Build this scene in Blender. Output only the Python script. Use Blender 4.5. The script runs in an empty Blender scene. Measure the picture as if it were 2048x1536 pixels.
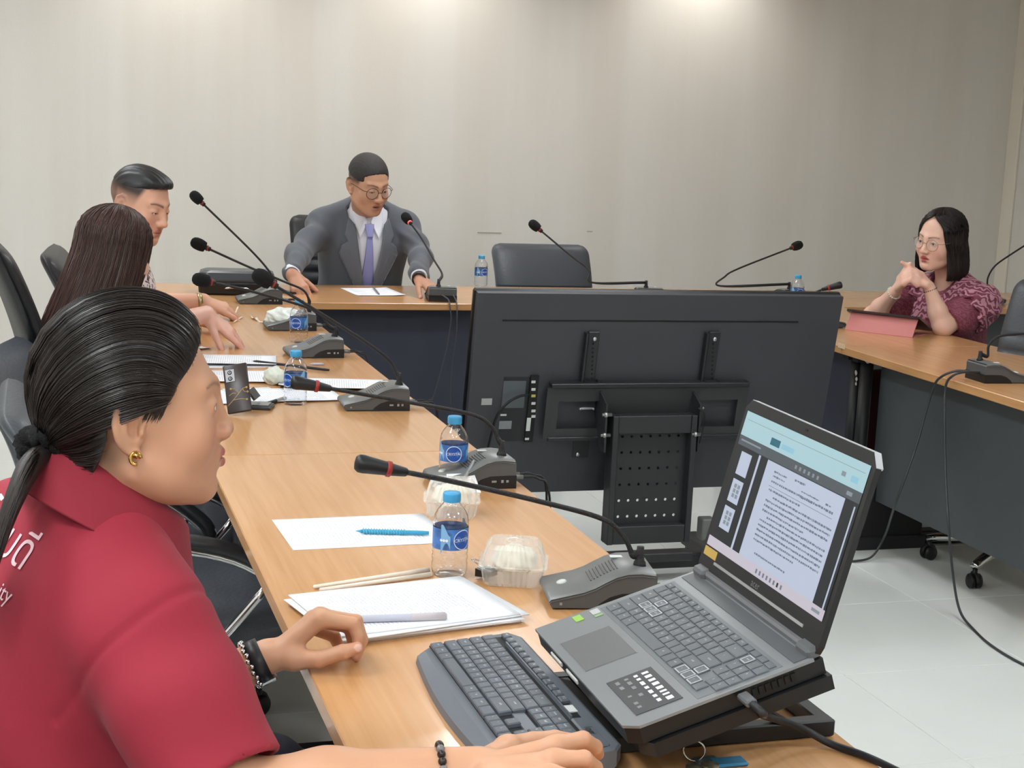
import bpy, bmesh, math, random
import numpy as np
from mathutils import Vector, Matrix

random.seed(7)
np.random.seed(7)
PI = math.pi
SC = bpy.context.scene
COL = SC.collection

# ------------------------------------------------------------------ camera
FPX, CAMZ = 3100.0, 1.51
YAW, PITCH, ROLL = .30167788, .1678564, -.04446769


def _cam_axes():
    f = np.array([math.sin(YAW) * math.cos(PITCH), math.cos(YAW) * math.cos(PITCH), -math.sin(PITCH)])
    r = np.array([math.cos(YAW), -math.sin(YAW), 0])
    d = np.cross(f, r)
    c, s = math.cos(ROLL), math.sin(ROLL)
    return np.array([c * r + s * d, -s * r + c * d, f])


CM = _cam_axes()
cam_data = bpy.data.cameras.new('camera')
cam_data.sensor_width = 36.0
cam_data.lens = FPX / 2048.0 * 36.0
cam_data.clip_start = .05
cam = bpy.data.objects.new('camera', cam_data)
COL.objects.link(cam)
_r, _u, _b = CM[0], -CM[1], -CM[2]
cam.matrix_world = Matrix(((_r[0], _u[0], _b[0], 0), (_r[1], _u[1], _b[1], 0), (_r[2], _u[2], _b[2], CAMZ), (0, 0, 0, 1)))
SC.camera = cam

# ------------------------------------------------------------------ world, exposure
world = bpy.data.worlds.new('world')
SC.world = world
world.use_nodes = True
world.node_tree.nodes['Background'].inputs[0].default_value = (.9, .95, 1, 1)
world.node_tree.nodes['Background'].inputs[1].default_value = .25
SC.view_settings.view_transform = 'Standard'
SC.view_settings.look = 'None'
SC.view_settings.exposure = 0.50
SC.view_settings.gamma = 1.0
SC.view_settings.use_curve_mapping = False
PANEL_W = 18.5        # emission of the ceiling panels
DOWN_W = 26.0        # watts of each recessed downlight


# ------------------------------------------------------------------ layout helpers (photo pixel -> point at a known height or depth)
def _ray(u, v):
    return CM.T @ np.array([(u - 1024) / FPX, (v - 768) / FPX, 1.0])


def PZ(u, v, z=.75):
    d = _ray(u, v)
    return Vector(np.array([0, 0, CAMZ]) + d * ((z - CAMZ) / d[2]))


def PY(u, v, y):
    d = _ray(u, v)
    return Vector(np.array([0, 0, CAMZ]) + d * (y / d[1]))


def PX(u, v, x):
    d = _ray(u, v)
    return Vector(np.array([0, 0, CAMZ]) + d * (x / d[0]))


# ------------------------------------------------------------------ materials
MATS = {}


def srgb(r, g, b):
    def f(c):
        c /= 255.0
        return c / 12.92 if c <= .04045 else ((c + .055) / 1.055) ** 2.4
    return (f(r), f(g), f(b), 1.0)


def mat(name, rgb=(128, 128, 128), rough=.5, metal=0.0, spec=.5, bump=None, vary=None, attr=None, trans=0.0, ior=1.45,
        emit=None, coat=0.0, sheen=0.0, sss=0.0, alpha=1.0, aniso=0.0):
    """bump=(scale, strength[, stretch xyz]); vary=(scale, amount[, stretch xyz]) mottles the colour."""
    if name in MATS:
        return MATS[name]
    m = bpy.data.materials.new(name)
    m.use_nodes = True
    nt = m.node_tree
    b = nt.nodes['Principled BSDF']
    c = srgb(*rgb)
    b.inputs['Base Color'].default_value = c
    b.inputs['Roughness'].default_value = rough
    b.inputs['Metallic'].default_value = metal
    b.inputs['Specular IOR Level'].default_value = spec
    b.inputs['IOR'].default_value = ior
    b.inputs['Transmission Weight'].default_value = trans
    b.inputs['Coat Weight'].default_value = coat
    b.inputs['Coat Roughness'].default_value = .12
    b.inputs['Sheen Weight'].default_value = sheen
    b.inputs['Alpha'].default_value = alpha
    b.inputs['Anisotropic'].default_value = aniso
    if sss:
        b.inputs['Subsurface Weight'].default_value = sss
        b.inputs['Subsurface Radius'].default_value = (.010, .004, .002)
        b.inputs['Subsurface Scale'].default_value = .6
    if emit:
        b.inputs['Emission Color'].default_value = srgb(*emit[0])
        b.inputs['Emission Strength'].default_value = emit[1]
    col_out = None
    if attr:
        a = nt.nodes.new('ShaderNodeAttribute')
        a.attribute_name = attr
        col_out = a.outputs['Color']
        nt.links.new(col_out, b.inputs['Base Color'])
    tc = nt.nodes.new('ShaderNodeTexCoord')

    def noise(scale, stretch, detail=4):
        mp = nt.nodes.new('ShaderNodeMapping')
        mp.inputs['Scale'].default_value = stretch or (1, 1, 1)
        nt.links.new(tc.outputs['Object'], mp.inputs['Vector'])
        n = nt.nodes.new('ShaderNodeTexNoise')
        n.inputs['Scale'].default_value = scale
        n.inputs['Detail'].default_value = detail
        nt.links.new(mp.outputs['Vector'], n.inputs['Vector'])
        return n.outputs['Fac']
    if vary:
        n = noise(vary[0], vary[2] if len(vary) > 2 else None)
        hs = nt.nodes.new('ShaderNodeHueSaturation')
        mr = nt.nodes.new('ShaderNodeMapRange')
        mr.inputs['From Min'].default_value = .3
        mr.inputs['From Max'].default_value = .7
        mr.inputs['To Min'].default_value = 1 - vary[1]
        mr.inputs['To Max'].default_value = 1 + vary[1]
        nt.links.new(n, mr.inputs['Value'])
        nt.links.new(mr.outputs['Result'], hs.inputs['Value'])
        if col_out:
            nt.links.new(col_out, hs.inputs['Color'])
        else:
            hs.inputs['Color'].default_value = c
        nt.links.new(hs.outputs['Color'], b.inputs['Base Color'])
    if bump:
        n = noise(bump[0], bump[2] if len(bump) > 2 else None, 3)
        bp = nt.nodes.new('ShaderNodeBump')
        bp.inputs['Strength'].default_value = bump[1]
        bp.inputs['Distance'].default_value = .01
        nt.links.new(n, bp.inputs['Height'])
        nt.links.new(bp.outputs['Normal'], b.inputs['Normal'])
    MATS[name] = m
    return m


# ------------------------------------------------------------------ mesh builder
class MB:
    def __init__(self):
        self.v, self.f, self.m, self.s = [], [], [], []

    def add(self, verts, faces, mi=0, smooth=False, M=None):
        o = len(self.v)
        if M is not None:
            verts = [M @ Vector(p) for p in verts]
        self.v += [tuple(p) for p in verts]
        self.f += [tuple(i + o for i in f) for f in faces]
        self.m += [mi] * len(faces)
        self.s += [smooth] * len(faces)
        return self

    def box(self, c, s, mi=0, M=None, ch=0.0, seg=1):
        """box centred at c, size s, edges chamfered by ch"""
        hx, hy, hz = s[0] / 2, s[1] / 2, s[2] / 2
        T = Matrix.Translation(Vector(c))
        T = (M @ T) if M is not None else T
        if ch <= 0:
            vs = [(x, y, z) for x in (-hx, hx) for y in (-hy, hy) for z in (-hz, hz)]
            fs = [(0, 1, 3, 2), (4, 6, 7, 5), (0, 4, 5, 1), (2, 3, 7, 6), (0, 2, 6, 4), (1, 5, 7, 3)]
            return self.add(vs, fs, mi, False, T)
        bm = bmesh.new()
        bmesh.ops.create_cube(bm, size=1)
        for v in bm.verts:
            v.co = (v.co.x * s[0], v.co.y * s[1], v.co.z * s[2])
        bmesh.ops.bevel(bm, geom=bm.edges[:], offset=min(ch, .49 * min(s)), segments=seg, affect='EDGES', profile=.5)
        self.bm(bm, mi, seg > 1, T)
        bm.free()
        return self

    def bm(self, bm, mi=0, smooth=False, M=None):
        bm.verts.ensure_lookup_table()
        bm.verts.index_update()
        return self.add([v.co.copy() for v in bm.verts], [tuple(v.index for v in f.verts) for f in bm.faces], mi, smooth, M)

    def tube(self, path, r, n=8, mi=0, caps=True, smooth=True, flat=1.0, up=None):
        """sweep a circle (or ellipse, flat<1 squeezes the 2nd axis) along the path; r number or list"""
        P = [Vector(p) for p in path]
        k = len(P)
        R = list(r) if hasattr(r, '__len__') else [r] * k
        T = []
        for i in range(k):
            d = (P[min(i + 1, k - 1)] - P[max(i - 1, 0)])
            T.append(d.normalized() if d.length > 1e-9 else Vector((0, 0, 1)))
        a = Vector(up) if up is not None else Vector((0, 0, 1))
        if abs(T[0].dot(a)) > .95:
            a = Vector((1, 0, 0)) if up is None else Vector((0, 1, 0))
        N = (a - T[0] * a.dot(T[0])).normalized()
        vs, fs = [], []
        for i in range(k):
            N = (N - T[i] * N.dot(T[i]))
            N = N.normalized() if N.length > 1e-6 else T[i].orthogonal().normalized()
            B = T[i].cross(N)
            for j in range(n):
                t = 2 * PI * j / n
                vs.append(P[i] + B * (math.cos(t) * R[i]) + N * (math.sin(t) * R[i] * flat))
        for i in range(k - 1):
            for j in range(n):
                fs.append((i * n + j, i * n + (j + 1) % n, (i + 1) * n + (j + 1) % n, (i + 1) * n + j))
        if caps:
            fs.append(tuple(range(n - 1, -1, -1)))
            fs.append(tuple((k - 1) * n + j for j in range(n)))
        return self.add(vs, fs, mi, smooth)

    def lathe(self, prof, n=20, mi=0, M=None, smooth=True, caps=True):
        vs, fs = [], []
        for r, z in prof:
            for j in range(n):
                t = 2 * PI * j / n
                vs.append((r * math.cos(t), r * math.sin(t), z))
        k = len(prof)
        for i in range(k - 1):
            for j in range(n):
                fs.append((i * n + j, i * n + (j + 1) % n, (i + 1) * n + (j + 1) % n, (i + 1) * n + j))
        if caps:
            fs.append(tuple(range(n - 1, -1, -1)))
            fs.append(tuple((k - 1) * n + j for j in range(n)))
        return self.add(vs, fs, mi, smooth, M)

    def prism(self, poly, t0, t1, axis='z', mi=0, M=None, smooth=False):
        """extrude a 2-D polygon; axis z: (x,y), y: (x,z), x: (y,z)"""
        n = len(poly)

        def p3(p, t):
            return {'z': (p[0], p[1], t), 'y': (p[0], t, p[1]), 'x': (t, p[0], p[1])}[axis]
        vs = [p3(p, t0) for p in poly] + [p3(p, t1) for p in poly]
        fs = [tuple(range(n - 1, -1, -1)), tuple(range(n, 2 * n))]
        fs += [(i, (i + 1) % n, n + (i + 1) % n, n + i) for i in range(n)]
        return self.add(vs, fs, mi, smooth, M)

    def build(self, name, mats, parent=None, M=None, fix=True):
        me = bpy.data.meshes.new(name)
        me.from_pydata(self.v, [], self.f)
        if not isinstance(mats, (list, tuple)):
            mats = [mats]
        for m in mats:
            me.materials.append(m)
        me.polygons.foreach_set('material_index', self.m)
        me.polygons.foreach_set('use_smooth', self.s)
        if fix:
            bm = bmesh.new()
            bm.from_mesh(me)
            bmesh.ops.recalc_face_normals(bm, faces=bm.faces[:])
            bm.to_mesh(me)
            bm.free()
        me.update()
        return link(name, me, parent, M)


def link(name, me, parent=None, M=None):
    o = bpy.data.objects.new(name, me)
    COL.objects.link(o)
    if parent is not None:
        o.parent = parent
    if M is not None:
        o.matrix_local = M
    return o


def tag(o, label=None, cat=None, group=None, kind=None):
    for k, v in (('label', label), ('category', cat), ('group', group), ('kind', kind)):
        if v:
            o[k] = v
    return o


def thing(name, loc=(0, 0, 0), rz=0.0, label=None, cat=None, group=None, M=None):
    o = bpy.data.objects.new(name, None)
    o.empty_display_size = .05
    COL.objects.link(o)
    o.matrix_world = M if M is not None else Matrix.Translation(Vector(loc)) @ Matrix.Rotation(rz, 4, 'Z')
    return tag(o, label, cat, group)


def copy_tree(o, parent=None):
    c = o.copy()
    COL.objects.link(c)
    if parent is not None:
        c.parent = parent
    for ch in list(o.children):
        copy_tree(ch, c)
    return c


def frame(o, x, y, z=None):
    """4x4 matrix from origin and (roughly) x and y axes"""
    x = Vector(x).normalized()
    y = Vector(y)
    y = (y - x * y.dot(x)).normalized()
    z = x.cross(y)
    return Matrix(((x.x, y.x, z.x, o[0]), (x.y, y.y, z.y, o[1]), (x.z, y.z, z.z, o[2]), (0, 0, 0, 1)))


def bez(p0, p1, p2, p3, n=12):
    out = []
    for i in range(n + 1):
        t = i / n
        a = (1 - t)
        out.append(Vector(p0) * a ** 3 + Vector(p1) * 3 * a * a * t + Vector(p2) * 3 * a * t * t + Vector(p3) * t ** 3)
    return out


def spline(pts, per=6):
    """Catmull-Rom through the points"""
    P = [Vector(p) for p in pts]
    P = [P[0] * 2 - P[1]] + P + [P[-1] * 2 - P[-2]]
    out = []
    for i in range(1, len(P) - 2):
        for j in range(per):
            t = j / per
            a, b, c, d = P[i - 1], P[i], P[i + 1], P[i + 2]
            out.append(.5 * ((2 * b) + (c - a) * t + (2 * a - 5 * b + 4 * c - d) * t * t + (3 * b - a - 3 * c + d) * t ** 3))
    out.append(P[-2])
    return out


_FONT_CACHE = {}


def text_mesh(txt, size=.01, depth=0.0):
    """verts, faces of a text (centred) in the xy plane"""
    key = (txt, size, depth)
    if key in _FONT_CACHE:
        return _FONT_CACHE[key]
    cu = bpy.data.curves.new('t', 'FONT')
    cu.body = txt
    cu.size = size
    cu.align_x = 'CENTER'
    cu.align_y = 'CENTER'
    cu.extrude = depth
    cu.resolution_u = 2
    ob = bpy.data.objects.new('t', cu)
    COL.objects.link(ob)
    dg = bpy.context.evaluated_depsgraph_get()
    me = ob.evaluated_get(dg).to_mesh()
    vs = [v.co.copy() for v in me.vertices]
    fs = [tuple(p.vertices) for p in me.polygons]
    ob.evaluated_get(dg).to_mesh_clear()
    bpy.data.objects.remove(ob)
    bpy.data.curves.remove(cu)
    _FONT_CACHE[key] = (vs, fs)
    return vs, fs


def _warm():
    text_mesh('อธิการบดี', .056); text_mesh('University', .026)
    for t_ in ['CRYSTAL', 'logi', 'acer']:
        text_mesh(t_, {'CRYSTAL': .0078, 'logi': .016, 'acer': .014}[t_])


_warm()


# ------------------------------------------------------------------ signed distance modelling (bodies, clothes, hair)
def v3(p):
    return np.array(tuple(p), dtype=np.float32)


def s_cap(P, a, b, r1, r2=None):
    a, b = v3(a), v3(b)
    r2 = r1 if r2 is None else r2
    ba = b - a
    pa = P - a
    h = np.clip(pa @ ba / max(float(ba @ ba), 1e-12), 0, 1)
    d = pa - h[:, None] * ba
    return np.sqrt(np.einsum('ij,ij->i', d, d)) - (r1 + (r2 - r1) * h)


def s_ell(P, c, r, R=None):
    q = P - v3(c)
    if R is not None:
        q = q @ np.asarray(R, dtype=np.float32)      # columns of R are the local axes
    r = v3(r)
    k0 = np.sqrt((((q / r) ** 2).sum(1))) + 1e-9
    k1 = np.sqrt((((q / (r * r)) ** 2).sum(1))) + 1e-9
    return k0 * (k0 - 1) / k1


def s_box(P, c, h, r=0.0, R=None):
    q = P - v3(c)
    if R is not None:
        q = q @ np.asarray(R, dtype=np.float32)
    q = np.abs(q) - (v3(h) - r)
    return np.sqrt((np.maximum(q, 0) ** 2).sum(1)) + np.minimum(q.max(1), 0) - r


def smin(a, b, k):
    h = np.maximum(k - np.abs(a - b), 0) / k
    return np.minimum(a, b) - h * h * k * .25


def smax(a, b, k):
    return -smin(-a, -b, k)


def s_chain(P, pts, rs, k=0.0):
    d = None
    for i in range(len(pts) - 1):
        e = s_cap(P, pts[i], pts[i + 1], rs[i], rs[i + 1])
        d = e if d is None else (np.minimum(d, e) if k == 0 else smin(d, e, k))
    return d


def mesh_sdf(f, lo, hi, h, B=8):
    """sparse surface nets: verts (N,3), quads (M,4)"""
    lo = v3(lo)
    nb = np.ceil((v3(hi) - lo) / (h * B)).astype(int) + 1
    bi = np.stack(np.meshgrid(*[np.arange(n) for n in nb], indexing='ij'), -1).reshape(-1, 3)
    cc = lo + (bi * B + (B - 1) / 2).astype(np.float32) * h
    dv = f(cc.astype(np.float32))
    act = np.abs(dv) < B * h * 1.35
    n = nb * B
    G = np.where(dv > 0, 1.0, -1.0).astype(np.float32).reshape(nb)
    G = np.repeat(np.repeat(np.repeat(G, B, 0), B, 1), B, 2)
    ab = bi[act]
    off = np.stack(np.meshgrid(*[np.arange(B)] * 3, indexing='ij'), -1).reshape(-1, 3)
    CH = 700
    for s in range(0, len(ab), CH):
        gi = (ab[s:s + CH, None, :] * B + off[None]).reshape(-1, 3)
        val = f((lo + gi.astype(np.float32) * h).astype(np.float32))
        G[gi[:, 0], gi[:, 1], gi[:, 2]] = val
    S = G < 0
    cnt = np.zeros(n - 1, np.int8)
    for dx in (0, 1):
        for dy in (0, 1):
            for dz in (0, 1):
                cnt += S[dx:n[0] - 1 + dx, dy:n[1] - 1 + dy, dz:n[2] - 1 + dz]
    mix = (cnt > 0) & (cnt < 8)
    ci = np.argwhere(mix)
    if len(ci) == 0:
        return np.zeros((0, 3)), np.zeros((0, 4), int)
    idx = np.full(n - 1, -1, np.int32)
    idx[mix] = np.arange(len(ci))
    cor = np.array([(i, j, k) for i in (0, 1) for j in (0, 1) for k in (0, 1)])
    V = np.stack([G[ci[:, 0] + c[0], ci[:, 1] + c[1], ci[:, 2] + c[2]] for c in cor], 1)
    acc = np.zeros((len(ci), 3), np.float32)
    num = np.zeros(len(ci), np.float32)
    for a in range(8):
        for b in range(a + 1, 8):
            if np.abs(cor[a] - cor[b]).sum() != 1:
                continue
            va, vb = V[:, a], V[:, b]
            x = (va < 0) != (vb < 0)
            t = np.where(x, va / np.where(x, va - vb, 1), 0)
            p = cor[a] + t[:, None] * (cor[b] - cor[a])
            acc += np.where(x[:, None], p, 0)
            num += x
    verts = lo + (ci + acc / num[:, None]) * h
    quads = []
    for ax in range(3):
        o = [(1, 2), (2, 0), (0, 1)][ax]
        sl0 = [slice(0, n[0] - 1), slice(0, n[1] - 1), slice(0, n[2] - 1)]
        sl1 = list(sl0)
        sl1[ax] = slice(1, n[ax])
        s0, s1 = S[tuple(sl0)], S[tuple(sl1)]
        e = np.argwhere(s0 != s1)
        e = e[(e[:, o[0]] > 0) & (e[:, o[1]] > 0)]
        fl = s0[e[:, 0], e[:, 1], e[:, 2]]
        u = np.zeros(3, int)
        u[o[0]] = 1
        w = np.zeros(3, int)
        w[o[1]] = 1
        q = [idx[tuple((e - k).T)] for k in (0 * u, u, u + w, w)]
        Q = np.stack(q, 1)
        Q[~fl] = Q[~fl][:, ::-1]
        quads.append(Q)
    Q = np.concatenate(quads)
    Q = Q[(Q >= 0).all(1)]
    return verts, Q


def sdf_object(name, f, lo, hi, h, material, parent=None, color=None, grad_steps=0):
    v, q = mesh_sdf(f, lo, hi, h)
    me = bpy.data.meshes.new(name)
    me.vertices.add(len(v))
    me.vertices.foreach_set('co', np.asarray(v, np.float32).ravel())
    me.loops.add(len(q) * 4)
    me.loops.foreach_set('vertex_index', q.astype(np.int32).ravel())
    me.polygons.add(len(q))
    me.polygons.foreach_set('loop_start', np.arange(0, len(q) * 4, 4, dtype=np.int32))
    me.polygons.foreach_set('use_smooth', np.ones(len(q), bool))
    me.update(calc_edges=True)
    me.validate()
    for m in (material if isinstance(material, (list, tuple)) else [material]):
        me.materials.append(m)
    if color is not None:
        c = color(np.asarray(v, np.float32))
        at = me.color_attributes.new('Col', 'FLOAT_COLOR', 'POINT')
        at.data.foreach_set('color', np.concatenate([c, np.ones((len(c), 1))], 1).astype(np.float32).ravel())
    return link(name, me, parent)


def lin(rgb):
    return np.array(srgb(*rgb)[:3], np.float32)


def vnoise(P, scale, seed=0):
    """cheap smooth pseudo-noise in [-1,1] from summed sines"""
    rs = np.random.RandomState(seed)
    o = np.zeros(len(P), np.float32)
    for k in range(5):
        d = rs.normal(size=3)
        d /= np.linalg.norm(d)
        o += np.sin(P @ d.astype(np.float32) * scale * (1 + .5 * k) + rs.uniform(0, 6.3)) / (1 + .4 * k)
    return o / 2.6


# ------------------------------------------------------------------ head
EAR = [(.001, .011, .003), (.003, .013, .016), (.006, .006, .028), (.010, -.007, .030), (.014, -.017, .021),
       (.014, -.019, .006), (.010, -.015, -.010), (.005, -.007, -.022), (.003, .003, -.029)]


def head_sdf(P, q):
    """head in its own frame: faces +y, z up, origin between the ears at eye level; q = feature dictionary"""
    g = q.get
    A = P.copy()
    A[:, 0] = np.abs(A[:, 0])
    jw, fat = g('jaw', 1.0), g('fat', 0.0)
    bk = g('back', 0.0)
    tp = g('top', 0.0)
    d = s_ell(P, (0, -.013 + bk * .5, .034 - tp * .4), (.0765, .0955 - bk * .5, .083 - tp * .6))
    d = smin(d, s_ell(P, (0, .022, -.018), (.0655 + fat, .0685, .078)), .025)
    d = smin(d, s_ell(P, (0, .030, -.068), (.052 * jw + fat, .052, .042)), .03)
    d = smin(d, s_cap(A, (.050 * jw + fat, -.006, -.058), (.016, .068, -.096), .015, .015), .028)
    d = smin(d, s_ell(P, (0, .076, -.097), (.017 * jw, .014, .014 + g('chin', 0))), .018)
    d = smin(d, s_ell(A, (.041 + fat * .6, .056, -.030), (.023, .023, .026)), .022)
    d = smin(d, s_cap(A, (.004, .0845, .024), (.040, .066, .026), .0085 + g('brow', 0)), .016)
    # eyes
    ex, ey, ez = .0315, .0745, .003
    d = smax(d, -s_ell(A, (ex, .1, ez - .001), (.019, .017, .0125)), .012)
    d = smin(d, s_ell(A, (ex, ey, ez), (.0150, .0142, .0138)), .005)
    op = g('eye', .0038)
    d = smax(d, -s_ell(A, (ex, ey + .016, ez - .0012 - g('lid', 0)), (.0125, .014, op)), .0015)
    # nose
    nl = g('nose', 1.0)
    d = smin(d, s_cap(P, (0, .085, .014), (0, .098 + .009 * nl, -.026), .0070, .0088), .016)
    d = smin(d, s_ell(P, (0, .099 + .009 * nl, -.0305), (.0108, .0105, .0098)), .006)
    d = smin(d, s_ell(A, (.0125 * g('nw', 1.0), .0955 + .003 * nl, -.0335), (.0078, .0105, .0078)), .007)
    d = smax(d, -s_ell(A, (.0066, .103 + .003 * nl, -.0425), (.0035, .0055, .0050)), .002)
    # mouth
    mo = g('mouth', 0.0)
    lf = g('lipf', 0.0)
    d = smin(d, s_ell(P, (0, .066 + lf * .6, -.062), (.031, .0265, .023)), .018)
    d = smin(d, s_cap(A, (.004, .0925 + lf, -.0565), (.0225, .0815, -.0625), .0052, .0028), .006)
    d = smin(d, s_cap(P, (0, .0905 + lf, -.0690 - mo), (0, .0905 + lf, -.0691 - mo), .0055), .010)
    d = smin(d, s_cap(A, (0, .0905 + lf, -.0690 - mo), (.0195, .0815, -.0650 - mo * .5), .0062, .0030), .006)
    d = smax(d, -s_ell(P, (0, .098 + lf, -.0630 - mo * .5), (.0215, .013 + mo, .0008 + mo * .62)), .003)
    d = smax(d, -s_ell(P, (0, .092, -.080 - mo), (.016, .006, .004)), .008)
    # ears
    ec = v3((.0705 + g('earx', 0), -.012, -.008))
    es = g('ear', 1.0)
    E = (A - ec) / es
    S = E.copy()
    S[:, 0] += .5 * S[:, 1] - .0022
    e = s_ell(S, (.001, -.003, .001), (.0050, .0175, .0285))
    e = smin(e, s_ell(E, (-.004, .001, -.002), (.009, .010, .020)), .006)
    e = smax(e, -s_ell(S, (.0085, .001, -.001), (.0085, .0100, .0140)), .003)
    e = smin(e, s_chain(E, EAR, [.0034, .0036, .0038, .0038, .0037, .0035, .0034, .0042, .0062]), .004)
    e = smin(e, s_chain(E, [(.007, -.003, .018), (.010, -.009, .008), (.009, -.009, -.006), (.006, -.003, -.014)], [.0024, .0028, .0028, .0026]), .004)
    e = smin(e, s_ell(E, (.004, .0085, -.005), (.004, .0035, .006)), .003)
    d = smin(d, e * es, .004)
    return d


def head_color(P, q, skin):
    g = q.get
    A = P.copy()
    A[:, 0] = np.abs(A[:, 0])
    c = np.tile(lin(skin), (len(P), 1))

    def mix(w, rgb):
        nonlocal c
        w = np.clip(w, 0, 1)[:, None]
        c = c * (1 - w) + lin(rgb) * w
    front = P[:, 1] > .03
    mo = g('mouth', 0.0)
    blush = np.exp(-((A[:, 0] - .042) ** 2 + (A[:, 2] + .032) ** 2) / (2 * .016 ** 2)) * front
    mix(blush * g('blush', .25), g('blushc', (205, 120, 100)))
    # lips
    lu = s_cap(A, (.003, .0945 + g('lipf', 0), -.0572), (.0225, .0825, -.0626), .0052, .0020)
    ll = s_cap(A, (0, .0920 + g('lipf', 0), -.0688 - mo), (.0195, .0820, -.0652 - mo * .5), .0060, .0022)
    ld = np.minimum(lu, ll)
    mix(np.clip((.0042 - ld) / .0025, 0, 1) * front, g('lip', (170, 95, 90)))
    if mo > .001:
        md = s_ell(P, (0, .098, -.0630 - mo * .5), (.0215, .013 + mo, .0008 + mo * .62))
        mix((md < .0010) * (P[:, 1] < .085) * 1.0, (70, 30, 28))
    mline = np.exp(-((P[:, 2] + .0630 + mo * .5 + A[:, 0] * .02) / .0012) ** 2) * (A[:, 0] < .022) * front * (mo < .001)
    mix(mline * .6, (95, 45, 45))
    # nostrils
    nd = s_ell(A, (.0066, .103, -.0425), (.0035, .0055, .0050))
    mix(np.clip((.001 - nd) / .001, 0, 1), (70, 35, 30))
    # eyebrows
    t = (A[:, 0] - .012) / .038
    by = g('browz', .0235) + .007 * np.sin(np.clip(t, 0, 1) * 2.2) - .003 * t
    wbr = np.exp(-((P[:, 2] - by) / (g('browt', .0030) * (1.15 - .55 * np.clip(t, 0, 1)))) ** 2) * (t > -.03) * (t < 1.02) * front
    mix(wbr * g('brows', .85), g('hairc', (28, 24, 24)))
    # lash line
    ex, ey, ez = .0315, .0745, .003
    op = g('eye', .0038)
    sd = s_ell(A, (ex, ey + .016, ez - .0012 - g('lid', 0)), (.0125, .014, op))
    up = P[:, 2] > ez - .0012 - g('lid', 0)
    mix(np.clip((.0022 - sd) / .0016, 0, 1) * np.where(up, .9, .35) * (np.abs(P[:, 2] - ez) < .012) * front, (35, 25, 24))
    if 'stubble' in q:
        # cropped hair on the sides, showing as a dark tint of the scalp; q['stubble'](P) -> weight
        mix(q['stubble'](P), g('hairc', (28, 24, 24)))
    return c


def eyes(parent, Mh, q, scale=1.0, look=(0, 0)):
    """the two eyeballs, parts of the person"""
    for sx in (-1, 1):
        mb = MB()
        n, k = 16, 12
        ax = Matrix.Rotation(-PI / 2 + look[1], 4, 'X')          # +z of the lathe -> +y
        prof_mi = []
        R = .0127 * scale
        rings = [(R * math.sin(a), R * math.cos(a), a) for a in [0.001, .10, .22, .36, .48, .7, 1.0, 1.4, 1.9, 2.4, 3.0]]
        vs, fs, ms = [], [], []
        for r, z, a in rings:
            for j in range(n):
                t = 2 * PI * j / n
                vs.append((r * math.cos(t), r * math.sin(t), z))
        for i in range(len(rings) - 1):
            for j in range(n):
                fs.append((i * n + j, i * n + (j + 1) % n, (i + 1) * n + (j + 1) % n, (i + 1) * n + j))
                ms.append(2 if i < 2 else (1 if i < 4 else 0))
        mb.v, mb.f, mb.m, mb.s = vs, fs, ms, [True] * len(fs)
        o = mb.build('eye', [mat('eye_white', (225, 218, 212), .25), mat('iris', (46, 28, 20), .2), mat('pupil', (8, 8, 8), .15)], parent, fix=False)
        c = Vector((.0315 * sx * scale, .0745 * scale, .003 * scale))
        o.matrix_local = Mh @ Matrix.Translation(c) @ Matrix.Rotation(look[0], 4, 'Z') @ ax


def to_local(P, Mh):
    """points into the frame of rigid (rotation+translation) matrix Mh"""
    R = np.array([[Mh[i][j] for j in range(3)] for i in range(3)], np.float32)
    t = np.array([Mh[i][3] for i in range(3)], np.float32)
    return (P - t) @ R


def head_matrix(c, az, pitch=0.0, roll=0.0):
    """az: compass direction of the face (0 = +y, 90 = +x), pitch > 0 looks down; degrees"""
    return (Matrix.Translation(Vector(c)) @ Matrix.Rotation(-math.radians(az), 4, 'Z') @ Matrix.Rotation(-math.radians(pitch), 4, 'X')
            @ Matrix.Rotation(math.radians(roll), 4, 'Y'))

# ------------------------------------------------------------------ the room
X0, X1, Y0, Y1, ZC = -1.5, 5.49, -1.5, 8.0, 2.75


def wall_material():
    m = bpy.data.materials.new('wallpaper')
    m.use_nodes = True
    nt = m.node_tree
    b = nt.nodes['Principled BSDF']
    b.inputs['Roughness'].default_value = .75
    tc = nt.nodes.new('ShaderNodeTexCoord')
    mp = nt.nodes.new('ShaderNodeMapping')
    mp.inputs['Scale'].default_value = (2.6, 2.6, .12)
    n = nt.nodes.new('ShaderNodeTexNoise')
    n.inputs['Scale'].default_value = 1.6
    n.inputs['Detail'].default_value = 5
    r = nt.nodes.new('ShaderNodeValToRGB')
    r.color_ramp.elements[0].position = .36
    r.color_ramp.elements[0].color = srgb(214, 209, 200)
    r.color_ramp.elements[1].position = .60
    r.color_ramp.elements[1].color = srgb(219, 216, 209)
    n2 = nt.nodes.new('ShaderNodeTexNoise')
    n2.inputs['Scale'].default_value = 160
    n2.inputs['Detail'].default_value = 4
    mp2 = nt.nodes.new('ShaderNodeMapping')
    mp2.inputs['Scale'].default_value = (1, 1, .5)
    bp = nt.nodes.new('ShaderNodeBump')
    bp.inputs['Strength'].default_value = .12
    bp.inputs['Distance'].default_value = .004
    L = nt.links.new
    L(tc.outputs['Object'], mp.inputs['Vector'])
    L(tc.outputs['Object'], mp2.inputs['Vector'])
    L(mp.outputs['Vector'], n.inputs['Vector'])
    L(mp2.outputs['Vector'], n2.inputs['Vector'])
    L(n.outputs['Fac'], r.inputs['Fac'])
    L(r.outputs['Color'], b.inputs['Base Color'])
    L(n2.outputs['Fac'], bp.inputs['Height'])
    L(bp.outputs['Normal'], b.inputs['Normal'])
    return m


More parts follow.
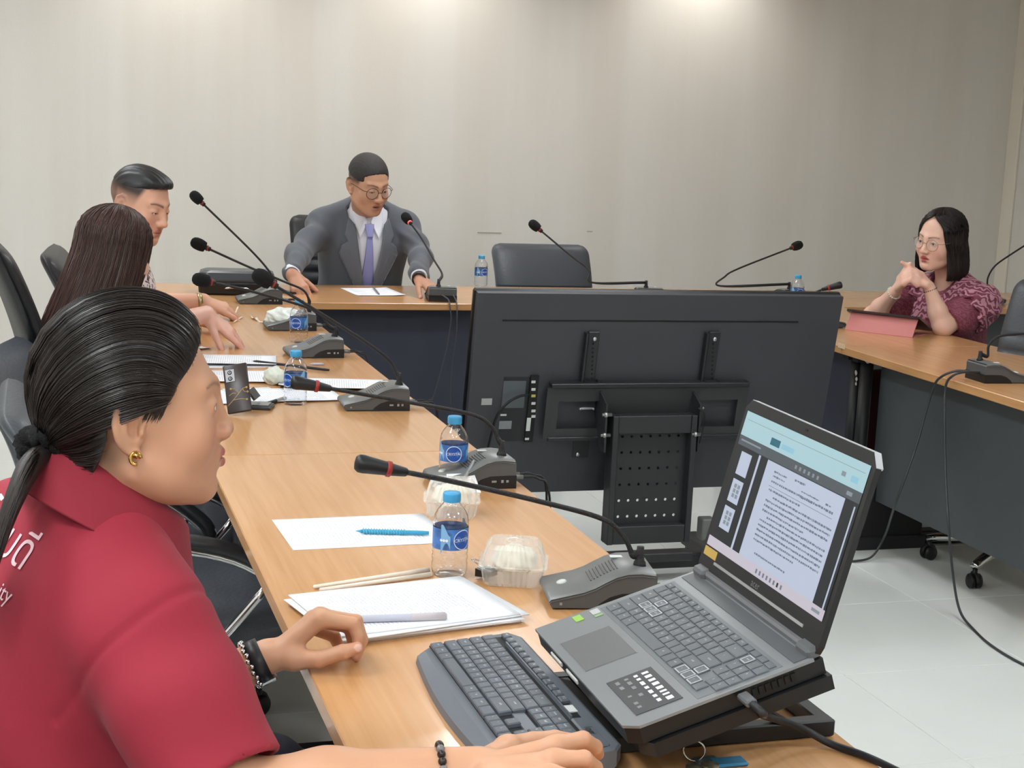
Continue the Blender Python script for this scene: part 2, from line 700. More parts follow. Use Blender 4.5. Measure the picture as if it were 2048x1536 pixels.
M_WALL = wall_material()
M_WHITE = mat('ceiling_paint', (232, 231, 226), .8)
M_TRIM = mat('trim_paint', (226, 219, 205), .5)


def struct(name, mb, m, parent=None):
    o = mb.build(name, m, parent)
    o['kind'] = 'structure'
    return o


t = .1
wb = struct('wall_back', MB().box(((X0 + X1) / 2, Y1 + t / 2, ZC / 2), (X1 - X0 + 2 * t, t, ZC)), M_WALL)
wr = struct('wall_right', MB().box((X1 + t / 2, (Y0 + Y1) / 2, ZC / 2), (t, Y1 - Y0, ZC)), M_WALL)
struct('wall_left', MB().box((X0 - t / 2, (Y0 + Y1) / 2, ZC / 2), (t, Y1 - Y0, ZC)), M_WALL)
struct('wall_front', MB().box(((X0 + X1) / 2, Y0 - t / 2, ZC / 2), (X1 - X0 + 2 * t, t, ZC)), M_WALL)
struct('ceiling', MB().box(((X0 + X1) / 2, (Y0 + Y1) / 2, ZC + t / 2), (X1 - X0, Y1 - Y0, t)), M_WHITE)
struct('trim_1', MB().box((X1 - .008, Y1 - .055, ZC / 2), (.016, .11, ZC), ch=.003), M_TRIM)
for nm, c, s in (('baseboard_back', ((X0 + X1) / 2, Y1 - .006, .05), (X1 - X0, .012, .1)),
                 ('baseboard_right', (X1 - .006, (Y0 + Y1) / 2 - .06, .05), (.012, Y1 - Y0 - .12, .1)),
                 ('baseboard_left', (X0 + .006, (Y0 + Y1) / 2, .05), (.012, Y1 - Y0, .1))):
    struct(nm, MB().box(c, s, ch=.003), mat('skirting', (150, 140, 128), .5))
for (ua, va, ub, vb) in ((955, 465, 1003, 463), (1174, 463, 1185, 464)):
    a, b_ = PY(ua, va, Y1), PY(ub, vb, Y1)
    MB().box(((a.x + b_.x) / 2, Y1 - .0008, a.z), (b_.x - a.x, .0016, .006)).build('scuff_mark', mat('scuff', (172, 163, 150), .8), wb)

fl = struct('floor', MB().box(((X0 + X1) / 2, (Y0 + Y1) / 2, -.06), (X1 - X0, Y1 - Y0, .11)), mat('grout', (168, 168, 162), .8))
M_TILE = mat('floor_tile', (222, 226, 222), .16, spec=.5, vary=(3.0, .015))
tx0 = 2.19 - .6 * 7
ty0 = 3.134 - .6 * 8
tile_me = None
i = 0
while tx0 + .6 * i < X1:
    j = 0
    while ty0 + .6 * j < Y1:
        xa, xb = max(tx0 + .6 * i, X0), min(tx0 + .6 * i + .6, X1)
        ya, yb = max(ty0 + .6 * j, Y0), min(ty0 + .6 * j + .6, Y1)
        if xb - xa > .03 and yb - ya > .03:
            full = xb - xa > .599 and yb - ya > .599
            if full and tile_me is not None:
                o = link('floor_tile', tile_me, fl)
            else:
                o = MB().box((0, 0, -.004), (xb - xa - .002, yb - ya - .002, .008), ch=.0012).build('floor_tile', M_TILE, fl)
                if full:
                    tile_me = o.data
            o.location = ((xa + xb) / 2, (ya + yb) / 2, 0)
        j += 1
    i += 1

# ceiling lights: flat panels over the tables, some more added as fill, recessed downlights along the back wall
M_LAMP = mat('lamp_diffuser', (255, 255, 255), .5, emit=((247, 251, 255), PANEL_W))
M_FRAME = mat('lamp_frame', (235, 235, 235), .4)
PANELS = [(-.75, .8), (-.75, 3.9), (-.75, 2.4), (-.5, 6.2), (-.75, -.5), (1.2, -.5), (2.6, 1.0), (2.4, 3.6), (2.0, 6.2)]  # chair-row panel and those behind the camera are added to brighten the floor
PN = ['nearest the front wall on the left', 'left of the left table', 'added above the left chair row to brighten the floor', 'in the far left corner', 'added behind the camera on the left as fill', 'added behind the camera in the middle as fill', 'at the front of the room centre',
      'above the open floor', 'above the far table']
for (x, y), n_ in zip(PANELS, PN):
    t_ = thing('ceiling_light', (x, y, ZC), 0, 'square white ceiling panel light ' + n_, 'ceiling light', 'ceiling panel lights')
    f = MB()
    for sx, sy, lx, ly in ((0, .29, .6, .02), (0, -.29, .6, .02), (.29, 0, .02, .56), (-.29, 0, .02, .56)):
        f.box((sx, sy, -.012), (lx, ly, .024))
    f.build('frame', M_FRAME, t_)
    MB().box((0, 0, -.009), (.56, .56, .012)).build('diffuser', M_LAMP, t_)
for k, u in enumerate((380, 880, 1440)):
    x = PY(u, 10, 7.72).x
    t_ = thing('downlight', (x, 7.72, ZC), 0, 'small round recessed downlight near the back wall, %s from the left' % ('first', 'second', 'third')[k], 'downlight', 'recessed downlights')
    MB().lathe([(.042, -.0005), (.055, -.0005), (.055, -.006), (.042, -.006)], 24, caps=False).build('trim_ring', M_FRAME, t_)
    MB().lathe([(.0, -.001), (.041, -.001), (.041, -.004), (.0, -.004)], 24, caps=False).build('lens', mat('downlight_lens', (255, 250, 240), .5, emit=((255, 246, 232), 6)), t_)
    ld = bpy.data.lights.new('downlight_lamp', 'SPOT')
    ld.energy = DOWN_W
    ld.color = (1, .97, .92)
    ld.spot_size = math.radians(125)
    ld.spot_blend = 1.0
    ld.shadow_soft_size = .04
    lo = bpy.data.objects.new('downlight_lamp', ld)
    COL.objects.link(lo)
    lo.parent = t_
    lo.location = (0, 0, -.03)

# ------------------------------------------------------------------ tables
def wood_material():
    m = bpy.data.materials.new('beech_laminate')
    m.use_nodes = True
    nt = m.node_tree
    b = nt.nodes['Principled BSDF']
    b.inputs['Roughness'].default_value = .24
    b.inputs['Coat Weight'].default_value = .25
    b.inputs['Coat Roughness'].default_value = .1
    tc = nt.nodes.new('ShaderNodeTexCoord')
    mp = nt.nodes.new('ShaderNodeMapping')
    mp.inputs['Scale'].default_value = (60, 2.2, 60)
    n = nt.nodes.new('ShaderNodeTexNoise')
    n.inputs['Scale'].default_value = 1.3
    n.inputs['Detail'].default_value = 6
    n.inputs['Distortion'].default_value = .6
    r = nt.nodes.new('ShaderNodeValToRGB')
    r.color_ramp.elements[0].position = .3
    r.color_ramp.elements[0].color = srgb(194, 143, 93)
    r.color_ramp.elements[1].position = .72
    r.color_ramp.elements[1].color = srgb(206, 157, 108)
    L = nt.links.new
    L(tc.outputs['Object'], mp.inputs['Vector'])
    L(mp.outputs['Vector'], n.inputs['Vector'])
    L(n.outputs['Fac'], r.inputs['Fac'])
    L(r.outputs['Color'], b.inputs['Base Color'])
    return m


M_WOOD = wood_material()
M_PANEL = mat('navy_panel', (58, 61, 76), .55, vary=(8, .06))
M_PANEL_G = mat('charcoal_panel', (76, 81, 84), .6, vary=(3, .12))
M_BLACKM = mat('black_metal', (36, 37, 40), .42)
TT, TZ = .028, .75      # top thickness, height


def table(name, along, x0, x1, y0, y1, panel_side, label, group, mpanel, legs=True):
    """the mesh frame has y along the table; panel_side is +1/-1 on local x"""
    cx, cy = (x0 + x1) / 2, (y0 + y1) / 2
    rz = 0 if along == 'y' else PI / 2
    L_ = (y1 - y0) if along == 'y' else (x1 - x0)
    W_ = (x1 - x0) if along == 'y' else (y1 - y0)
    t_ = thing(name, (cx, cy, 0), rz, label, 'table', group)
    MB().box((0, 0, TZ - TT / 2), (W_, L_ - .002, TT), ch=.002).build('table_top', M_WOOD, t_)
    px = panel_side * (W_ / 2 - .15)
    MB().box((px, 0, (.185 + TZ - TT) / 2), (.018, L_ - .10, TZ - TT - .185), ch=.001).build('modesty_panel', mpanel, t_)
    if legs:
        for sy in (-1, 1):
            yy = sy * (L_ / 2 - .035)
            for sx in (-1, 1):
                MB().tube([(sx * (W_ / 2 - .09), yy, .035), (sx * (W_ / 2 - .09), yy, TZ - TT)], .024, 12).build('leg', M_BLACKM, t_)
            MB().box((0, yy, .02), (W_ - .06, .06, .03), ch=.006).build('foot_bar', M_BLACKM, t_)
            MB().box((0, yy, TZ - TT - .012), (W_ - .08, .04, .024)).build('top_bar', M_BLACKM, t_)
    return t_


LX0, LX1 = .356, .985
FY0, FY1 = 6.205, 6.865
RX0, RX1 = 2.82, 3.47
G_T = 'conference tables in a U'
table('conference_table', 'y', LX0, LX1, 4.80, FY0, 1, 'wooden conference table on the left nearest the far table', G_T, M_PANEL)
table('conference_table', 'y', LX0, LX1, 3.40, 4.80, 1, 'wooden conference table on the left, middle one of its row', G_T, M_PANEL)
table('conference_table', 'y', LX0, LX1, 1.25, 3.40, 1, 'wooden conference table in the foreground carrying the laptop and keyboard', G_T, M_PANEL)
table('conference_table', 'x', LX0, 2.15, FY0, FY1, -1, 'wooden far table where the man in the grey suit sits', G_T, M_PANEL)
table('conference_table', 'x', 2.15, 3.60, FY0, FY1, -1, 'wooden far table behind the big screen with an empty chair', G_T, M_PANEL)
table('conference_table', 'x', 3.60, 5.05, FY0, FY1, -1, 'wooden far table seen behind the woman in burgundy', G_T, M_PANEL_G)
table('conference_table', 'y', RX0, RX1, 5.02, FY0, -1, 'wooden table on the right where the woman in burgundy rests her elbows', G_T, M_PANEL)
rt = table('conference_table', 'y', RX0, RX1, 2.75, 5.02, -1, 'wooden table at the right edge with charcoal modesty panel', G_T, M_PANEL_G)
# chipped laminate and a small tag on the front edge of the right-hand table
for (u, v, s) in ((1722, 716, .012), (1735, 721, .02), (1744, 719, .01), (1712, 745, .012), (1713, 758, .009), (1712, 768, .009)):
    p = PX(u, v, RX0 + .055)
    bm = bmesh.new()
    bmesh.ops.create_icosphere(bm, subdivisions=1, radius=s)
    for w in bm.verts:
        w.co = Vector((w.co.x * .25, w.co.y * random.uniform(.6, 1.3), w.co.z * random.uniform(.5, 1.1)))
    o = MB().bm(bm, M=Matrix.Translation(p)).build('glue_patch', mat('plaster_chip', (186, 184, 176), .8), rt)
    o.matrix_local = rt.matrix_world.inverted()
    bm.free()
p = PX(1683, 692, RX0 - .0008)
o = MB().box(p, (.0016, .05, .018)).build('inventory_tag', mat('tag_tape', (222, 196, 160), .6), rt)
o.matrix_local = rt.matrix_world.inverted()

# black floor box under the right-hand table
b0, b1 = PZ(1690, 1106, 0), PZ(1840, 1104, 0)
t_ = thing('storage_box', ((b0.x + b1.x) / 2, b0.y + .2, 0), 0, 'black box standing on the floor under the right table', 'box')
w_ = b1.x - b0.x + .18
MB().box((-.05, 0, .15), (w_, .34, .22), ch=.006).build('body', mat('black_cabinet', (17, 17, 19), .5), t_)
MB().box((-.05, 0, .025), (w_ + .02, .36, .05), ch=.004).build('plinth', mat('black_plinth', (24, 24, 27), .45), t_)

# ------------------------------------------------------------------ office chairs
M_LEATHER = mat('grey_leather', (62, 66, 72), .42, bump=(120, .12), spec=.5)
M_LEATHER_B = mat('black_leather', (30, 31, 34), .42, bump=(120, .12), spec=.5)
M_CHROME = mat('chrome', (205, 205, 205), .12, metal=1.0)
M_PLASTIC = mat('black_plastic', (18, 18, 20), .45)


def cushion(wfun, front, back, nu=14, nv=44):
    """closed pad: outline half-width wfun(v), front/back(u, v) -> (y, z)"""
    vs, fs = [], []
    for side in (front, back):
        for j in range(nv + 1):
            for i_ in range(nu + 1):
                u = math.sin((-1 + 2 * i_ / nu) * PI / 2)
                v = j / nv
                y, z = side(u, v)
                vs.append((u * wfun(v), y, z))
    o = (nu + 1) * (nv + 1)

    def id_(s, i_, j):
        return s * o + j * (nu + 1) + i_
    for s in (0, 1):
        for j in range(nv):
            for i_ in range(nu):
                q = [id_(s, i_, j), id_(s, i_ + 1, j), id_(s, i_ + 1, j + 1), id_(s, i_, j + 1)]
                fs.append(tuple(q if s == 0 else q[::-1]))
    for j in range(nv):
        fs.append((id_(0, 0, j), id_(0, 0, j + 1), id_(1, 0, j + 1), id_(1, 0, j)))
        fs.append((id_(0, nu, j + 1), id_(0, nu, j), id_(1, nu, j), id_(1, nu, j + 1)))
    for i_ in range(nu):
        fs.append((id_(0, i_ + 1, 0), id_(0, i_, 0), id_(1, i_, 0), id_(1, i_ + 1, 0)))
        fs.append((id_(0, i_, nv), id_(0, i_ + 1, nv), id_(1, i_ + 1, nv), id_(1, i_, nv)))
    return MB().add(vs, fs, 0, True)


def make_chair(leather, top=1.02, taper=.0):
    t_ = thing('office_chair')
    zb = .50
    H_ = top - zb
    vr0 = 1 - .20 / H_            # ribs below this

    def w(v):
        z = v * H_
        rc = .05
        k = 0
        if z > H_ - rc:
            a = (z - (H_ - rc)) / rc
            k = rc * (1 - math.sqrt(max(0, 1 - a * a)))
        return .255 - k - taper * v - .01 * (1 - v)

    def yc(v):
        return -.20 - .10 * v - .05 * v * v + .03 * math.sin(v * PI)

    def edge(u, v):
        e = max(0, 1 - abs(u) ** 6) ** .5
        m = max(0, 1 - abs(2 * v - 1) ** 18) ** .5
        return e * m

    def rib(v):
        if v < vr0:
            k = (vr0 - v) * H_ / .062
            return .016 * abs(math.sin(k * PI)) ** .5 - .004
        return .008

    def fr(u, v):
        return yc(v) + (.030 + rib(v)) * edge(u, v), zb + v * H_

    def bk(u, v):
        return yc(v) - .030 * edge(u, v), zb + v * H_
    cushion(w, fr, bk, nv=64).build('backrest', leather, t_)

    def sw(v):
        return .25 - .03 * (2 * v - 1) ** 4

    def sf(u, v):
        return -.22 + .48 * v, .485 + .028 * edge(u, v) - .03 * max(0, v - .8) ** 2 * 20

    def sb(u, v):
        return -.22 + .48 * v, .455 - .035 * edge(u, v)
    cushion(sw, sf, sb, nv=30).build('seat', leather, t_)
    for sx in (-1, 1):
        x = sx * .272
        arc = spline([(x * .97, -.25, .60), (x, -.20, .655), (x, -.06, .672), (x, .08, .645), (x, .19, .575), (x, .215, .53)], 5)
        pad = MB().tube(arc, [.018] + [.026] * (len(arc) - 2) + [.018], 12, flat=.62)
        o = pad.build('armrest', M_LEATHER_B, t_)
        fr_ = MB()
        under = [Vector((p.x - sx * .004, p.y, p.z - .020)) for p in arc]
        low = spline([under[-1], (x, .20, .47), (x * .96, .10, .40), (x * .8, -.02, .385), (x * .5, -.04, .385)], 5)
        fr_.tube(under + low[1:], .0095, 8)
        low2 = spline([(x, .155, .575), (x * .98, .02, .43), (x * .8, -.10, .395), (x * .5, -.10, .39)], 5)
        fr_.tube(low2, .0095, 8)
        fr_.build('arm_frame', M_CHROME, o)
    MB().box((0, -.05, .405), (.22, .24, .03), ch=.008).build('seat_plate', M_PLASTIC, t_)
    MB().box((0, -.235, .47), (.07, .02, .20), ch=.006).build('back_bracket', M_PLASTIC, t_)
    MB().lathe([(.03, .12), (.03, .26), (.018, .262), (.018, .40)], 16).build('gas_lift', M_PLASTIC, t_)
    MB().lathe([(.045, .085), (.05, .10), (.045, .125), (.03, .13)], 16).build('hub', M_CHROME, t_)
    for k in range(5):
        a = 2 * PI * k / 5 + .31
        d = Vector((math.cos(a), math.sin(a), 0))
        path = [d * .03 + Vector((0, 0, .112)), d * .16 + Vector((0, 0, .108)), d * .27 + Vector((0, 0, .088)), d * .31 + Vector((0, 0, .078))]
        lg = MB().tube(path, [.027, .024, .02, .017], 10, flat=.7).build('base_leg', M_CHROME, t_)
        c = d * .30
        Mw = Matrix.Translation((c.x, c.y, .026)) @ Matrix.Rotation(a + .9, 4, 'Z') @ Matrix.Rotation(PI / 2, 4, 'X')
        cs = MB()
        for s in (-1, 1):
            cs.lathe([(.0, s * .004), (.024, s * .004), (.026, s * .008), (.026, s * .018), (.022, s * .022), (.0, s * .022)], 16, M=Mw, caps=False)
        cs.tube([(c.x, c.y, .03), (c.x, c.y, .07)], .009, 8)
        hood = [Mw @ Vector((.029 * math.cos(q), .029 * math.sin(q), 0)) for q in [PI * i_ / 8 for i_ in range(9)]]
        cs.tube(hood, .007, 6)
        cs.build('caster', M_PLASTIC, t_)
    return t_


CH_GREY = make_chair(M_LEATHER)
CH_LOW = make_chair(M_LEATHER, .915)
CH_BLACK = make_chair(M_LEATHER_B)
CH_HIGH = make_chair(M_LEATHER_B, 1.14)
_used = {}


def put_chair(proto, x, y, face, label):
    """face: compass direction the sitter looks (0 = +y, 90 = +x)"""
    o = proto if proto.name not in _used else copy_tree(proto)
    _used[proto.name] = 1
    o.matrix_world = Matrix.Translation((x, y, 0)) @ Matrix.Rotation(-math.radians(face), 4, 'Z')
    return tag(o, label, 'chair', 'office chairs around the tables')


put_chair(CH_LOW, 2.39, 6.98, 180, 'empty grey leather chair pushed up to the far table behind the screen')
put_chair(CH_GREY, 3.33, 4.58, -120, 'grey leather chair with chrome star base rolled under the right table')
put_chair(CH_LOW, .29, 3.27, 90, 'grey leather chair at the left table behind the woman in the red polo')
put_chair(CH_LOW, .24, 3.82, 104, 'grey leather chair tucked in next to the long-haired woman')
put_chair(CH_BLACK, 1.42, 7.14, 180, 'black leather chair the man in the grey suit sits on')
put_chair(CH_BLACK, .39, 5.40, 95, 'black leather chair the man in the patterned shirt sits on')
put_chair(CH_HIGH, .225, 4.39, 84, 'tall black leather chair with ribbed back at the left edge')
put_chair(CH_BLACK, -.12, 1.66, 78, 'black chair the woman in the red polo sits on')

# ------------------------------------------------------------------ microphones
M_MICTOP = mat('mic_silver', (120, 122, 122), .38, metal=.35, bump=(900, .03))
M_MICSIDE = mat('mic_grey', (84, 85, 86), .45)
M_MICBLK = mat('mic_black', (24, 24, 26), .45)
M_FOAM = mat('foam', (16, 16, 17), .95, bump=(700, .6))
M_NECK = mat('neck_black', (22, 22, 24), .4, bump=(500, .4))
M_RED = mat('mic_ring', (150, 40, 38), .4)
M_REDLIT = mat('mic_ring_lit', (235, 120, 120), .4, emit=((255, 70, 70), 1.2))
M_MARK = mat('light_print', (205, 208, 205), .5)

# side profile of the base: x runs from the control plate (front) to the rear, z up
_TOP = [(-.085, .014), (-.082, .018), (-.030, .030), (-.012, .037), (.006, .047), (.022, .055), (.040, .060), (.062, .061), (.085, .058)]


def mic_base(parent):
    W_ = .058
    side = [(-.080, .003)] + [(-.085, .012)] + _TOP[1:] + [(.088, .054), (.088, .003)]
    # grey shell with a bevelled top
    mb = MB()
    mb.prism([(p[0], p[1]) for p in side], -W_, W_, 'y')
    mb.build('shell', M_MICSIDE, parent)
    # top skin: slightly wider silver plate following the profile
    tp = MB()
    vs, fs = [], []
    for k, (x, z) in enumerate(_TOP):
        for y in (-W_ - .002, -W_ + .004, W_ - .004, W_ + .002):
            vs.append((x, y, z + (.003 if abs(y) < W_ else -.001)))
    for k in range(len(_TOP) - 1):
        for j in range(3):
            fs.append((k * 4 + j, k * 4 + j + 1, k * 4 + 5 + j, k * 4 + 4 + j))
    n = len(vs)
    vs += [(a, b, c - .004) for a, b, c in vs]
    fs += [tuple(i_ + n for i_ in f[::-1]) for f in fs]
    tp.add(vs, fs, 0, True)
    tp.build('top_plate', M_MICTOP, parent)
    # black arched skirt with the sockets, both sides and the rear
    arch = [(-.012, .0), (-.004, .010), (.012, .021), (.032, .027), (.089, .028), (.089, .0)]
    MB().prism(arch, -W_ - .0012, W_ + .0012, 'y').build('skirt', M_MICBLK, parent)
    MB().box((.0, 0, .0015), (.150, .10, .003)).build('foot_pad', M_MICBLK, parent)
    gr = MB()
    for k in range(9):
        x = -.014 + k * .0052
        i_ = [j for j in range(len(_TOP) - 1) if _TOP[j][0] <= x < _TOP[j + 1][0]][0]
        (xa, za), (xb, zb) = _TOP[i_], _TOP[i_ + 1]
        z = za + (zb - za) * (x - xa) / (xb - xa)
        gr.box((x, -.004, z + .0035), (.0018, .05, .0022), M=None)
    gr.build('speaker_grille', M_MICSIDE, parent)
    MB().lathe([(.0085, .0), (.0085, .003), (.006, .0045), (0, .0045)], 14, M=Matrix.Translation((-.056, .004, .0255)) @ Matrix.Rotation(-.23, 4, 'Y'), caps=False).build('talk_button', M_MARK, parent)
    mk = MB()
    mk.box((.040, -W_ - .0016, .016), (.010, .001, .004)).box((.058, -W_ - .0016, .016), (.005, .001, .006)).box((.069, -W_ - .0016, .016), (.005, .001, .005))
    mk.box((-.066, -W_ - .0006, .010), (.004, .001, .004))
    mk.build('printed_marks', mat('socket_print', (150, 150, 148), .5), parent)
    MB().box((.036, .030, .0632), (.020, .012, .0016)).build('label_strip', M_MARK, parent)
    MB().lathe([(.011, .060), (.010, .068), (.0075, .071), (.0065, .082), (.006, .094)], 14, M=Matrix.Translation((.066, -.018, 0))).build('neck_socket', M_NECK, parent)


def microphone(base, yaw, pts, head, label, lit=False, cables=2, with_base=True, rod_r=.0042):
    """base: world point under the base centre; yaw: compass direction the front plate points to;
    pts: world points of the neck from socket to head; head: 'foam' or 'slim'"""
    t_ = thing('microphone', label=label, cat='microphone', group='gooseneck microphones',
               M=Matrix.Translation(Vector(base)) @ Matrix.Rotation(math.radians(-yaw) - PI / 2, 4, 'Z') @ Matrix.Rotation(PI, 4, 'Z') @ Matrix.Rotation(PI, 4, 'Z'))
    inv = t_.matrix_world.inverted()
    if with_base:
        mic_base(t_)
    P = [inv @ Vector(p) for p in pts]
    if with_base:
        P[0] = Vector((.066, -.018, .085))
    path = spline(P, 8)
    rad = [.0062 if i_ < len(path) * .18 else rod_r for i_ in range(len(path))]
    for i_ in range(1, len(rad)):
        if rad[i_] < rad[i_ - 1]:
            rad[i_] = max(rod_r, rad[i_ - 1] - .0006)
    MB().tube(path, rad, 10).build('gooseneck', M_NECK, t_)
    d = (path[-1] - path[-3]).normalized()
    Mx = Matrix.Translation(path[-1]) @ d.to_track_quat('Z', 'Y').to_matrix().to_4x4()
    if head == 'foam':
        MB().lathe([(.006, -.030), (.0085, -.028), (.0085, -.004), (.006, 0)], 14, M=Mx).build('capsule', M_MICBLK, t_)
        prof = [(.010, -.012), (.0175, -.010), (.0205, .002), (.0215, .014), (.0205, .026), (.0165, .036), (.009, .042), (.001, .0435)]
        MB().lathe(prof, 18, M=Mx).build('foam_windscreen', M_FOAM, t_)
        MB().lathe([(.0092, -.0205), (.0102, -.0195), (.0102, -.0155), (.0092, -.0145)], 16, M=Mx).build('light_ring', M_REDLIT if lit else M_RED, t_)
    else:
        prof = [(.0055, -.050), (.0068, -.048), (.0105, -.020), (.0135, .012), (.0145, .020), (.0140, .027), (.0105, .032), (.001, .034)]
        MB().lathe(prof, 18, M=Mx).build('capsule', M_MICBLK, t_)
        MB().lathe([(.0100, -.0245), (.0122, -.0235), (.0126, -.0175), (.0110, -.0165)], 18, M=Mx).build('light_ring', M_RED, t_)
    return t_


def cable(name, pts, r, m, label, group=None, per=8):
    o = MB().tube(spline(pts, per), r, 8).build(name, m)
    return tag(o, label, 'cable', group)


def neck(joint, px, ya, yb=None):
    """neck points from pixels, depth running from ya (socket) to yb (head)"""
    yb = ya if yb is None else yb
    n = len(px)
    out = [Vector(joint)]
    for k, (u, v) in enumerate(px):
        out.append(PY(u, v, ya + (yb - ya) * (k + 1) / n))
    return out


M_PLUG = mat('plug_grey', (120, 120, 118), .4, metal=.4)
MICS = [
    # base x, y, yaw, pixels of the neck, head, label
    (.848, 6.19, -90, [(546, 560), (538, 542), (500, 499), (398, 400)], 'foam', 'gooseneck microphone with foam head in the far left table corner, tallest in the photo'),
    (.855, 5.44, -90, [(618, 600), (606, 580), (570, 564), (500, 535), (405, 492)], 'foam', 'gooseneck microphone whose base is hidden behind the white plastic bag'),
    (.836, 4.83, -92, [(656, 650), (640, 628), (600, 610), (500, 582), (412, 562)], 'foam', 'gooseneck microphone beside the papers the long-haired woman points at'),
    (.846, 3.95, -88, [(793, 745), (780, 722), (740, 690), (640, 626), (535, 562)], 'foam', 'gooseneck microphone with big foam head behind the phone on its stand'),
    (.872, 3.085, -90, [(997, 880), (980, 850), (940, 828), (820, 805), (700, 784), (614, 769)], 'slim', 'gooseneck microphone with slim head and red ring beside the farther bottle and pen'),
    (.866, 2.275, -80, [(1266, 1110), (1248, 1075), (1205, 1038), (1080, 1003), (900, 962), (752, 933)], 'slim', 'gooseneck microphone with slim head and red ring right behind the laptop'),
]
for bx, by, yw, px, hd, lb in MICS:
    a = math.radians(-yw) - PI / 2
    j = Matrix.Translation((bx, by, TZ)) @ Matrix.Rotation(a, 4, 'Z') @ Vector((.066, -.018, .085))
    microphone((bx, by, TZ), yw, neck(j, px, j.y, by), hd, lb)
    # plugs and their short leads over the table edge
    e = Vector((bx + .088, by, TZ))
    for k, dy in enumerate((-.012, .014)):
        ld = MB()
        ld.tube([(e.x, e.y + dy, TZ + .014), (e.x + .030, e.y + dy, TZ + .013)], .0048, 8, mi=1)
        pth = spline([(e.x + .028, e.y + dy, TZ + .013), (e.x + .062, e.y + dy * 1.4, TZ + .010), (e.x + .085 + .01 * k, e.y + dy * 2 - .01, TZ - .03), (e.x + .092 + .01 * k, e.y + dy * 3, TZ - .30), (e.x + .085, e.y + dy * 4, .10)], 6)
        ld.tube(pth, .0028, 6)
        tag(ld.build('microphone_cable', [M_NECK, M_PLUG]), '%s cable of the %s going over the table edge' % (('near', 'far')[k], 'microphone ' + ('in the far corner', 'behind the white bag', 'by the pointed-at papers', 'behind the phone stand', 'by the farther pen', 'behind the laptop')[[m[5] for m in MICS].index(lb)]), 'cable', 'microphone cables')

# far table: the suited man's microphone, seen from its rear
b = Vector((1.64, 6.345, TZ))
a = math.radians(-8) - PI / 2
j = Matrix.Translation(b) @ Matrix.Rotation(a, 4, 'Z') @ Vector((.066, -.018, .085))
microphone(b, 8, [j, PY(884, 548, 6.33), PY(868, 520, 6.40), PY(842, 475, 6.52), PY(816, 440, 6.62)], 'foam', 'gooseneck microphone with lit red ring the man in the suit speaks into', lit=True)
for k, (u1, pts) in enumerate(((884, [(884, 590), (897, 600), (900, 617), (902, 640), (893, 700), (868, 790), (858, 800)]), (906, [(906, 590), (913, 604), (914, 620), (913, 660), (902, 760), (905, 900)]))):
    P = [PY(u, v, 6.335 - min(i_, 2) * .068 - .01) for i_, (u, v) in enumerate(pts)]
    P[0] = PY(*pts[0], 6.25)
    P[1] = PY(pts[1][0], pts[1][1], 6.21)
    P[2] = PY(pts[2][0], pts[2][1], 6.185)
    P[3:] = [PY(u, v, 6.18) for u, v in pts[3:]]
    cable('microphone_cable', P, .003, mat('grey_lead', (70, 70, 74), .5), 'grey cable hanging from the suited man\'s microphone, %s of two' % ('left', 'right')[k], 'microphone cables')
# microphones behind the screen
b = Vector((2.60, 6.40, TZ))
microphone(b, 10, [(0, 0, 0), PY(1184, 565, 6.33), PY(1178, 540, 6.36), PY(1140, 510, 6.42), PY(1074, 455, 6.5)], 'foam', 'gooseneck microphone in front of the empty chair')
b = Vector((3.28, 6.42, TZ))
microphone(b, -12, [(0, 0, 0), PY(1441, 572, 6.33), PY(1450, 553, 6.36), PY(1480, 536, 6.42), PY(1590, 493, 6.5)], 'foam', 'gooseneck microphone rising behind the screen and leaning right')
b = PZ(1668, 657, TZ) + Vector((-.03, .06, 0))
microphone(b, 80, [(0, 0, 0), (b.x - .12, b.y, TZ + .09), PY(1612, 594, b.y - .01), PY(1642, 580, b.y - .03), PY(1668, 573, b.y - .05)], 'slim', 'small microphone peeking over the right corner of the screen beside the pink tablet')
# far right microphone in a clear holder
b = PY(1973, 608, 6.40)
microphone((b.x, 6.40, TZ), 60, [(0, 0, 0), PY(1973, 578, 6.38), PY(1976, 555, 6.38), PY(1990, 532, 6.38), PY(2020, 510, 6.39), PY(2075, 475, 6.4)], 'foam', 'gooseneck microphone at the right edge behind the burgundy shoulder')
# right table microphone near the frame edge
b = Vector((2.985, 4.28, TZ))
microphone(b, 92, [(0, 0, 0), PY(1975, 712, 4.30), PY(1978, 690, 4.30), PY(1998, 673, 4.30), PY(2040, 668, 4.30), PY(2130, 660, 4.3)], 'foam', 'gooseneck microphone with two cables at the right edge of the right table')
MB().lathe([(.0, 0), (.009, 0), (.009, .004), (.0, .004)], 16, M=Matrix.Translation(PY(1977, 741, 4.215)) @ Matrix.Rotation(PI / 2, 4, 'X'), caps=False)
c1 = [PY(1935, 742, 4.285), PY(1912, 742, 4.30), PY(1885, 752, 4.32), PX(1868, 772, 2.80), PX(1850, 830, 2.79), PX(1830, 900, 2.76), PX(1790, 1010, 2.70), PZ(1770, 1070, .10), PZ(1745, 1112, .02), PZ(1712, 1122, .006), PZ(1690, 1120, .006)]
c2 = [PY(1960, 745, 4.262), PY(1930, 744, 4.25), PY(1905, 752, 4.25), PX(1891, 775, 2.80), PX(1889, 850, 2.79), PX(1891, 950, 2.78), PX(1897, 1050, 2.74), PZ(1906, 1150, .14), PZ(1920, 1222, .03), PZ(1950, 1262, .005), PZ(1990, 1296, .005), PZ(2060, 1335, .005), PZ(2160, 1370, .005)]
M_CORD = mat('cord_grey', (52, 54, 56), .5)
cable('microphone_cable', c1, .0042, M_CORD, 'grey cable from the right microphone curling back towards the laptop lid', 'microphone cables')
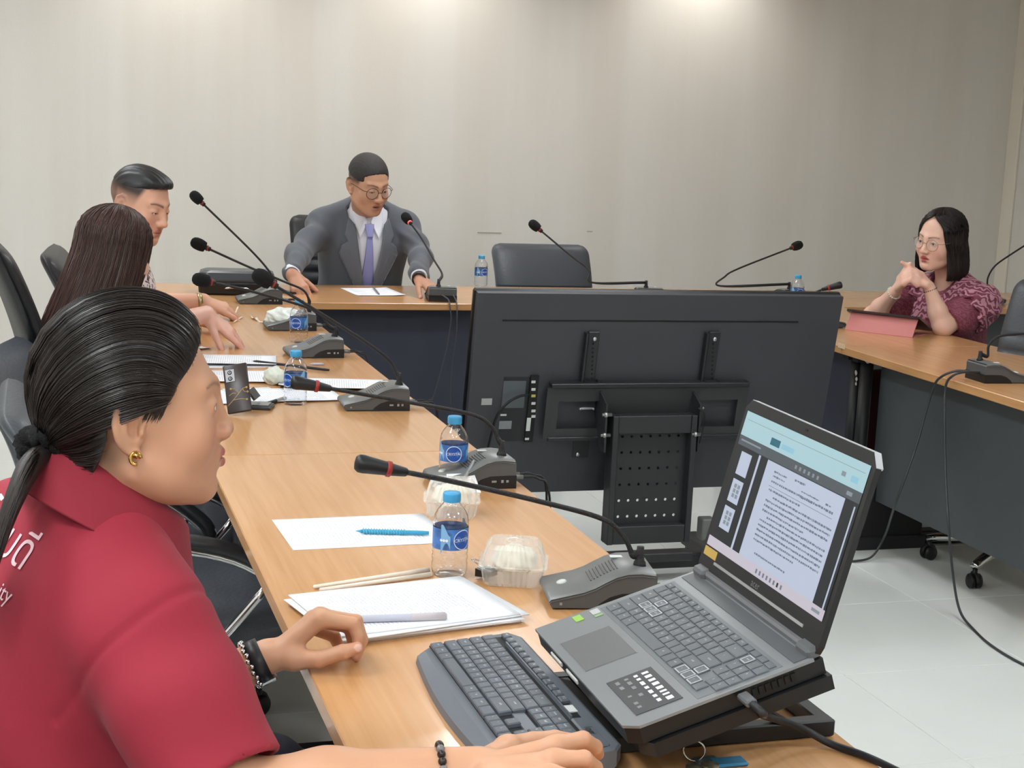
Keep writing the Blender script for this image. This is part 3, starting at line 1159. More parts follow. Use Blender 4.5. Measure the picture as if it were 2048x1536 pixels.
cable('microphone_cable', c2, .0042, M_CORD, 'grey cable from the right microphone running forward across the floor tiles', 'microphone cables')

# ------------------------------------------------------------------ water bottles
M_PET = mat('clear_plastic', (252, 253, 255), .02, trans=1.0, ior=1.45, spec=.6)
M_CAP = mat('blue_cap', (66, 158, 208), .4)
M_LABEL = mat('bottle_label', (62, 112, 180), .35, vary=(60, .5))
M_LABEL_D = mat('label_logo_blue', (26, 78, 168), .35)
M_LABEL_L = mat('label_pale_blue', (128, 178, 216), .35)
M_PRINT = mat('white_print', (235, 240, 245), .4)


def bottle(loc, logo_az, label, group='water bottles'):
    """logo_az: world angle (deg, from +x) that the round logo faces"""
    t_ = thing('water_bottle', loc, 0, label, 'bottle', group)
    R = .0305
    prof = [(.0, .001), (.024, .0), (.029, .004), (R, .010), (R, .022), (R - .0015, .025), (R, .028), (R, .034), (R - .0015, .037), (R, .040), (R, .046), (R - .0012, .048),
            (R - .0012, .086), (R, .088), (R - .0005, .094), (.028, .104), (.023, .113), (.0165, .121), (.0135, .126), (.0135, .131), (.0, .131)]
    wall = [(max(0.0, r_ - .0007), z_ + (.0007 if k_ == 0 else 0)) for k_, (r_, z_) in enumerate(prof)][::-1]
    wall[0] = (0.0, .1303)
    wall[1] = (.0128, .1303)
    bd = MB().lathe(prof, 28, caps=False)
    bd.lathe(wall, 28, caps=False)
    bd.build('body', M_PET, t_, fix=False)
    MB().lathe([(.0148, .127), (.0152, .128), (.0152, .140), (.0140, .1425), (.0, .1425)], 24, caps=False).build('cap', M_CAP, t_)
    lb = MB()
    rl = R - .0002

    def wrap(a, z, r=rl):
        return (r * math.cos(a), r * math.sin(a), z)
    n = 40
    a0 = math.radians(logo_az)
    vs = [wrap(2 * PI * k / n, z) for z in (.049, .085) for k in range(n)]
    fs = [(k, (k + 1) % n, n + (k + 1) % n, n + k) for k in range(n)]
    lb.add(vs, fs, 0, True)
    for s_, wd in ((-1, .55), (1.35, .5)):           # paler swooshes either side of the logo
        vs, fs = [], []
        for k in range(9):
            aa = a0 + s_ * (.75 + wd * k / 8)
            vs += [wrap(aa, .050 + .012 * math.sin(k * .5), rl + .0002), wrap(aa, .083 - .010 * math.cos(k * .45), rl + .0002)]
        fs = [(2 * k, 2 * k + 2, 2 * k + 3, 2 * k + 1) for k in range(8)]
        lb.add(vs, fs, 1, True)
    for rr, mi, up in ((.0172, 2, .0003), (.0158, 3, .0005)):
        vs = [wrap(a0, .0665, rl + up)] + [wrap(a0 + rr * math.cos(q) / rl, .0665 + rr * math.sin(q), rl + up) for q in [2 * PI * k / 28 for k in range(28)]]
        fs = [(0, 1 + k, 1 + (k + 1) % 28) for k in range(28)]
        lb.add(vs, fs, mi, True)
    tv, tf = text_mesh('CRYSTAL', .0078)
    lb.add([wrap(a0 + p.x / rl, .0665 + p.y + .05 * p.x, rl + .0008) for p in tv], tf, 2)
    for k in range(3):                               # the row of small drop marks
        for q in range(1):
            aa = a0 - .95 - .16 * k
            vs = [wrap(aa, .066, rl + .0006)] + [wrap(aa + .0024 * math.cos(w) / rl, .066 + .0024 * math.sin(w), rl + .0006) for w in [2 * PI * i_ / 10 for i_ in range(10)]]
            lb.add(vs, [(0, 1 + i_, 1 + (i_ + 1) % 10) for i_ in range(10)], 2)
    lb.build('label', [M_LABEL, M_LABEL_L, M_PRINT, M_LABEL_D], t_, fix=False)
    return t_


BOT = [((597, 688), -120, 'small water bottle with blue cap beside the white plastic bag'),
       ((590, 812), 215, 'small water bottle with blue cap behind the phone stand'),
       ((905, 968), -104, 'small water bottle with blue cap farther from the laptop, beside the pen'),
       ((898, 1152), -62, 'small water bottle with blue cap nearest the camera, beside the clear food box'),
       ((961, 572), -70, 'small water bottle on the far table left of the empty chair'),
       ((1592, 618), -90, 'small water bottle behind the screen with only its cap showing')]
for (u, v), az, lb in BOT:
    p = PZ(u, v - 4 if v > 600 else v, TZ)
    bottle((p.x, p.y, TZ), az, lb)

# ------------------------------------------------------------------ papers, pens and small things on the tables
def paper_material():
    m = bpy.data.materials.new('printed_paper')
    m.use_nodes = True
    nt = m.node_tree
    b = nt.nodes['Principled BSDF']
    b.inputs['Roughness'].default_value = .7
    L = nt.links.new
    tc = nt.nodes.new('ShaderNodeTexCoord')
    sp = nt.nodes.new('ShaderNodeSeparateXYZ')
    L(tc.outputs['Object'], sp.inputs['Vector'])

    def math_(op, a, b_=None, c=None):
        n = nt.nodes.new('ShaderNodeMath')
        n.operation = op
        for i_, x in enumerate((a, b_, c)):
            if x is None:
                continue
            if isinstance(x, (int, float)):
                n.inputs[i_].default_value = x
            else:
                L(x, n.inputs[i_])
        return n.outputs[0]
    y = sp.outputs['Y']
    x = sp.outputs['X']
    line = math_('LESS_THAN', math_('FRACT', math_('MULTIPLY', y, 150)), .40)
    inx = math_('LESS_THAN', math_('ABSOLUTE', x), .082)
    iny = math_('LESS_THAN', math_('ABSOLUTE', math_('ADD', y, .012)), .118)
    mp = nt.nodes.new('ShaderNodeMapping')
    mp.inputs['Scale'].default_value = (420, 900, 1)
    L(tc.outputs['Object'], mp.inputs['Vector'])
    n = nt.nodes.new('ShaderNodeTexNoise')
    n.inputs['Scale'].default_value = 1
    L(mp.outputs['Vector'], n.inputs['Vector'])
    ink = math_('GREATER_THAN', n.outputs['Fac'], .50)
    n2 = nt.nodes.new('ShaderNodeTexNoise')      # ragged line ends
    n2.inputs['Scale'].default_value = 22
    L(tc.outputs['Object'], n2.inputs['Vector'])
    rag = math_('GREATER_THAN', n2.outputs['Fac'], .40)
    k = math_('MULTIPLY', math_('MULTIPLY', line, inx), math_('MULTIPLY', iny, math_('MULTIPLY', ink, rag)))
    mx = nt.nodes.new('ShaderNodeMix')
    mx.data_type = 'RGBA'
    L(math_('MULTIPLY', k, .60), mx.inputs['Factor'])
    mx.inputs['A'].default_value = srgb(236, 238, 243)
    mx.inputs['B'].default_value = srgb(120, 122, 135)
    L(mx.outputs['Result'], b.inputs['Base Color'])
    return m


M_PAPER = paper_material()
M_BLANK = mat('blank_paper', (238, 240, 244), .7)


def sheet_mesh(w=.21, l=.297, curl=.0, thick=.0006, nx=8, ny=10):
    mb = MB()
    vs, fs = [], []
    for s in (1, 0):
        for j in range(ny + 1):
            for i_ in range(nx + 1):
                x, y = (i_ / nx - .5) * w, (j / ny - .5) * l
                z = thick * s + curl * (max(0, i_ / nx - .6) / .4) ** 2 + curl * .6 * (max(0, .3 - j / ny) / .3) ** 2
                vs.append((x, y, z))
    o = (nx + 1) * (ny + 1)
    for s in (0, 1):
        for j in range(ny):
            for i_ in range(nx):
                q = [s * o + j * (nx + 1) + i_, s * o + j * (nx + 1) + i_ + 1, s * o + (j + 1) * (nx + 1) + i_ + 1, s * o + (j + 1) * (nx + 1) + i_]
                fs.append(tuple(q if s == 0 else q[::-1]))
    ring = [i_ for i_ in range(nx + 1)] + [j * (nx + 1) + nx for j in range(1, ny + 1)] + [ny * (nx + 1) + i_ for i_ in range(nx - 1, -1, -1)] + [j * (nx + 1) for j in range(ny - 1, 0, -1)]
    for k in range(len(ring)):
        a, b_ = ring[k], ring[(k + 1) % len(ring)]
        fs.append((a, a + o, b_ + o, b_))
    return mb.add(vs, fs, 0, True)


def paper(c, rot, label, z=TZ, curl=0.0, m=None, w=.21, l=.297, group='sheets of paper'):
    o = sheet_mesh(w, l, curl).build('paper_sheet', m or M_PAPER)
    o.matrix_world = Matrix.Translation((c[0], c[1], z)) @ Matrix.Rotation(math.radians(rot), 4, 'Z')
    return tag(o, label, 'paper', group)


paper((.573, 2.735), -88, 'single printed sheet under the blue spiral pen', TZ + .0002)
paper((1.40, 6.60), 4, 'printed sheet on the far table in front of the man in the suit', TZ + .0002, .004)
# loose sheets around the phone and the long-haired woman
paper((.555, 4.72), -98, 'printed sheet under the long-haired woman\'s pointing hand', TZ + .0032, .006)
paper((.545, 4.70), -88, 'printed sheet lying beneath the pointed-at sheet', TZ + .0002, 0)
paper((.560, 4.43), -95, 'printed sheet with the black pencil on it', TZ + .0012, .004)
paper((.800, 4.29), -100, 'curled printed sheet by the inner table edge beside the second microphone', TZ + .0002, .010)
paper((.500, 4.12), -75, 'sheet partly hidden behind the phone on its stand', TZ + .0002, .003)
paper((.640, 4.13), -86, 'sheet with black edge strip lying between phone and water bottle', TZ + .0010, .003)
paper((.50, 4.98), -60, 'small white slip beside the pointing hand', TZ + .0002, .004, M_BLANK, .06, .05)

# the clipped stack in front of the red polo
st = thing('document_stack', (.545, 2.255, TZ), math.radians(-77), 'clipped stack of printed sheets under the woman\'s left hand', 'documents')
for k in range(7):
    o = sheet_mesh(.212, .30, 0, .0016).build('sheet', M_PAPER if k == 6 else M_BLANK, st)
    o.matrix_local = Matrix.Translation((random.uniform(-.006, .006), random.uniform(-.010, .010), .0003 + k * .0019)) @ Matrix.Rotation(random.uniform(-.05, .05), 4, 'Z')
cl = thing('binder_clip', label='black binder clip holding the corner of the paper stack', cat='clip', M=frame((.718, 2.405, TZ + .013), (.55, -.8, 0), (.8, .55, 0)))
MB().prism([(-.013, -.007), (.013, -.0045), (.013, .0045), (-.013, .007)], -.014, .014, 'y').build('clip_body', mat('clip_black', (20, 20, 22), .35), cl)
for s in (-1, 1):
    MB().tube(spline([(.010, -.008, s * .006), (-.010, -.008, s * .012), (-.030, -.003, s * .016), (-.030, .003, s * .016), (-.010, .008, s * .012), (.010, .008, s * .006)], 4), .0011, 6).build('wire_handle', M_CHROME, cl)
MB().tube([(0, 0, 0), (0, 0, 0.001)], .001, 4)


def pen(name, a, b_, r, m, label, tip=None, cap=None, parts=()):
    a, b_ = Vector(a), Vector(b_)
    L_ = (b_ - a).length
    t_ = thing(name, M=Matrix.Translation(a) @ (b_ - a).to_track_quat('Z', 'Y').to_matrix().to_4x4(), label=label, cat='pen', group='pens on the tables')
    MB().lathe([(0, .012), (r * .95, .012), (r, .014), (r, L_ - .012), (r * .8, L_), (0, L_)], 12, caps=False).build('barrel', m, t_)
    MB().lathe([(.0006, 0), (r * .9, .012)], 12).build('tip', tip or m, t_)
    if cap:
        MB().lathe([(r * 1.08, L_ * .62), (r * 1.1, L_ - .002), (0, L_ - .001)], 12, caps=False).build('cap', cap, t_)
    return t_


zt = TZ + .0135 + .0058
p1, p2 = PZ(705, 1238, zt), PZ(893, 1232, zt)
pen('marker_pen', p1, p2, .0058, mat('pen_pale', (196, 200, 214), .35), 'pale translucent marker pen on the paper stack', cap=mat('pen_pale_cap', (206, 200, 205), .3, alpha=1))
p1, p2 = PZ(712, 1062, TZ + .006), PZ(858, 1066, TZ + .006)
sp_ = pen('spiral_pen', p1, p2, .0042, mat('pen_blue', (58, 158, 196), .3), 'blue pen with spiral coil lying on the single printed sheet')
L_ = (p2 - p1).length
MB().tube([(.0055 * math.cos(k * .9), .0055 * math.sin(k * .9), .012 + k * .00072) for k in range(110)], .0008, 5).build('coil', mat('coil_blue', (96, 190, 220), .25), sp_)
p1, p2 = PZ(505, 722, TZ + .006), PZ(658, 740, TZ + .006)
pen('pencil', p1, p2, .0042, mat('pencil_black', (36, 36, 40), .4), 'black pencil lying across the sheets behind the water bottle')
p1, p2 = PZ(520, 812, TZ + .006), PZ(570, 796, TZ + .006)
pen('pen', p1, p2, .0052, mat('pen_dark', (30, 30, 36), .4), 'black pen with silver band beside the phone stand', cap=mat('pen_silver', (180, 182, 186), .3))
p1, p2 = PZ(618, 728, TZ + .005), PZ(648, 728, TZ + .005)
pen('pen', p1, p2, .0035, mat('pen_lilac', (190, 190, 214), .4), 'short pale pen behind the second water bottle')
# pen leaning by the farther bottle, thin chopsticks in paper, pen on the suited man's sheet
p1, p2 = PY(921, 968, 3.00), PY(950, 920, 3.02)
p1.z = TZ + .06
pen('pen', PZ(918, 978, TZ + .010), PY(948, 922, 3.06), .0040, mat('pen_grey', (150, 152, 150), .3, metal=.3), 'silver pen leaning on the microphone base next to the farther bottle')
p1, p2 = PZ(752, 577, TZ + .008), PZ(758, 588, TZ + .006)
pen('pen', p1 + Vector((0, .06, 0)), p2, .0036, mat('pen_grey2', (120, 120, 128), .35), 'small pen on the sheet in front of the suited man')
for k, (a, b_) in enumerate((((628, 1174), (858, 1140)), ((640, 1180), (862, 1149)))):
    o = MB().tube([PZ(*a, TZ + .004), PZ(*b_, TZ + .004)], [.0034, .0046], 6).build('chopstick', mat('pale_bamboo', (238, 228, 212), .6))
    tag(o, 'pale wooden chopstick %s the clipped stack' % ('farther from', 'nearer to')[k], 'chopstick', 'wooden chopsticks')
# upright white card and dark wrapper by the farther bottle
q = [PZ(900, 985, TZ), PZ(958, 992, TZ)]
cd = MB()
c0, c1_ = PZ(897, 985, TZ), PZ(962, 985, TZ)
top0, top1 = PY(893, 948, c0.y + .03), PY(948, 946, c1_.y + .03)
vs = [c0, c1_, top1, top0]
nrm = (Vector(c1_) - Vector(c0)).cross(Vector(top0) - Vector(c0)).normalized() * .0012
cd.add(vs + [p - nrm for p in vs], [(0, 1, 2, 3), (7, 6, 5, 4), (0, 4, 5, 1), (1, 5, 6, 2), (2, 6, 7, 3), (3, 7, 4, 0)])
tag(cd.build('paper_card', M_BLANK), 'white folded card leaning on the microphone base by the farther bottle', 'card')

# ------------------------------------------------------------------ clear food boxes
M_CLEAR = mat('clear_box', (246, 246, 240), .12, alpha=.30, spec=.8)
M_RICE = mat('white_food', (236, 232, 214), .8, bump=(60, .6))


def loft_rect(levels, n=6, rib=0.0):
    """rounded-rectangle rings: (half x, half y, corner r, z); rib waves the side"""
    mb = MB()
    vs, fs = [], []
    rings = []
    for hx, hy, rc, z in levels:
        ring = []
        for cx, cy, a0 in ((hx - rc, hy - rc, 0), (-hx + rc, hy - rc, 1), (-hx + rc, -hy + rc, 2), (hx - rc, -hy + rc, 3)):
            for k in range(n + 1):
                a = (a0 + k / n) * PI / 2
                ring.append((cx + rc * math.cos(a), cy + rc * math.sin(a), z))
        # extra points on the sides so ribs can show
        full = []
        m = len(ring)
        for k in range(m):
            p, q_ = ring[k], ring[(k + 1) % m]
            full.append(p)
            if k % (n + 1) == n:
                for s in range(1, 16):
                    t2 = s / 16
                    w = rib * (1 if s % 2 else -1)
                    x = p[0] + (q_[0] - p[0]) * t2
                    y = p[1] + (q_[1] - p[1]) * t2
                    l = math.hypot(x, y)
                    full.append((x * (1 + w / l), y * (1 + w / l), z))
        rings.append(full)
    m = len(rings[0])
    for r_ in rings:
        vs += r_
    for k in range(len(rings) - 1):
        for i_ in range(m):
            fs.append((k * m + i_, k * m + (i_ + 1) % m, (k + 1) * m + (i_ + 1) % m, (k + 1) * m + i_))
    mb.add(vs, fs, 0, False)
    return mb, rings


def food_box(c, rz, label, s=1.0):
    t_ = thing('food_box', (c[0], c[1], TZ), rz, label, 'food box', 'clear plastic food boxes')
    h = .052 * s
    mb, r_ = loft_rect([(h * .86, h * .80, .012, .0008), (h * .93, h * .86, .013, .006), (h * 1.0, h * .94, .014, .030), (h * 1.10, h * 1.04, .016, .032), (h * 1.10, h * 1.04, .016, .0335)], rib=.0012)
    m = len(r_[0])
    mb.f.append(tuple(range(m)))
    mb.m.append(0)
    mb.s.append(False)
    mb.build('tray', M_CLEAR, t_)
    mb, r_ = loft_rect([(h * 1.10, h * 1.04, .016, .0345), (h * 1.0, h * .94, .014, .036), (h * .86, h * .80, .016, .062), (h * .74, h * .68, .014, .069)], rib=.001)
    mb.f.append(tuple(3 * m + i_ for i_ in range(m)))
    mb.m.append(0)
    mb.s.append(False)
    mb.lathe([(.010, .0695), (.014, .0712), (.016, .0695)], 20, caps=False)
    mb.build('lid', M_CLEAR, t_)
    bm = bmesh.new()
    bmesh.ops.create_icosphere(bm, subdivisions=4, radius=1)
    for v in bm.verts:
        p = v.co.copy()
        k = 1 + .10 * math.sin(p.x * 7) * math.sin(p.y * 6 + 1) + .06 * math.sin(p.z * 9 + p.x * 5)
        v.co = Vector((p.x * .038 * k, p.y * .035 * k, p.z * .025 * k))
    MB().bm(bm, 0, True, Matrix.Translation((0, 0, .036))).build('steamed_bun', M_RICE, t_)
    bm.free()
    return t_


food_box((.762, 2.395), math.radians(-20), 'clear plastic food box with white bun next to the near bottle', 1.0)
food_box((.770, 2.835), math.radians(-14), 'clear plastic food box with white bun behind the near bottle', .95)
# tied white bag on its dark box, and the loose wrapper strip
bm = bmesh.new()
bmesh.ops.create_icosphere(bm, subdivisions=5, radius=1)
for v in bm.verts:
    p = v.co.copy()
    k = 1 + .07 * math.sin(p.x * 9 + p.z * 4) + .06 * math.sin(p.y * 11 - p.z * 7) + .02 * math.sin(p.z * 15 + p.x * 8)
    sz = .036 if p.z > 0 else .034
    v.co = Vector((p.x * .062 * k, p.y * .055 * k, max(p.z, -.86) * sz * k))
pc = PZ(556, 652, TZ)
o = MB().bm(bm, 0, True, Matrix.Translation((pc.x + .01, pc.y - .05, TZ + .036))).build('plastic_bag', mat('white_bag', (214, 222, 216), .3, bump=(45, .5), sheen=.2))
tag(o, 'crumpled white plastic bag with food in front of a microphone base', 'bag')
bm.free()
wr_ = MB()
P_ = [PZ(u, v, TZ + .004) for u, v in ((502, 634), (516, 640), (528, 648), (545, 648))]
vs = []
for k, p in enumerate(spline(P_, 5)):
    vs += [p + Vector((0, -.03, .004 * math.sin(k))), p + Vector((0, .03, .006 * math.cos(k * 1.3))), p + Vector((0, .03, .006 * math.cos(k * 1.3) - .001)), p + Vector((0, -.03, .004 * math.sin(k) - .001))]
n = len(vs) // 4
fs = []
for k in range(n - 1):
    for j in range(4):
        fs.append((k * 4 + j, k * 4 + (j + 1) % 4, k * 4 + 4 + (j + 1) % 4, k * 4 + 4 + j))
fs += [(3, 2, 1, 0), tuple(4 * (n - 1) + j for j in range(4))]
wr_.add(vs, fs, 0, True)
tag(wr_.build('tissue', mat('tissue_cream', (236, 226, 206), .8)), 'cream tissue strip lying beside the white plastic bag', 'tissue')
# white tissue block between phone and bottle
bm = bmesh.new()
bmesh.ops.create_icosphere(bm, subdivisions=3, radius=1)
for v in bm.verts:
    p = v.co
    k = 1 + .12 * math.sin(p.x * 8 + p.y * 5) + .1 * math.sin(p.z * 9 - p.y * 6)
    v.co = Vector((p.x * .030 * k, p.y * .035 * k, max(-.8, p.z) * .026 * k))
pc = PZ(552, 772, TZ)
tag(MB().bm(bm, 0, True, Matrix.Translation((pc.x, pc.y + .03, TZ + .022))).build('food_bundle', mat('greenish_wrap', (206, 210, 196), .45, bump=(50, .4))), 'small pale wrapped bundle between the phone and the water bottle', 'bundle')
bm.free()
# small box mirror and straws near the patterned-shirt man's hand: thin pale sticks
for k, (a, b_) in enumerate((((465, 640), (476, 614)), ((468, 644), (484, 634)))):
    o = MB().tube([PZ(*a, TZ + .004), PZ(*b_, TZ + (.03, .004)[k])], .0028, 6).build('drinking_straw', mat('straw_white', (238, 226, 214), .5))
    tag(o, 'pale drinking straw %s near the patterned-shirt man\'s hand' % ('standing up', 'lying flat')[k], 'straw', 'drinking straws')

# ------------------------------------------------------------------ black camera-style case on the far corner
bc = PZ(480, 588, TZ)
t_ = thing('black_case', (.80, 6.50, TZ), math.radians(-6), 'glossy black hard case lying in the far left table corner', 'case')
mb, r_ = loft_rect([(.145, .075, .03, .001), (.155, .085, .035, .008), (.160, .090, .04, .048), (.158, .088, .04, .055)])
m = len(r_[0])
mb.f += [tuple(range(m)), tuple(3 * m + i_ for i_ in range(m))]
mb.m += [0, 0]
mb.s += [False, False]
mb.build('lower_shell', mat('case_black', (20, 20, 23), .35), t_)
mb, r_ = loft_rect([(.158, .088, .04, .057), (.160, .090, .04, .064), (.150, .080, .035, .092), (.130, .062, .03, .100)])
mb.f += [tuple(range(m)), tuple(3 * m + i_ for i_ in range(m))]
mb.m += [0, 0]
mb.s += [False, False]
mb.build('upper_shell', mat('case_grey', (58, 62, 68), .3), t_)
MB().tube(spline([(-.05, -.092, .03), (-.02, -.100, .034), (.02, -.100, .034), (.05, -.092, .03)], 4), .004, 6).build('handle', M_CHROME, t_)

# ------------------------------------------------------------------ phone on its stand
ph = thing('smartphone', label='brown-backed smartphone with gold flower drawing propped on a stand', cat='phone',
           M=None)
_bl = PZ(456, 829, TZ + .003)
_br, _tl = PY(504, 821, _bl.y - .015), PY(481, 733, _bl.y + .05)
ph.matrix_world = frame((_bl + _br) / 2, _br - _bl, _tl - _bl)
PHW, PHH = (_br - _bl).length, (_tl - _bl).length
MB().box((0, PHH / 2, 0), (PHW, PHH, .009), ch=.003, seg=2).build('case', mat('phone_brown', (48, 38, 36), .3), ph)
MB().box((-.014, PHH - .030, .0050), (.024, .034, .0016), ch=.0006).build('camera_block', mat('phone_cam', (38, 30, 29), .2), ph)
for dy in (-.008, .008):
    MB().lathe([(.0055, .0056), (.0055, .0068), (.003, .0070), (.0, .0066)], 14, M=Matrix.Translation((-.014, PHH - .030 + dy, 0)), caps=False).build('lens', mat('lens_black', (8, 8, 10), .08), ph)
gold = mat('gold_line', (176, 142, 96), .4, metal=.4)
fl_ = MB()
for pts in ([(-.028, .020), (-.012, .034), (.004, .050), (.014, .060), (.024, .062)], [(-.012, .034), (.008, .034), (.022, .030)], [(.004, .050), (-.006, .062), (-.016, .064)], [(.014, .060), (.018, .052), (.026, .050)], [(-.022, .046), (-.012, .052), (-.004, .050)]):
    fl_.tube(spline([(x, y, .0047) for x, y in pts], 5), .0009, 5)
for x, y in ((.024, .062), (.022, .030), (-.016, .064), (.026, .050)):
    fl_.lathe([(0, .0046), (.003, .0047), (.003, .0053), (0, .0056)], 8, M=Matrix.Translation((x, y, 0)), caps=False)
fl_.build('gold_drawing', gold, ph)
stn = thing('phone_stand', label='small grey folding phone stand behind the smartphone', cat='stand', M=Matrix.Translation(PZ(498, 818, TZ)) @ Matrix.Rotation(-.35, 4, 'Z'))
MB().box((.02, .02, .005), (.075, .060, .010), ch=.003).build('base', mat('stand_grey', (60, 62, 66), .35), stn)
MB().box((.02, .02, .0115), (.060, .045, .003), ch=.001).build('silver_plate', mat('stand_silver', (140, 143, 148), .25, metal=.6), stn)
MB().box((0, 0, 0), (.03, .06, .006), M=Matrix.Translation((.005, .03, .035)) @ Matrix.Rotation(.9, 4, 'Y')).build('prop', mat('stand_grey'), stn)

# ------------------------------------------------------------------ tablet in a pink cover (right table)
a, b_ = PZ(1690, 660, TZ), PZ(1824, 676, TZ)
tb = thing('tablet', label='tablet propped in a pink folding cover in front of the woman in burgundy', cat='tablet', M=frame(a, b_ - a, (1, .6, 0)))
L_ = (b_ - a).length
M_PINK = mat('pink_cover', (196, 122, 118), .6)
MB().prism([(0, 0), (.05, .070), (.052, .067), (.006, 0)], 0, L_, 'x', M=None).build('cover_front', M_PINK, tb)
MB().prism([(.0, .0), (.15, .0), (.15, .003), (.0, .003)], 0, L_, 'x').build('cover_base', M_PINK, tb)
MB().prism([(.030, .074), (.20, .010), (.203, .016), (.034, .081)], -.012, L_ + .012, 'x').build('tablet_body', mat('tablet_dark', (40, 34, 36), .25), tb)
# white folder edge right by the frame (thin silver laptop lid)
lp = thing('laptop', (3.36, 4.34, TZ), math.radians(62), 'silver laptop lid cut off by the right edge of the photo', 'laptop')
MB().box((0, 0, .008), (.32, .22, .014), ch=.003).build('base', mat('silver_shell', (176, 178, 182), .3, metal=.5), lp)
MB().box((0, -.12, .11), (.32, .008, .21), M=Matrix.Rotation(.18, 4, 'X'), ch=.003).build('lid', mat('silver_shell'), lp)

# keys on a ring at the bottom of the frame
kc = PZ(1392, 1530, TZ)
kr = thing('key_ring', (kc.x, kc.y, TZ), 0, 'steel key ring with keys and blue tag in front of the laptop stand', 'keys')
MB().tube([(.0, .013 * math.cos(2 * PI * k / 24), .015 + .013 * math.sin(2 * PI * k / 24)) for k in range(25)], .0014, 6, caps=False, ).build('ring', M_CHROME, kr).matrix_local = Matrix.Translation((0, .008, 0)) @ Matrix.Rotation(1.15, 4, 'Z')
for k, (x, y, a) in enumerate(((-.006, -.010, 2.2), (.012, -.014, 1.2))):
    kb = MB().lathe([(.0, .0), (.011, .0), (.011, .0022), (.0, .0022)], 16, caps=False)
    kb.box((.022, 0, .0011), (.026, .006, .0022)).box((.026, -.004, .0011), (.004, .004, .0022)).box((.033, -.004, .0011), (.003, .004, .0022))
    kb.build('key', mat('key_brass', (196, 186, 160), .3, metal=.9), kr).matrix_local = Matrix.Translation((x, y, .001 + .0026 * k)) @ Matrix.Rotation(a + PI, 4, 'Z')
MB().box((.040, -.006, .003), (.045, .024, .005), ch=.002).build('blue_tag', mat('tag_blue', (44, 116, 150), .4), kr)
MB().box((.016, .004, .0025), (.030, .022, .004), ch=.0015).build('grey_fob', mat('fob_grey', (88, 100, 112), .4), kr)

# ------------------------------------------------------------------ the big screen on its trolley, seen from behind
M_TVB = mat('tv_back', (60, 62, 67), .5, bump=(1200, .05, (1, 1, .1)), vary=(2.5, .05))
M_TVG = mat('tv_groove', (14, 14, 16), .6)
M_BOLT = mat('bolt', (190, 190, 192), .3, metal=.9)
TVW, TVH = 1.305, .705
tilt = math.atan2(.12, .70)
tv = thing('television', label='large flat screen seen from behind on a black trolley', cat='television',
           M=Matrix.Translation((1.983, 4.84, .285)) @ Matrix.Rotation(tilt, 4, 'X'))
tvi = tv.matrix_world.inverted()


def on_tv(u, v, depth=0.0):
    """photo pixel -> local (x, z) on the plane y = -depth of the screen frame"""
    o = tvi @ Vector((0, 0, CAMZ))
    d = tvi.to_3x3() @ Vector(_ray(u, v))
    k = (-depth - o.y) / d.y
    p = o + d * k
    return p.x, p.z


def tv_box(u0, v0, u1, v1, d0, d1, name, m, ch=.0, mb=None, mi=0):
    """box covering the pixel rectangle at depth d1 (towards the viewer), sitting on depth d0"""
    xa, za = on_tv(u0, (v0 + v1) / 2, d1)
    xb, _ = on_tv(u1, (v0 + v1) / 2, d1)
    _, zt_ = on_tv((u0 + u1) / 2, v0, d1)
    _, zb = on_tv((u0 + u1) / 2, v1, d1)
    b = mb or MB()
    b.box(((xa + xb) / 2, -(d0 + d1) / 2, (zt_ + zb) / 2), (xb - xa, d1 - d0, zt_ - zb), ch=ch, mi=mi)
    return b if mb is not None else b.build(name, m, tv)


MB().box((0, .012, TVH / 2), (TVW, .024, TVH), ch=.006).build('screen_panel', mat('tv_frame', (20, 20, 22), .35), tv)
MB().box((0, .0245, TVH / 2), (TVW - .02, .002, TVH - .02)).build('screen_glass', mat('tv_glass', (8, 8, 10), .08), tv)
MB().prism([(-TVW / 2 + .006, .006), (TVW / 2 - .006, .006), (TVW / 2 - .006, TVH - .006), (-TVW / 2 + .006, TVH - .006)], -.0262, .002, 'y').build('back_cover', M_TVB, tv)
tv_box(1005, 641, 1597, 644, .0255, .0275, 'vent_slot', M_TVG)
# port bay with stickers and connectors
tv_box(1002, 754, 1058, 882, .026, .028, 'port_bay', mat('tv_bay', (34, 35, 38), .5))
tv_box(1005, 762, 1050, 816, .028, .029, 'rating_plate', mat('rating_plate', (82, 88, 92), .4))
tv_box(998, 842, 1023, 858, .028, .0286, 'barcode_sticker', mat('sticker_grey', (128, 132, 136), .5))
tv_box(1001, 828, 1013, 832, .028, .0286, 'port_print', M_BOLT)
tv_box(963, 797, 984, 810, .026, .0266, 'white_sticker', mat('sticker_white', (168, 168, 166), .5))
tv_box(1056, 752, 1072, 884, .026, .036, 'port_rail', M_TVG)
for k, v in enumerate((764, 779, 792, 807, 822, 833)):
    tv_box(1063, v - 2.5, 1071, v + 2.5, .036, .0375, 'port', mat('port_yellow', (190, 180, 90), .5) if k == 2 else M_MARK)
tv_box(1053, 836, 1061, 862, .036, .0375, 'port_label', M_MARK)
tv_box(1050, 876, 1058, 880, .036, .0375, 'port', M_MARK)
# signal lead looping out of the bay
x0_, z0_ = on_tv(1058, 790, .04)
pts = [(x0_, -.042, z0_)] + [(on_tv(u, v, .05)[0], -.05, on_tv(u, v, .05)[1]) for u, v in ((1040, 792), (1015, 806), (995, 830), (985, 860), (975, 905), (970, 960))]
MB().tube(spline(pts, 6), .0045, 8).build('signal_cable', M_PLASTIC, tv)
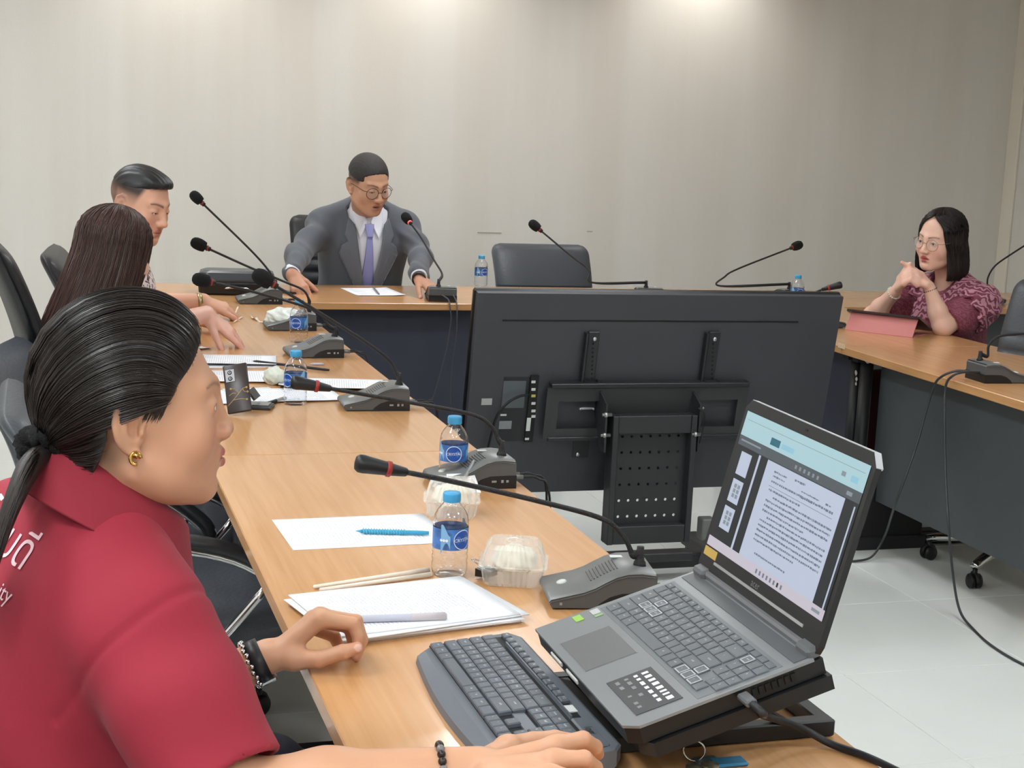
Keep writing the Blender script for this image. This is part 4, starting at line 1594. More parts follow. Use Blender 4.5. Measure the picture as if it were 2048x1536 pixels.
# mounting rails with hole rows and bolts
for u in (1183, 1423):
    tv_box(u - 11, 664, u + 11, 772, .028, .040, 'mount_rail', M_BLACKM, .002)
    tv_box(u - 15, 668, u - 11, 770, .028, .052, 'mount_rail_flange', M_BLACKM)
    hb = MB()
    for k in range(9):
        x_, z_ = on_tv(u + 3 - k * .3, 688 + k * 8.5, .040)
        hb.lathe([(0, 0), (.0036, 0), (.0036, .0006), (0, .0006)], 10, M=Matrix.Translation((x_, -.0402, z_)) @ Matrix.Rotation(PI / 2, 4, 'X'), caps=False)
    hb.build('rail_holes', M_TVG, tv)
    x_, z_ = on_tv(u + 6, 678, .04)
    MB().lathe([(0, .006), (.006, .006), (.0075, .003), (.0075, 0), (0, 0)], 12, M=Matrix.Translation((x_, -.040, z_)) @ Matrix.Rotation(PI / 2, 4, 'X'), caps=False).build('bolt', M_BOLT, tv)
    for s in (-12, 14):
        tv_box(u + s - 2, 762, u + s + 2, 776, .040, .058, 'hook', M_BLACKM)
# wall plate of the mount: top channel and a plate with two cut-outs
tv_box(1104, 767, 1500, 776, .036, .070, 'top_channel', M_BLACKM, .002)
xa, zt_ = on_tv(1096, 776, .06)
xb, _ = on_tv(1498, 776, .06)
_, zb = on_tv(1290, 876, .06)
c_ = []
for (ua, va, ub, vb) in ((1118, 803, 1196, 857), (1402, 800, 1468, 852)):
    l_, t2 = on_tv(ua, va, .06)
    r_, b2 = on_tv(ub, vb, .06)
    c_.append((l_, r_, b2, t2))
pl = MB()
xs = [xa, c_[0][0], c_[0][1], c_[1][0], c_[1][1], xb]
zlo, zhi = min(c_[0][2], c_[1][2]), max(c_[0][3], c_[1][3])
for k in range(5):
    a_, b_ = xs[k], xs[k + 1]
    if k in (1, 3):
        pl.box(((a_ + b_) / 2, -.058, (zhi + zt_) / 2), (b_ - a_, .004, zt_ - zhi)).box(((a_ + b_) / 2, -.058, (zb + zlo) / 2), (b_ - a_, .004, zlo - zb))
    else:
        pl.box(((a_ + b_) / 2, -.058, (zb + zt_) / 2), (b_ - a_, .004, zt_ - zb))
pl.build('mount_plate', mat('mount_grey', (52, 54, 55), .5), tv)
tv_box(1096, 872, 1495, 880, .036, .066, 'bottom_channel', M_BLACKM, .002)
for (u, v) in ((1160, 817), (1186, 817), (1405, 815)):
    x_, z_ = on_tv(u, v, .05)
    MB().lathe([(0, .012), (.004, .012), (.004, 0), (0, 0)], 8, M=Matrix.Translation((x_, -.046, z_)) @ Matrix.Rotation(PI / 2, 4, 'X'), caps=False).build('bolt', M_BOLT, tv)
tv_box(1160, 815, 1186, 819, .046, .052, 'tie_rod', M_BOLT)
tv_box(1146, 880, 1178, 915, .026, .030, 'lower_tab', M_BLACKM)
x_, z_ = on_tv(1155, 908, .03)
MB().lathe([(0, .006), (.007, .006), (.008, 0), (0, 0)], 12, M=Matrix.Translation((x_, -.030, z_)) @ Matrix.Rotation(PI / 2, 4, 'X'), caps=False).build('bolt', M_BOLT, tv)

# trolley: column frame with a perforated tray, tilt arms, floor beam
SY = 4.66
tr = thing('screen_trolley', (1.99, SY, 0), 0, 'black metal trolley column with perforated panel carrying the screen', 'trolley')


def tr_pt(u, v, dy=0.0):
    p = PY(u, v, SY + dy)
    return p.x - 1.99, p.z


def tr_box(u0, v0, u1, v1, dy0, dy1, name, m, ch=.002):
    xa, _ = tr_pt(u0, (v0 + v1) / 2, dy0)
    xb, _ = tr_pt(u1, (v0 + v1) / 2, dy0)
    _, za = tr_pt((u0 + u1) / 2, v0, dy0)
    _, zb_ = tr_pt((u0 + u1) / 2, v1, dy0)
    return MB().box(((xa + xb) / 2, (dy0 + dy1) / 2, (za + zb_) / 2), (xb - xa, dy1 - dy0, za - zb_), ch=ch).build(name, m, tr)


M_TR = mat('trolley_black', (44, 46, 48), .45)
xl, _ = tr_pt(1226, 830)
xr, zt_ = tr_pt(1394, 830)
_, zb = tr_pt(1300, 1086)
for s, x_ in ((1, xl), (-1, xr)):
    MB().box((x_ + s * .010, .02, (zt_ + zb) / 2), (.020, .06, zt_ - zb), ch=.002).build('upright', M_TR, tr)
MB().box(((xl + xr) / 2, .02, zt_ - .03), (xr - xl - .04, .05, .06), ch=.002).build('top_cross', M_TR, tr)
MB().box(((xl + xr) / 2, .02, zb + .03), (xr - xl - .04, .05, .06), ch=.002).build('bottom_cross', M_TR, tr)
# perforated panel
hx0, hz0 = tr_pt(1245, 873, .03)
hx1, hz1 = tr_pt(1345, 1061, .03)
dx, dz = (hx1 - hx0) / 6, (hz0 - hz1) / 6
pf = MB()
rad = .0052
for i_ in range(7):
    for j in range(7):
        cx, cz = hx0 + i_ * dx, hz0 - j * dz
        out, inn = [], []
        for k in range(8):
            a = 2 * PI * (k + .5) / 8
            m_ = max(abs(math.cos(a)) / (dx / 2), abs(math.sin(a)) / (dz / 2))
            out.append((math.cos(a) / m_, math.sin(a) / m_))
            inn.append((rad * math.cos(a), rad * math.sin(a)))
        vs = [(cx + x, .030, cz + z) for x, z in out] + [(cx + x, .030, cz + z) for x, z in inn] + [(cx + x, .033, cz + z) for x, z in out] + [(cx + x, .033, cz + z) for x, z in inn]
        fs = []
        for k in range(8):
            n_ = (k + 1) % 8
            fs += [(k, n_, 8 + n_, 8 + k), (16 + n_, 16 + k, 24 + k, 24 + n_), (8 + k, 8 + n_, 24 + n_, 24 + k)]
        # square corners left between the octagon's corner directions
        pf.add(vs, fs)
        for sx in (-1, 1):
            for sz in (-1, 1):
                q = [(cx + sx * dx / 2, cz + sz * dz / 2)]
                a_, b_ = None, None
                cand = sorted([(x, z) for x, z in out if x * sx > 0 and z * sz > 0], key=lambda p: -abs(p[0]))
                if len(cand) >= 2:
                    p_, r_ = cand[0], cand[-1]
                    for y_ in (.030, .033):
                        pf.add([(cx + p_[0], y_, cz + p_[1]), (q[0][0], y_, q[0][1]), (cx + r_[0], y_, cz + r_[1])], [(0, 1, 2)])
xa_, xb_ = hx0 - dx / 2, hx1 + dx / 2
za_, zb_ = hz0 + dz / 2, hz1 - dz / 2
pf.box(((xl + xa_) / 2, .0315, (zt_ + zb) / 2), (xa_ - xl, .003, zt_ - zb)).box(((xr + xb_) / 2, .0315, (zt_ + zb) / 2), (xr - xb_, .003, zt_ - zb))
pf.box(((xa_ + xb_) / 2, .0315, (zt_ + za_) / 2), (xb_ - xa_, .003, zt_ - za_)).box(((xa_ + xb_) / 2, .0315, (zb + zb_) / 2), (xb_ - xa_, .003, zb_ - zb))
pf.build('perforated_panel', M_TR, tr, fix=False)
# tilt arms with bolts
for s, u in ((-1, 1210), (1, 1397)):
    x_, z_ = tr_pt(u, 850)
    MB().prism([(-.02, .07), (.06, .11), (.085, .02), (.02, -.09), (-.02, -.09)], x_ - .003, x_ + .003, 'x', M=Matrix.Translation((0, .01, z_))).build('tilt_arm', M_TR, tr)
for (u, v) in ((1219, 831), (1216, 872), (1398, 870)):
    x_, z_ = tr_pt(u, v, -.02)
    b_ = MB()
    b_.lathe([(0, .020), (.005, .020), (.005, .012), (.009, .012), (.009, .004), (.006, .003), (.006, -.012), (0, -.012)], 8, M=Matrix.Translation((x_, -.008, z_)) @ Matrix.Rotation(-PI / 2, 4, 'Y'), caps=False)
    b_.build('bolt', M_BOLT, tr)
MB().tube(spline([(tr_pt(1394, 815)[0], -.01, tr_pt(1394, 815)[1]), (tr_pt(1404, 825)[0], -.02, tr_pt(1404, 825)[1]), (tr_pt(1400, 862)[0], -.02, tr_pt(1400, 862)[1]), (tr_pt(1397, 885)[0], -.01, tr_pt(1397, 885)[1])], 6), .003, 6).build('safety_cord', M_PLASTIC, tr)
MB().box(((xl + xr) / 2 - .01, .085, .055), (xr - xl + .30, .06, .05), ch=.004).build('floor_beam', M_TR, tr)
MB().box(((xl + xr) / 2, .03, .085), (xr - xl + .04, .06, .03), ch=.003).build('column_foot', M_TR, tr)
for sx in (-1, 1):
    MB().box(((xl + xr) / 2 + sx * (.30), .09, .055), (.06, .50, .045), ch=.004).build('foot', M_TR, tr)
    for sy in (-.14, .32):
        c = ((xl + xr) / 2 + sx * .30, sy, .02)
        MB().lathe([(0, -.012), (.018, -.012), (.020, -.008), (.020, .008), (.018, .012), (0, .012)], 14, M=Matrix.Translation(c) @ Matrix.Rotation(PI / 2, 4, 'Y'), caps=False).build('caster', M_PLASTIC, tr)
x_, z_ = tr_pt(1412, 1062, .05)
MB().box((x_, .05, z_ + .01), (.05, .05, .075), ch=.004).build('cable_box', mat('box_grey', (110, 112, 110), .5), tr)

# ------------------------------------------------------------------ keyboards
M_KEY = mat('key_grey', (92, 98, 105), .42)
M_KBD = mat('keyboard_shell', (100, 106, 114), .42)
M_LEG = mat('key_legend', (215, 220, 226), .5)
M_LKEY = mat('laptop_key', (98, 103, 107), .42)
M_LKEYW = mat('laptop_key_rim', (190, 194, 198), .5)
THAI = dict(zip('QWERTYUIOPASDFGHJKLZXCVBNM', 'ๆไำพะัีรนยฟหกดเ้่าสผปแอิืท'))


def key_rows(full):
    """(x, row, width, legend, height) in key units, row 0 = bottom"""
    K = []

    def row(r, items, x=0.0):
        for w_, t_ in items:
            if t_ is not None:
                K.append((x, r, w_, t_, 1))
            x += w_
        return x
    row(0, [(1.25, 'ctrl'), (1.25, 'win'), (1.25, 'alt'), (5.75, ''), (1.25, 'alt'), (1.25, 'fn'), (1.5, 'ctrl'), (1.5, '')] if full else
        [(1.25, 'ctrl'), (1, 'fn'), (1, 'win'), (1.25, 'alt'), (5.25, ''), (1.25, 'alt'), (1, ''), (1, 'ctrl')])
    row(1, [(2.25, 'shift')] + [(1, c) for c in 'ZXCVBNM,./'] + [(2.75 if full else 2.0, 'shift')])
    row(2, [(1.75, 'caps')] + [(1, c) for c in 'ASDFGHJKL;\''] + [(2.25, 'enter')])
    row(3, [(1.5, 'tab')] + [(1, c) for c in 'QWERTYUIOP[]'] + [(1.5, '\\')])
    row(4, [(1, c) for c in '`1234567890-='] + [(2, '←')])
    return K


def legend_for(t_):
    if len(t_) == 1 and t_ in THAI:
        return t_ + ' ' + THAI[t_]
    return t_


def key_mesh(cache, w_, h_, z_, ch, key):
    k = (round(w_, 4), round(h_, 4), key)
    return k


def add_key(parent, x, y, z, w_, d_, h_, t_, size, mkey, rim=False):
    mb = MB()
    a = .0016
    lo_ = [(-w_ / 2, -d_ / 2), (w_ / 2, -d_ / 2), (w_ / 2, d_ / 2), (-w_ / 2, d_ / 2)]
    hi_ = [(-w_ / 2 + a, -d_ / 2 + a), (w_ / 2 - a, -d_ / 2 + a), (w_ / 2 - a, d_ / 2 - a * .7), (-w_ / 2 + a, d_ / 2 - a * .7)]
    vs = [(p[0], p[1], 0) for p in lo_] + [(p[0], p[1], h_ * .75) for p in lo_] + [(p[0], p[1], h_) for p in hi_]
    fs = [(3, 2, 1, 0), (8, 9, 10, 11)]
    for s in (0, 4):
        fs += [(s + k, s + (k + 1) % 4, s + 4 + (k + 1) % 4, s + 4 + k) for k in range(4)]
    mb.add(vs, fs, 0)
    if rim:
        for sx, sy, lx, ly in ((0, d_ / 2 - .0012, w_ - .001, .0014), (0, -d_ / 2 + .0012, w_ - .001, .0014), (w_ / 2 - .0012, 0, .0014, d_ - .001), (-w_ / 2 + .0012, 0, .0014, d_ - .001)):
            mb.box((sx, sy, h_ + .0002), (lx, ly, .0006), 2)
    if t_:
        tv_, tf = text_mesh(t_, size)
        mb.add([(p.x - (0 if len(t_) > 1 else w_ * .12), p.y + d_ * .06, h_ + .00025) for p in tv_], tf, 1)
    o = mb.build('key', [mkey, M_LEG, M_LKEYW], parent, fix=False)
    o.location = (x, y, z)
    return o


# the separate keyboard: local x along its length (to the typist's right), y towards the screen
KBO = Vector((.523, 2.052, TZ))
kb = thing('keyboard', label='dark grey full-size keyboard on the table in front of the woman in red', cat='keyboard', M=frame(KBO, (.005, -1, 0), (1, .005, 0)))
KL, KD = .432, .142
shp = [(-.012, .0), (-.010, .010), (0, .016), (.02, .019), (KD - .004, .030), (KD, .028), (KD, .010), (KD - .006, .004)]
body = MB()
vs, fs = [], []
for k in range(25):
    x = KL * k / 24
    e = min(x, KL - x)
    rr = 0 if e > .012 else .012 - math.sqrt(max(0, .012 ** 2 - (.012 - e) ** 2))
    sag = .016 * math.sin(PI * k / 24)
    for q, (y, z) in enumerate(shp):
        yy = y
        if q < 3:
            yy = y + rr - sag * (1 if q < 2 else .3)
        elif q >= 4:
            yy = y - rr
        vs.append((x, yy, z))
m = len(shp)
for k in range(24):
    for q in range(m):
        fs.append((k * m + q, k * m + (q + 1) % m, (k + 1) * m + (q + 1) % m, (k + 1) * m + q))
fs += [tuple(range(m))[::-1], tuple(24 * m + q for q in range(m))]
body.add(vs, fs, 0, False)
body.build('shell', M_KBD, kb)
pu, pr_ = .0183, .0183
kx0, ky0 = .008, .008


def kz(y):
    return .0185 + (y - .02) * .0102 / .118


MB().box((KL / 2, .066, kz(.066) + .0006), (KL - .008, .116, .0012), M=Matrix.Translation((0, 0, 0)), mi=0).build('key_well', mat('key_well', (26, 28, 30), .6), kb).matrix_local = Matrix.Translation((0, .066, kz(.066) + .0002)) @ Matrix.Rotation(.0862, 4, 'X') @ Matrix.Translation((0, -.066, -kz(.066)))
for x, r, w_, t_, h_ in key_rows(True):
    cx = kx0 + (x + w_ / 2) * pu
    cy = ky0 + (r + .5) * pr_ + (.002 if r > 0 else 0)
    o = add_key(kb, cx, cy, kz(cy) + .001, w_ * pu - .0012, pr_ - .0014, .0062, legend_for(t_) if len(t_) < 2 else t_, .0048 if len(t_) == 1 else .0042, M_KEY)
    o.rotation_euler.x = .0862
NX = kx0 + 15.15 * pu
for k in range(3):
    o = add_key(kb, NX + (k + .5) * pu, ky0 + .5 * pr_, kz(ky0 + .5 * pr_) + .001, pu - .0012, pr_ - .0014, .0062, '‹ˇ›'[k], .005, M_KEY)
    o.rotation_euler.x = .0862
o = add_key(kb, NX + 1.5 * pu, ky0 + 1.6 * pr_, kz(ky0 + 1.6 * pr_) + .001, pu - .0012, pr_ - .0014, .0062, 'ˆ', .005, M_KEY)
o.rotation_euler.x = .0862
MB().box((NX + 1.5 * pu, ky0 + 2.45 * pr_, kz(ky0 + 2.4 * pr_) + .0020), (3.0 * pu, .9 * pr_, .003)).build('blank_plate', M_KBD, kb)
for r in (3, 4):
    for k, t_ in enumerate((('del', 'end', 'pgd'), ('ins', 'home', 'pgu'))[r - 3]):
        cy = ky0 + (r + .5) * pr_ + .002
        o = add_key(kb, NX + (k + .5) * pu, cy, kz(cy) + .001, pu - .0012, pr_ - .0014, .0062, t_, .0042, M_KEY)
        o.rotation_euler.x = .0862
PX0 = NX + 3.12 * pu
for r, rowk in enumerate((('0', None, '.'), '123', '456', '789', ('num', '/', '*'))):
    for k, t_ in enumerate(rowk):
        if t_ is None:
            continue
        w_ = 2 if t_ == '0' else 1
        cy = ky0 + (r + .5) * pr_ + (.002 if r else 0)
        o = add_key(kb, PX0 + (k + w_ / 2) * pu, cy, kz(cy) + .001, w_ * pu - .0012, pr_ - .0014, .0062, t_, .0048, M_KEY)
        o.rotation_euler.x = .0862
for k, (t_, x_, d_) in enumerate((('esc', 0, 1),) + tuple(('F%d' % (n_ + 1), 1.05 + n_ * 1.075, 1) for n_ in range(12))):
    cy = .1195
    o = add_key(kb, kx0 + (x_ + .5) * pu * 1.06, cy, kz(cy) + .001, pu * .95, .0112, .0056, t_, .0058, M_KEY)
    o.rotation_euler.x = .0862
MB().box((KL / 2 - .03, .1095, kz(.1095) + .004), (.28, .0022, .006)).build('divider_bar', M_KBD, kb)
MB().box((.295, .1175, kz(.1175) + .0022), (.022, .016, .0016)).build('white_sticker', mat('sticker_pure', (222, 224, 226), .5), kb)
tvs, tfs = text_mesh('logi', .016)
MB().add([(p.x + .372, p.y + .1175, kz(.1175) + .0052) for p in tvs], tfs).build('printed_logo', mat('logo_dark', (48, 52, 57), .5), kb, fix=False)
MB().box((.372, .1175, kz(.1175) + .002), (.088, .020, .005), ch=.002).build('logo_plate', M_KBD, kb)
for x_ in (.03, KL - .03):
    MB().box((x_, KD - .022, .003), (.03, .012, .006), ch=.001).build('rubber_foot', M_PLASTIC, kb)

# ------------------------------------------------------------------ the laptop on its riser
M_LTOP = mat('laptop_deck', (136, 140, 143), .34, metal=.3)
M_LBLK = mat('laptop_black', (20, 21, 23), .4)
LW, LD = .363, .242
ltilt, lyaw = .3067, -.0144
fdir = Vector((math.cos(lyaw) * math.cos(ltilt), math.sin(lyaw) * math.cos(ltilt), math.sin(ltilt)))
ldir = Vector((-math.sin(lyaw), math.cos(lyaw), 0))
lap = thing('laptop', label='open black and silver laptop on a riser showing a document', cat='laptop',
            M=frame((.6485, 1.9285, .8275), -ldir, fdir))        # x: typist's right, y: towards the hinge
chf = .016
deck = [(0, 0), (LW - chf, 0), (LW, chf), (LW, LD), (0, LD)]
MB().prism(deck, -.0035, 0, 'z').build('deck', M_LTOP, lap)
MB().prism([(.002, .002), (LW - chf, .002), (LW - .002, chf), (LW - .002, LD + .012), (.002, LD + .012)], -.024, -.0035, 'z').build('underside', M_LBLK, lap)
for x_ in (.07, .135):
    MB().box((x_ + .02, -.0002, -.012), (.045, .003, .006), ch=.001).build('front_slot', M_MARK, lap)
for k in range(7):
    MB().box((LW - .0005, LD - .03 - k * .0085, -.013), (.002, .006, .010)).build('side_vent', mat('vent_black', (6, 6, 7), .6), lap)
MB().box((.128, .048, .0003), (.105, .070, .0010), ch=.0003).build('touchpad', mat('touchpad', (104, 105, 107), .34), lap)
MB().box((.128, .048, .0001), (.1075, .0725, .0006)).build('touchpad_rim', mat('rim_silver', (150, 150, 152), .3, metal=.6), lap)
for nm, x_, y_, sx_, sy_, mm in (('green_sticker', .018, .058, .020, .012, mat('sticker_lime', (150, 196, 90), .4)), ('white_sticker', .018, .084, .020, .012, mat('sticker_pale', (186, 190, 188), .4)), ('green_grey_sticker', .030, .084, .010, .012, mat('sticker_moss', (140, 170, 126), .4))):
    MB().box((x_, y_, .0006), (sx_, sy_, .0008)).build(nm, mm, lap)
sk = MB()
sk.box((.285, .052, .0005), (.105, .060, .0008), 0)
rr_ = random.Random(3)
for r in range(4):
    x_ = .240
    while x_ < .325:
        w_ = rr_.uniform(.005, .012)
        if r < 2 or rr_.random() < .7:
            sk.box((x_ + w_ / 2, .070 - r * .0125, .0010), (w_ * .8, .0085 if r == 0 else .005, .0003), 1 if r < 2 else 2)
        x_ += w_ + .004
sk.build('feature_sticker', [mat('sticker_dark', (70, 72, 74), .4), M_PRINT, mat('sticker_print', (130, 132, 134), .5)], lap)
# key deck
kd = MB().box((LW / 2, .150, -.0002), (LW - .020, .112, .0012)).build('key_well', mat('laptop_well', (112, 117, 120), .45), lap)
lu, lr = .0187, .0178
for x, r, w_, t_, h_ in key_rows(False):
    rim = t_ in ('W', 'A', 'S', 'D')
    add_key(lap, .014 + (x + w_ / 2) * lu, .100 + (r + .5) * lr, .0004, w_ * lu - .0018, lr - .0018, .0022, legend_for(t_) if len(t_) < 2 else t_, .0044 if len(t_) == 1 else .0038, M_LKEY, rim)
for k, (x, r, t_, rim) in enumerate(((13.3, 0, '‹', 1), (14.3, 0, 'ˇ', 1), (15.3, 0, '›', 1), (14.3, 1, 'ˆ', 1))):
    add_key(lap, .014 + (x + .5) * lu, .100 + (r + .5) * lr, .0004, lu - .0018, lr - .0018, .0022, t_, .0044, M_LKEY, True)
for r, rowk in enumerate(('0.', '123', '456', '789')):
    for k, t_ in enumerate(rowk):
        if r in (0, 1) and k == 0:
            continue
        add_key(lap, .014 + (15.3 + k * .95 + .5) * lu, .100 + (r + .5) * lr, .0004, lu * .95 - .0018, lr - .0018, .0022, t_, .0044, M_LKEY)
for k, t_ in enumerate(('num', '/', '*')):
    add_key(lap, .014 + (15.3 + k * .95 + .5) * lu, .100 + 4.5 * lr, .0004, lu * .95 - .0018, lr - .0018, .0022, t_, .0038, M_LKEY, k == 0)
for k in range(17):
    add_key(lap, .014 + (k * 1.06 + .5) * lu, .100 + 5 * lr + .006, .0004, lu - .0018, .0092, .0020, ('esc',) [0] if k == 0 else ('F%d' % k if k < 13 else ''), .0036, M_LKEY)
MB().box((LW / 2, LD - .013, .0005), (LW * .96, .020, .0012)).build('speaker_bar', mat('speaker_bar', (86, 89, 92), .4), lap)
# hinge cover
MB().box((LW / 2, LD + .006, .003), (LW * .82, .012, .012), ch=.003).build('hinge_cover', mat('hinge_silver', (120, 122, 126), .35, metal=.4), lap)
for x_ in (.022, LW - .022):
    MB().box((x_, LD + .004, .003), (.036, .018, .016), ch=.004).build('hinge', mat('hinge_grey', (92, 95, 98), .4), lap)
# lid: frame whose x is along the hinge, y up the screen, z towards the typist
la = PI - 1.0128
ML = Matrix.Translation((0, LD + .004, .004)) @ Matrix.Rotation(1.0128, 4, 'X')
LH = .248
lid_poly = [(.004, 0), (LW - .004, 0), (LW, .01), (LW, LH - .016), (LW - .014, LH), (.012, LH), (0, LH - .012), (0, .01)]
lid = MB().prism(lid_poly, -.008, 0, 'z').build('lid', [mat('lid_black', (30, 31, 33), .45)], lap, ML)
MB().prism([(.012, LH + .0008), (LW - .014, LH + .0008), (LW + .0006, LH - .0155), (LW - .001, LH - .018), (LW - .016, LH - .002), (.013, LH - .002)], -.010, -.0005, 'z').build('lid_top_edge', mat('lid_edge', (176, 178, 182), .55), lid)
SW, SH, SX, SYY = .344, .194, .0095, .038
MB().box((LW / 2, .020, .0004), (LW * .74, .004, .0012)).build('hinge_strip', mat('strip_silver', (196, 198, 200), .25, metal=.6), lid)
tvs, tfs = text_mesh('acer', .014)
MB().add([(p.x + LW * .48, p.y + .0285, .0006) for p in tvs], tfs).build('brand_print', mat('brand_grey', (120, 122, 124), .4), lid, fix=False)
MB().box((.028, .0295, .0003), (.040, .012, .0008)).build('yellow_sticker', mat('sticker_gold', (190, 160, 84), .4), lid)
MB().box((LW / 2, LH - .008, .0004), (.006, .003, .0008)).build('webcam', mat('lens_black', (8, 8, 10), .08), lid)


def emis(name, rgb, s):
    return mat(name, (0, 0, 0), .4, emit=(rgb, s))


ES = .62
scr = MB()
SM = [emis('scr_white', (196, 206, 226), ES), emis('scr_teal', (178, 214, 222), ES), emis('scr_dark', (34, 38, 44), ES), emis('scr_grey', (84, 92, 98), ES), emis('scr_ink', (116, 124, 144), ES),
      emis('scr_task', (206, 200, 212), ES), emis('scr_button', (44, 110, 130), ES), emis('scr_sky', (150, 205, 226), ES), emis('scr_mid', (140, 150, 160), ES)]


def srect(x0, y0, x1, y1, mi, lay):
    """screen rectangle in fractions, y from the top"""
    z = .0006 + lay * .00008
    scr.add([(SX + x0 * SW, SYY + (1 - y1) * SH, z), (SX + x1 * SW, SYY + (1 - y1) * SH, z), (SX + x1 * SW, SYY + (1 - y0) * SH, z), (SX + x0 * SW, SYY + (1 - y0) * SH, z)], [(0, 1, 2, 3)], mi)


srect(0, 0, 1, 1, 2, 0)
srect(0, 0, 1, .175, 1, 1)
srect(.02, .055, .98, .058, 8, 2)
srect(.26, .10, .34, .150, 6, 2)
srect(.355, .11, .46, .145, 7, 2)
srect(.83, .10, .86, .13, 8, 2)
srect(.90, .10, .95, .14, 7, 2)
srect(.0, .175, 1, .245, 3, 1)
for k in range(6):
    srect(.50 + k * .035, .20, .515 + k * .035, .225, 8, 2)
srect(.02, .20, .20, .212, 8, 2)
srect(.90, .20, .94, .225, 8, 2)
srect(.0, .245, .185, .93, 2, 1)
for k, y0 in enumerate((.28, .48, .68)):
    srect(.055, y0, .15, y0 + .165, 0, 2)
    if k:
        for a_ in range(3):
            for b_ in range(2):
                srect(.080 + b_ * .03, y0 + .03 + a_ * .035, .102 + b_ * .03, y0 + .058 + a_ * .035, 8, 3)
srect(.205, .25, .222, .93, 0, 2)
srect(.285, .25, .905, .93, 0, 2)
rs_ = random.Random(5)


def text_line(y, x0, x1, h=.011):
    x = x0
    while x < x1 - .004:
        w_ = rs_.uniform(.004, .022)
        w_ = min(w_, x1 - x)
        srect(x, y + rs_.uniform(-.002, .002), x + w_, y + h * rs_.uniform(.75, 1.1), 4, 3)
        x += w_ + rs_.uniform(.0015, .005)


text_line(.285, .53, .62, .014)
text_line(.300, .36, .47)
text_line(.330, .36, .46)
text_line(.335, .60, .74)
text_line(.335, .79, .83)
text_line(.370, .60, .70)
text_line(.365, .36, .86, .014)
srect(.35, .405, .86, .408, 4, 3)
text_line(.425, .36, .62, .013)
for k in range(10):
    text_line(.465 + k * .0345, .41 if k in (0, 4) else .36, .88 if k not in (3, 9) else .70, .013)
text_line(.86, .40, .66, .012)
srect(0, .93, 1, 1, 5, 2)
for k in range(8):
    srect(.45 + k * .03, .95, .463 + k * .03, .98, 4 if k != 6 else 2, 3)
srect(.91, .955, .97, .975, 8, 3)
srect(.975, .27, .985, .93, 0, 3)
scr.build('screen', SM, lid, fix=False)
# riser: tilted tray under the laptop, hinged struts, base frame on the table
rs2 = thing('laptop_riser', label='black folding plastic riser holding the laptop at an angle', cat='stand', M=frame((.6485, 1.9285, .8275), -ldir, fdir))
MB().prism([(-.004, .014), (LW - .02, .014), (LW + .004, .026), (LW + .004, LD + .016), (-.004, LD + .016)], -.044, -.0255, 'z').build('tray', M_LBLK, rs2)
inv = rs2.matrix_world.inverted()
M_RIS = mat('riser_black', (24, 25, 27), .4)


def bar(a, b_, w_, h_, name='bar', m=M_RIS):
    a, b_ = inv @ Vector(a), inv @ Vector(b_)
    d = b_ - a
    up_ = inv.to_3x3() @ Vector((0, 0, 1))
    x = d.normalized()
    y = up_.cross(x).normalized()
    Mx = frame((a + b_) / 2, x, y)
    MB().box((0, 0, 0), (d.length, w_, h_), M=Mx, ch=.002).build(name, m, rs2)


for y_ in (1.685, 1.895):
    bar((.665, y_, .762), (.975, y_, .762), .022, .022, 'base_rail')
    bar((.700, y_ + .004, .772), (.86, y_ + .004, .850), .016, .014, 'strut')
    bar((.905, y_ - .004, .772), (.80, y_ - .004, .835), .014, .012, 'strut')
bar((.965, 1.685, .762), (.965, 1.895, .762), .022, .020, 'cross_bar')
bar((.905, 1.685, .768), (.905, 1.895, .768), .010, .008, 'cross_bar', mat('riser_edge', (120, 122, 124), .3, metal=.6))
bar((.675, 1.685, .762), (.675, 1.895, .762), .022, .020, 'cross_bar')
# plug and thick lead at the right side of the laptop
pl_c = lap.matrix_world @ Vector((LW + .012, .145, -.010))
ld_ = MB()
e1 = lap.matrix_world @ Vector((LW, .145, -.010))
e2 = lap.matrix_world @ Vector((LW + .030, .145, -.010))
pts = [e2, e2 + Vector((.004, -.020, -.004)), PZ(1530, 1432, .805), PZ(1600, 1455, .775), PZ(1660, 1487, .757), PZ(1730, 1512, .7555), PZ(1800, 1545, .7555), PZ(1880, 1590, .7555)]
ld_.tube(spline(pts, 7), .0048, 10)
usb = thing('usb_cable', label='thick black cable plugged into the right side of the laptop', cat='cable')
ld_.build('lead', mat('lead_black', (34, 34, 38), .5), usb)
MB().box((LW + .014, .145, -.010), (.028, .014, .008), M=lap.matrix_world, ch=.002).build('plug', mat('plug_dark', (92, 94, 97), .4), usb)

# ------------------------------------------------------------------ people
def npm(M_):
    return np.array([[M_[i][j] for j in range(4)] for i in range(4)], np.float32)


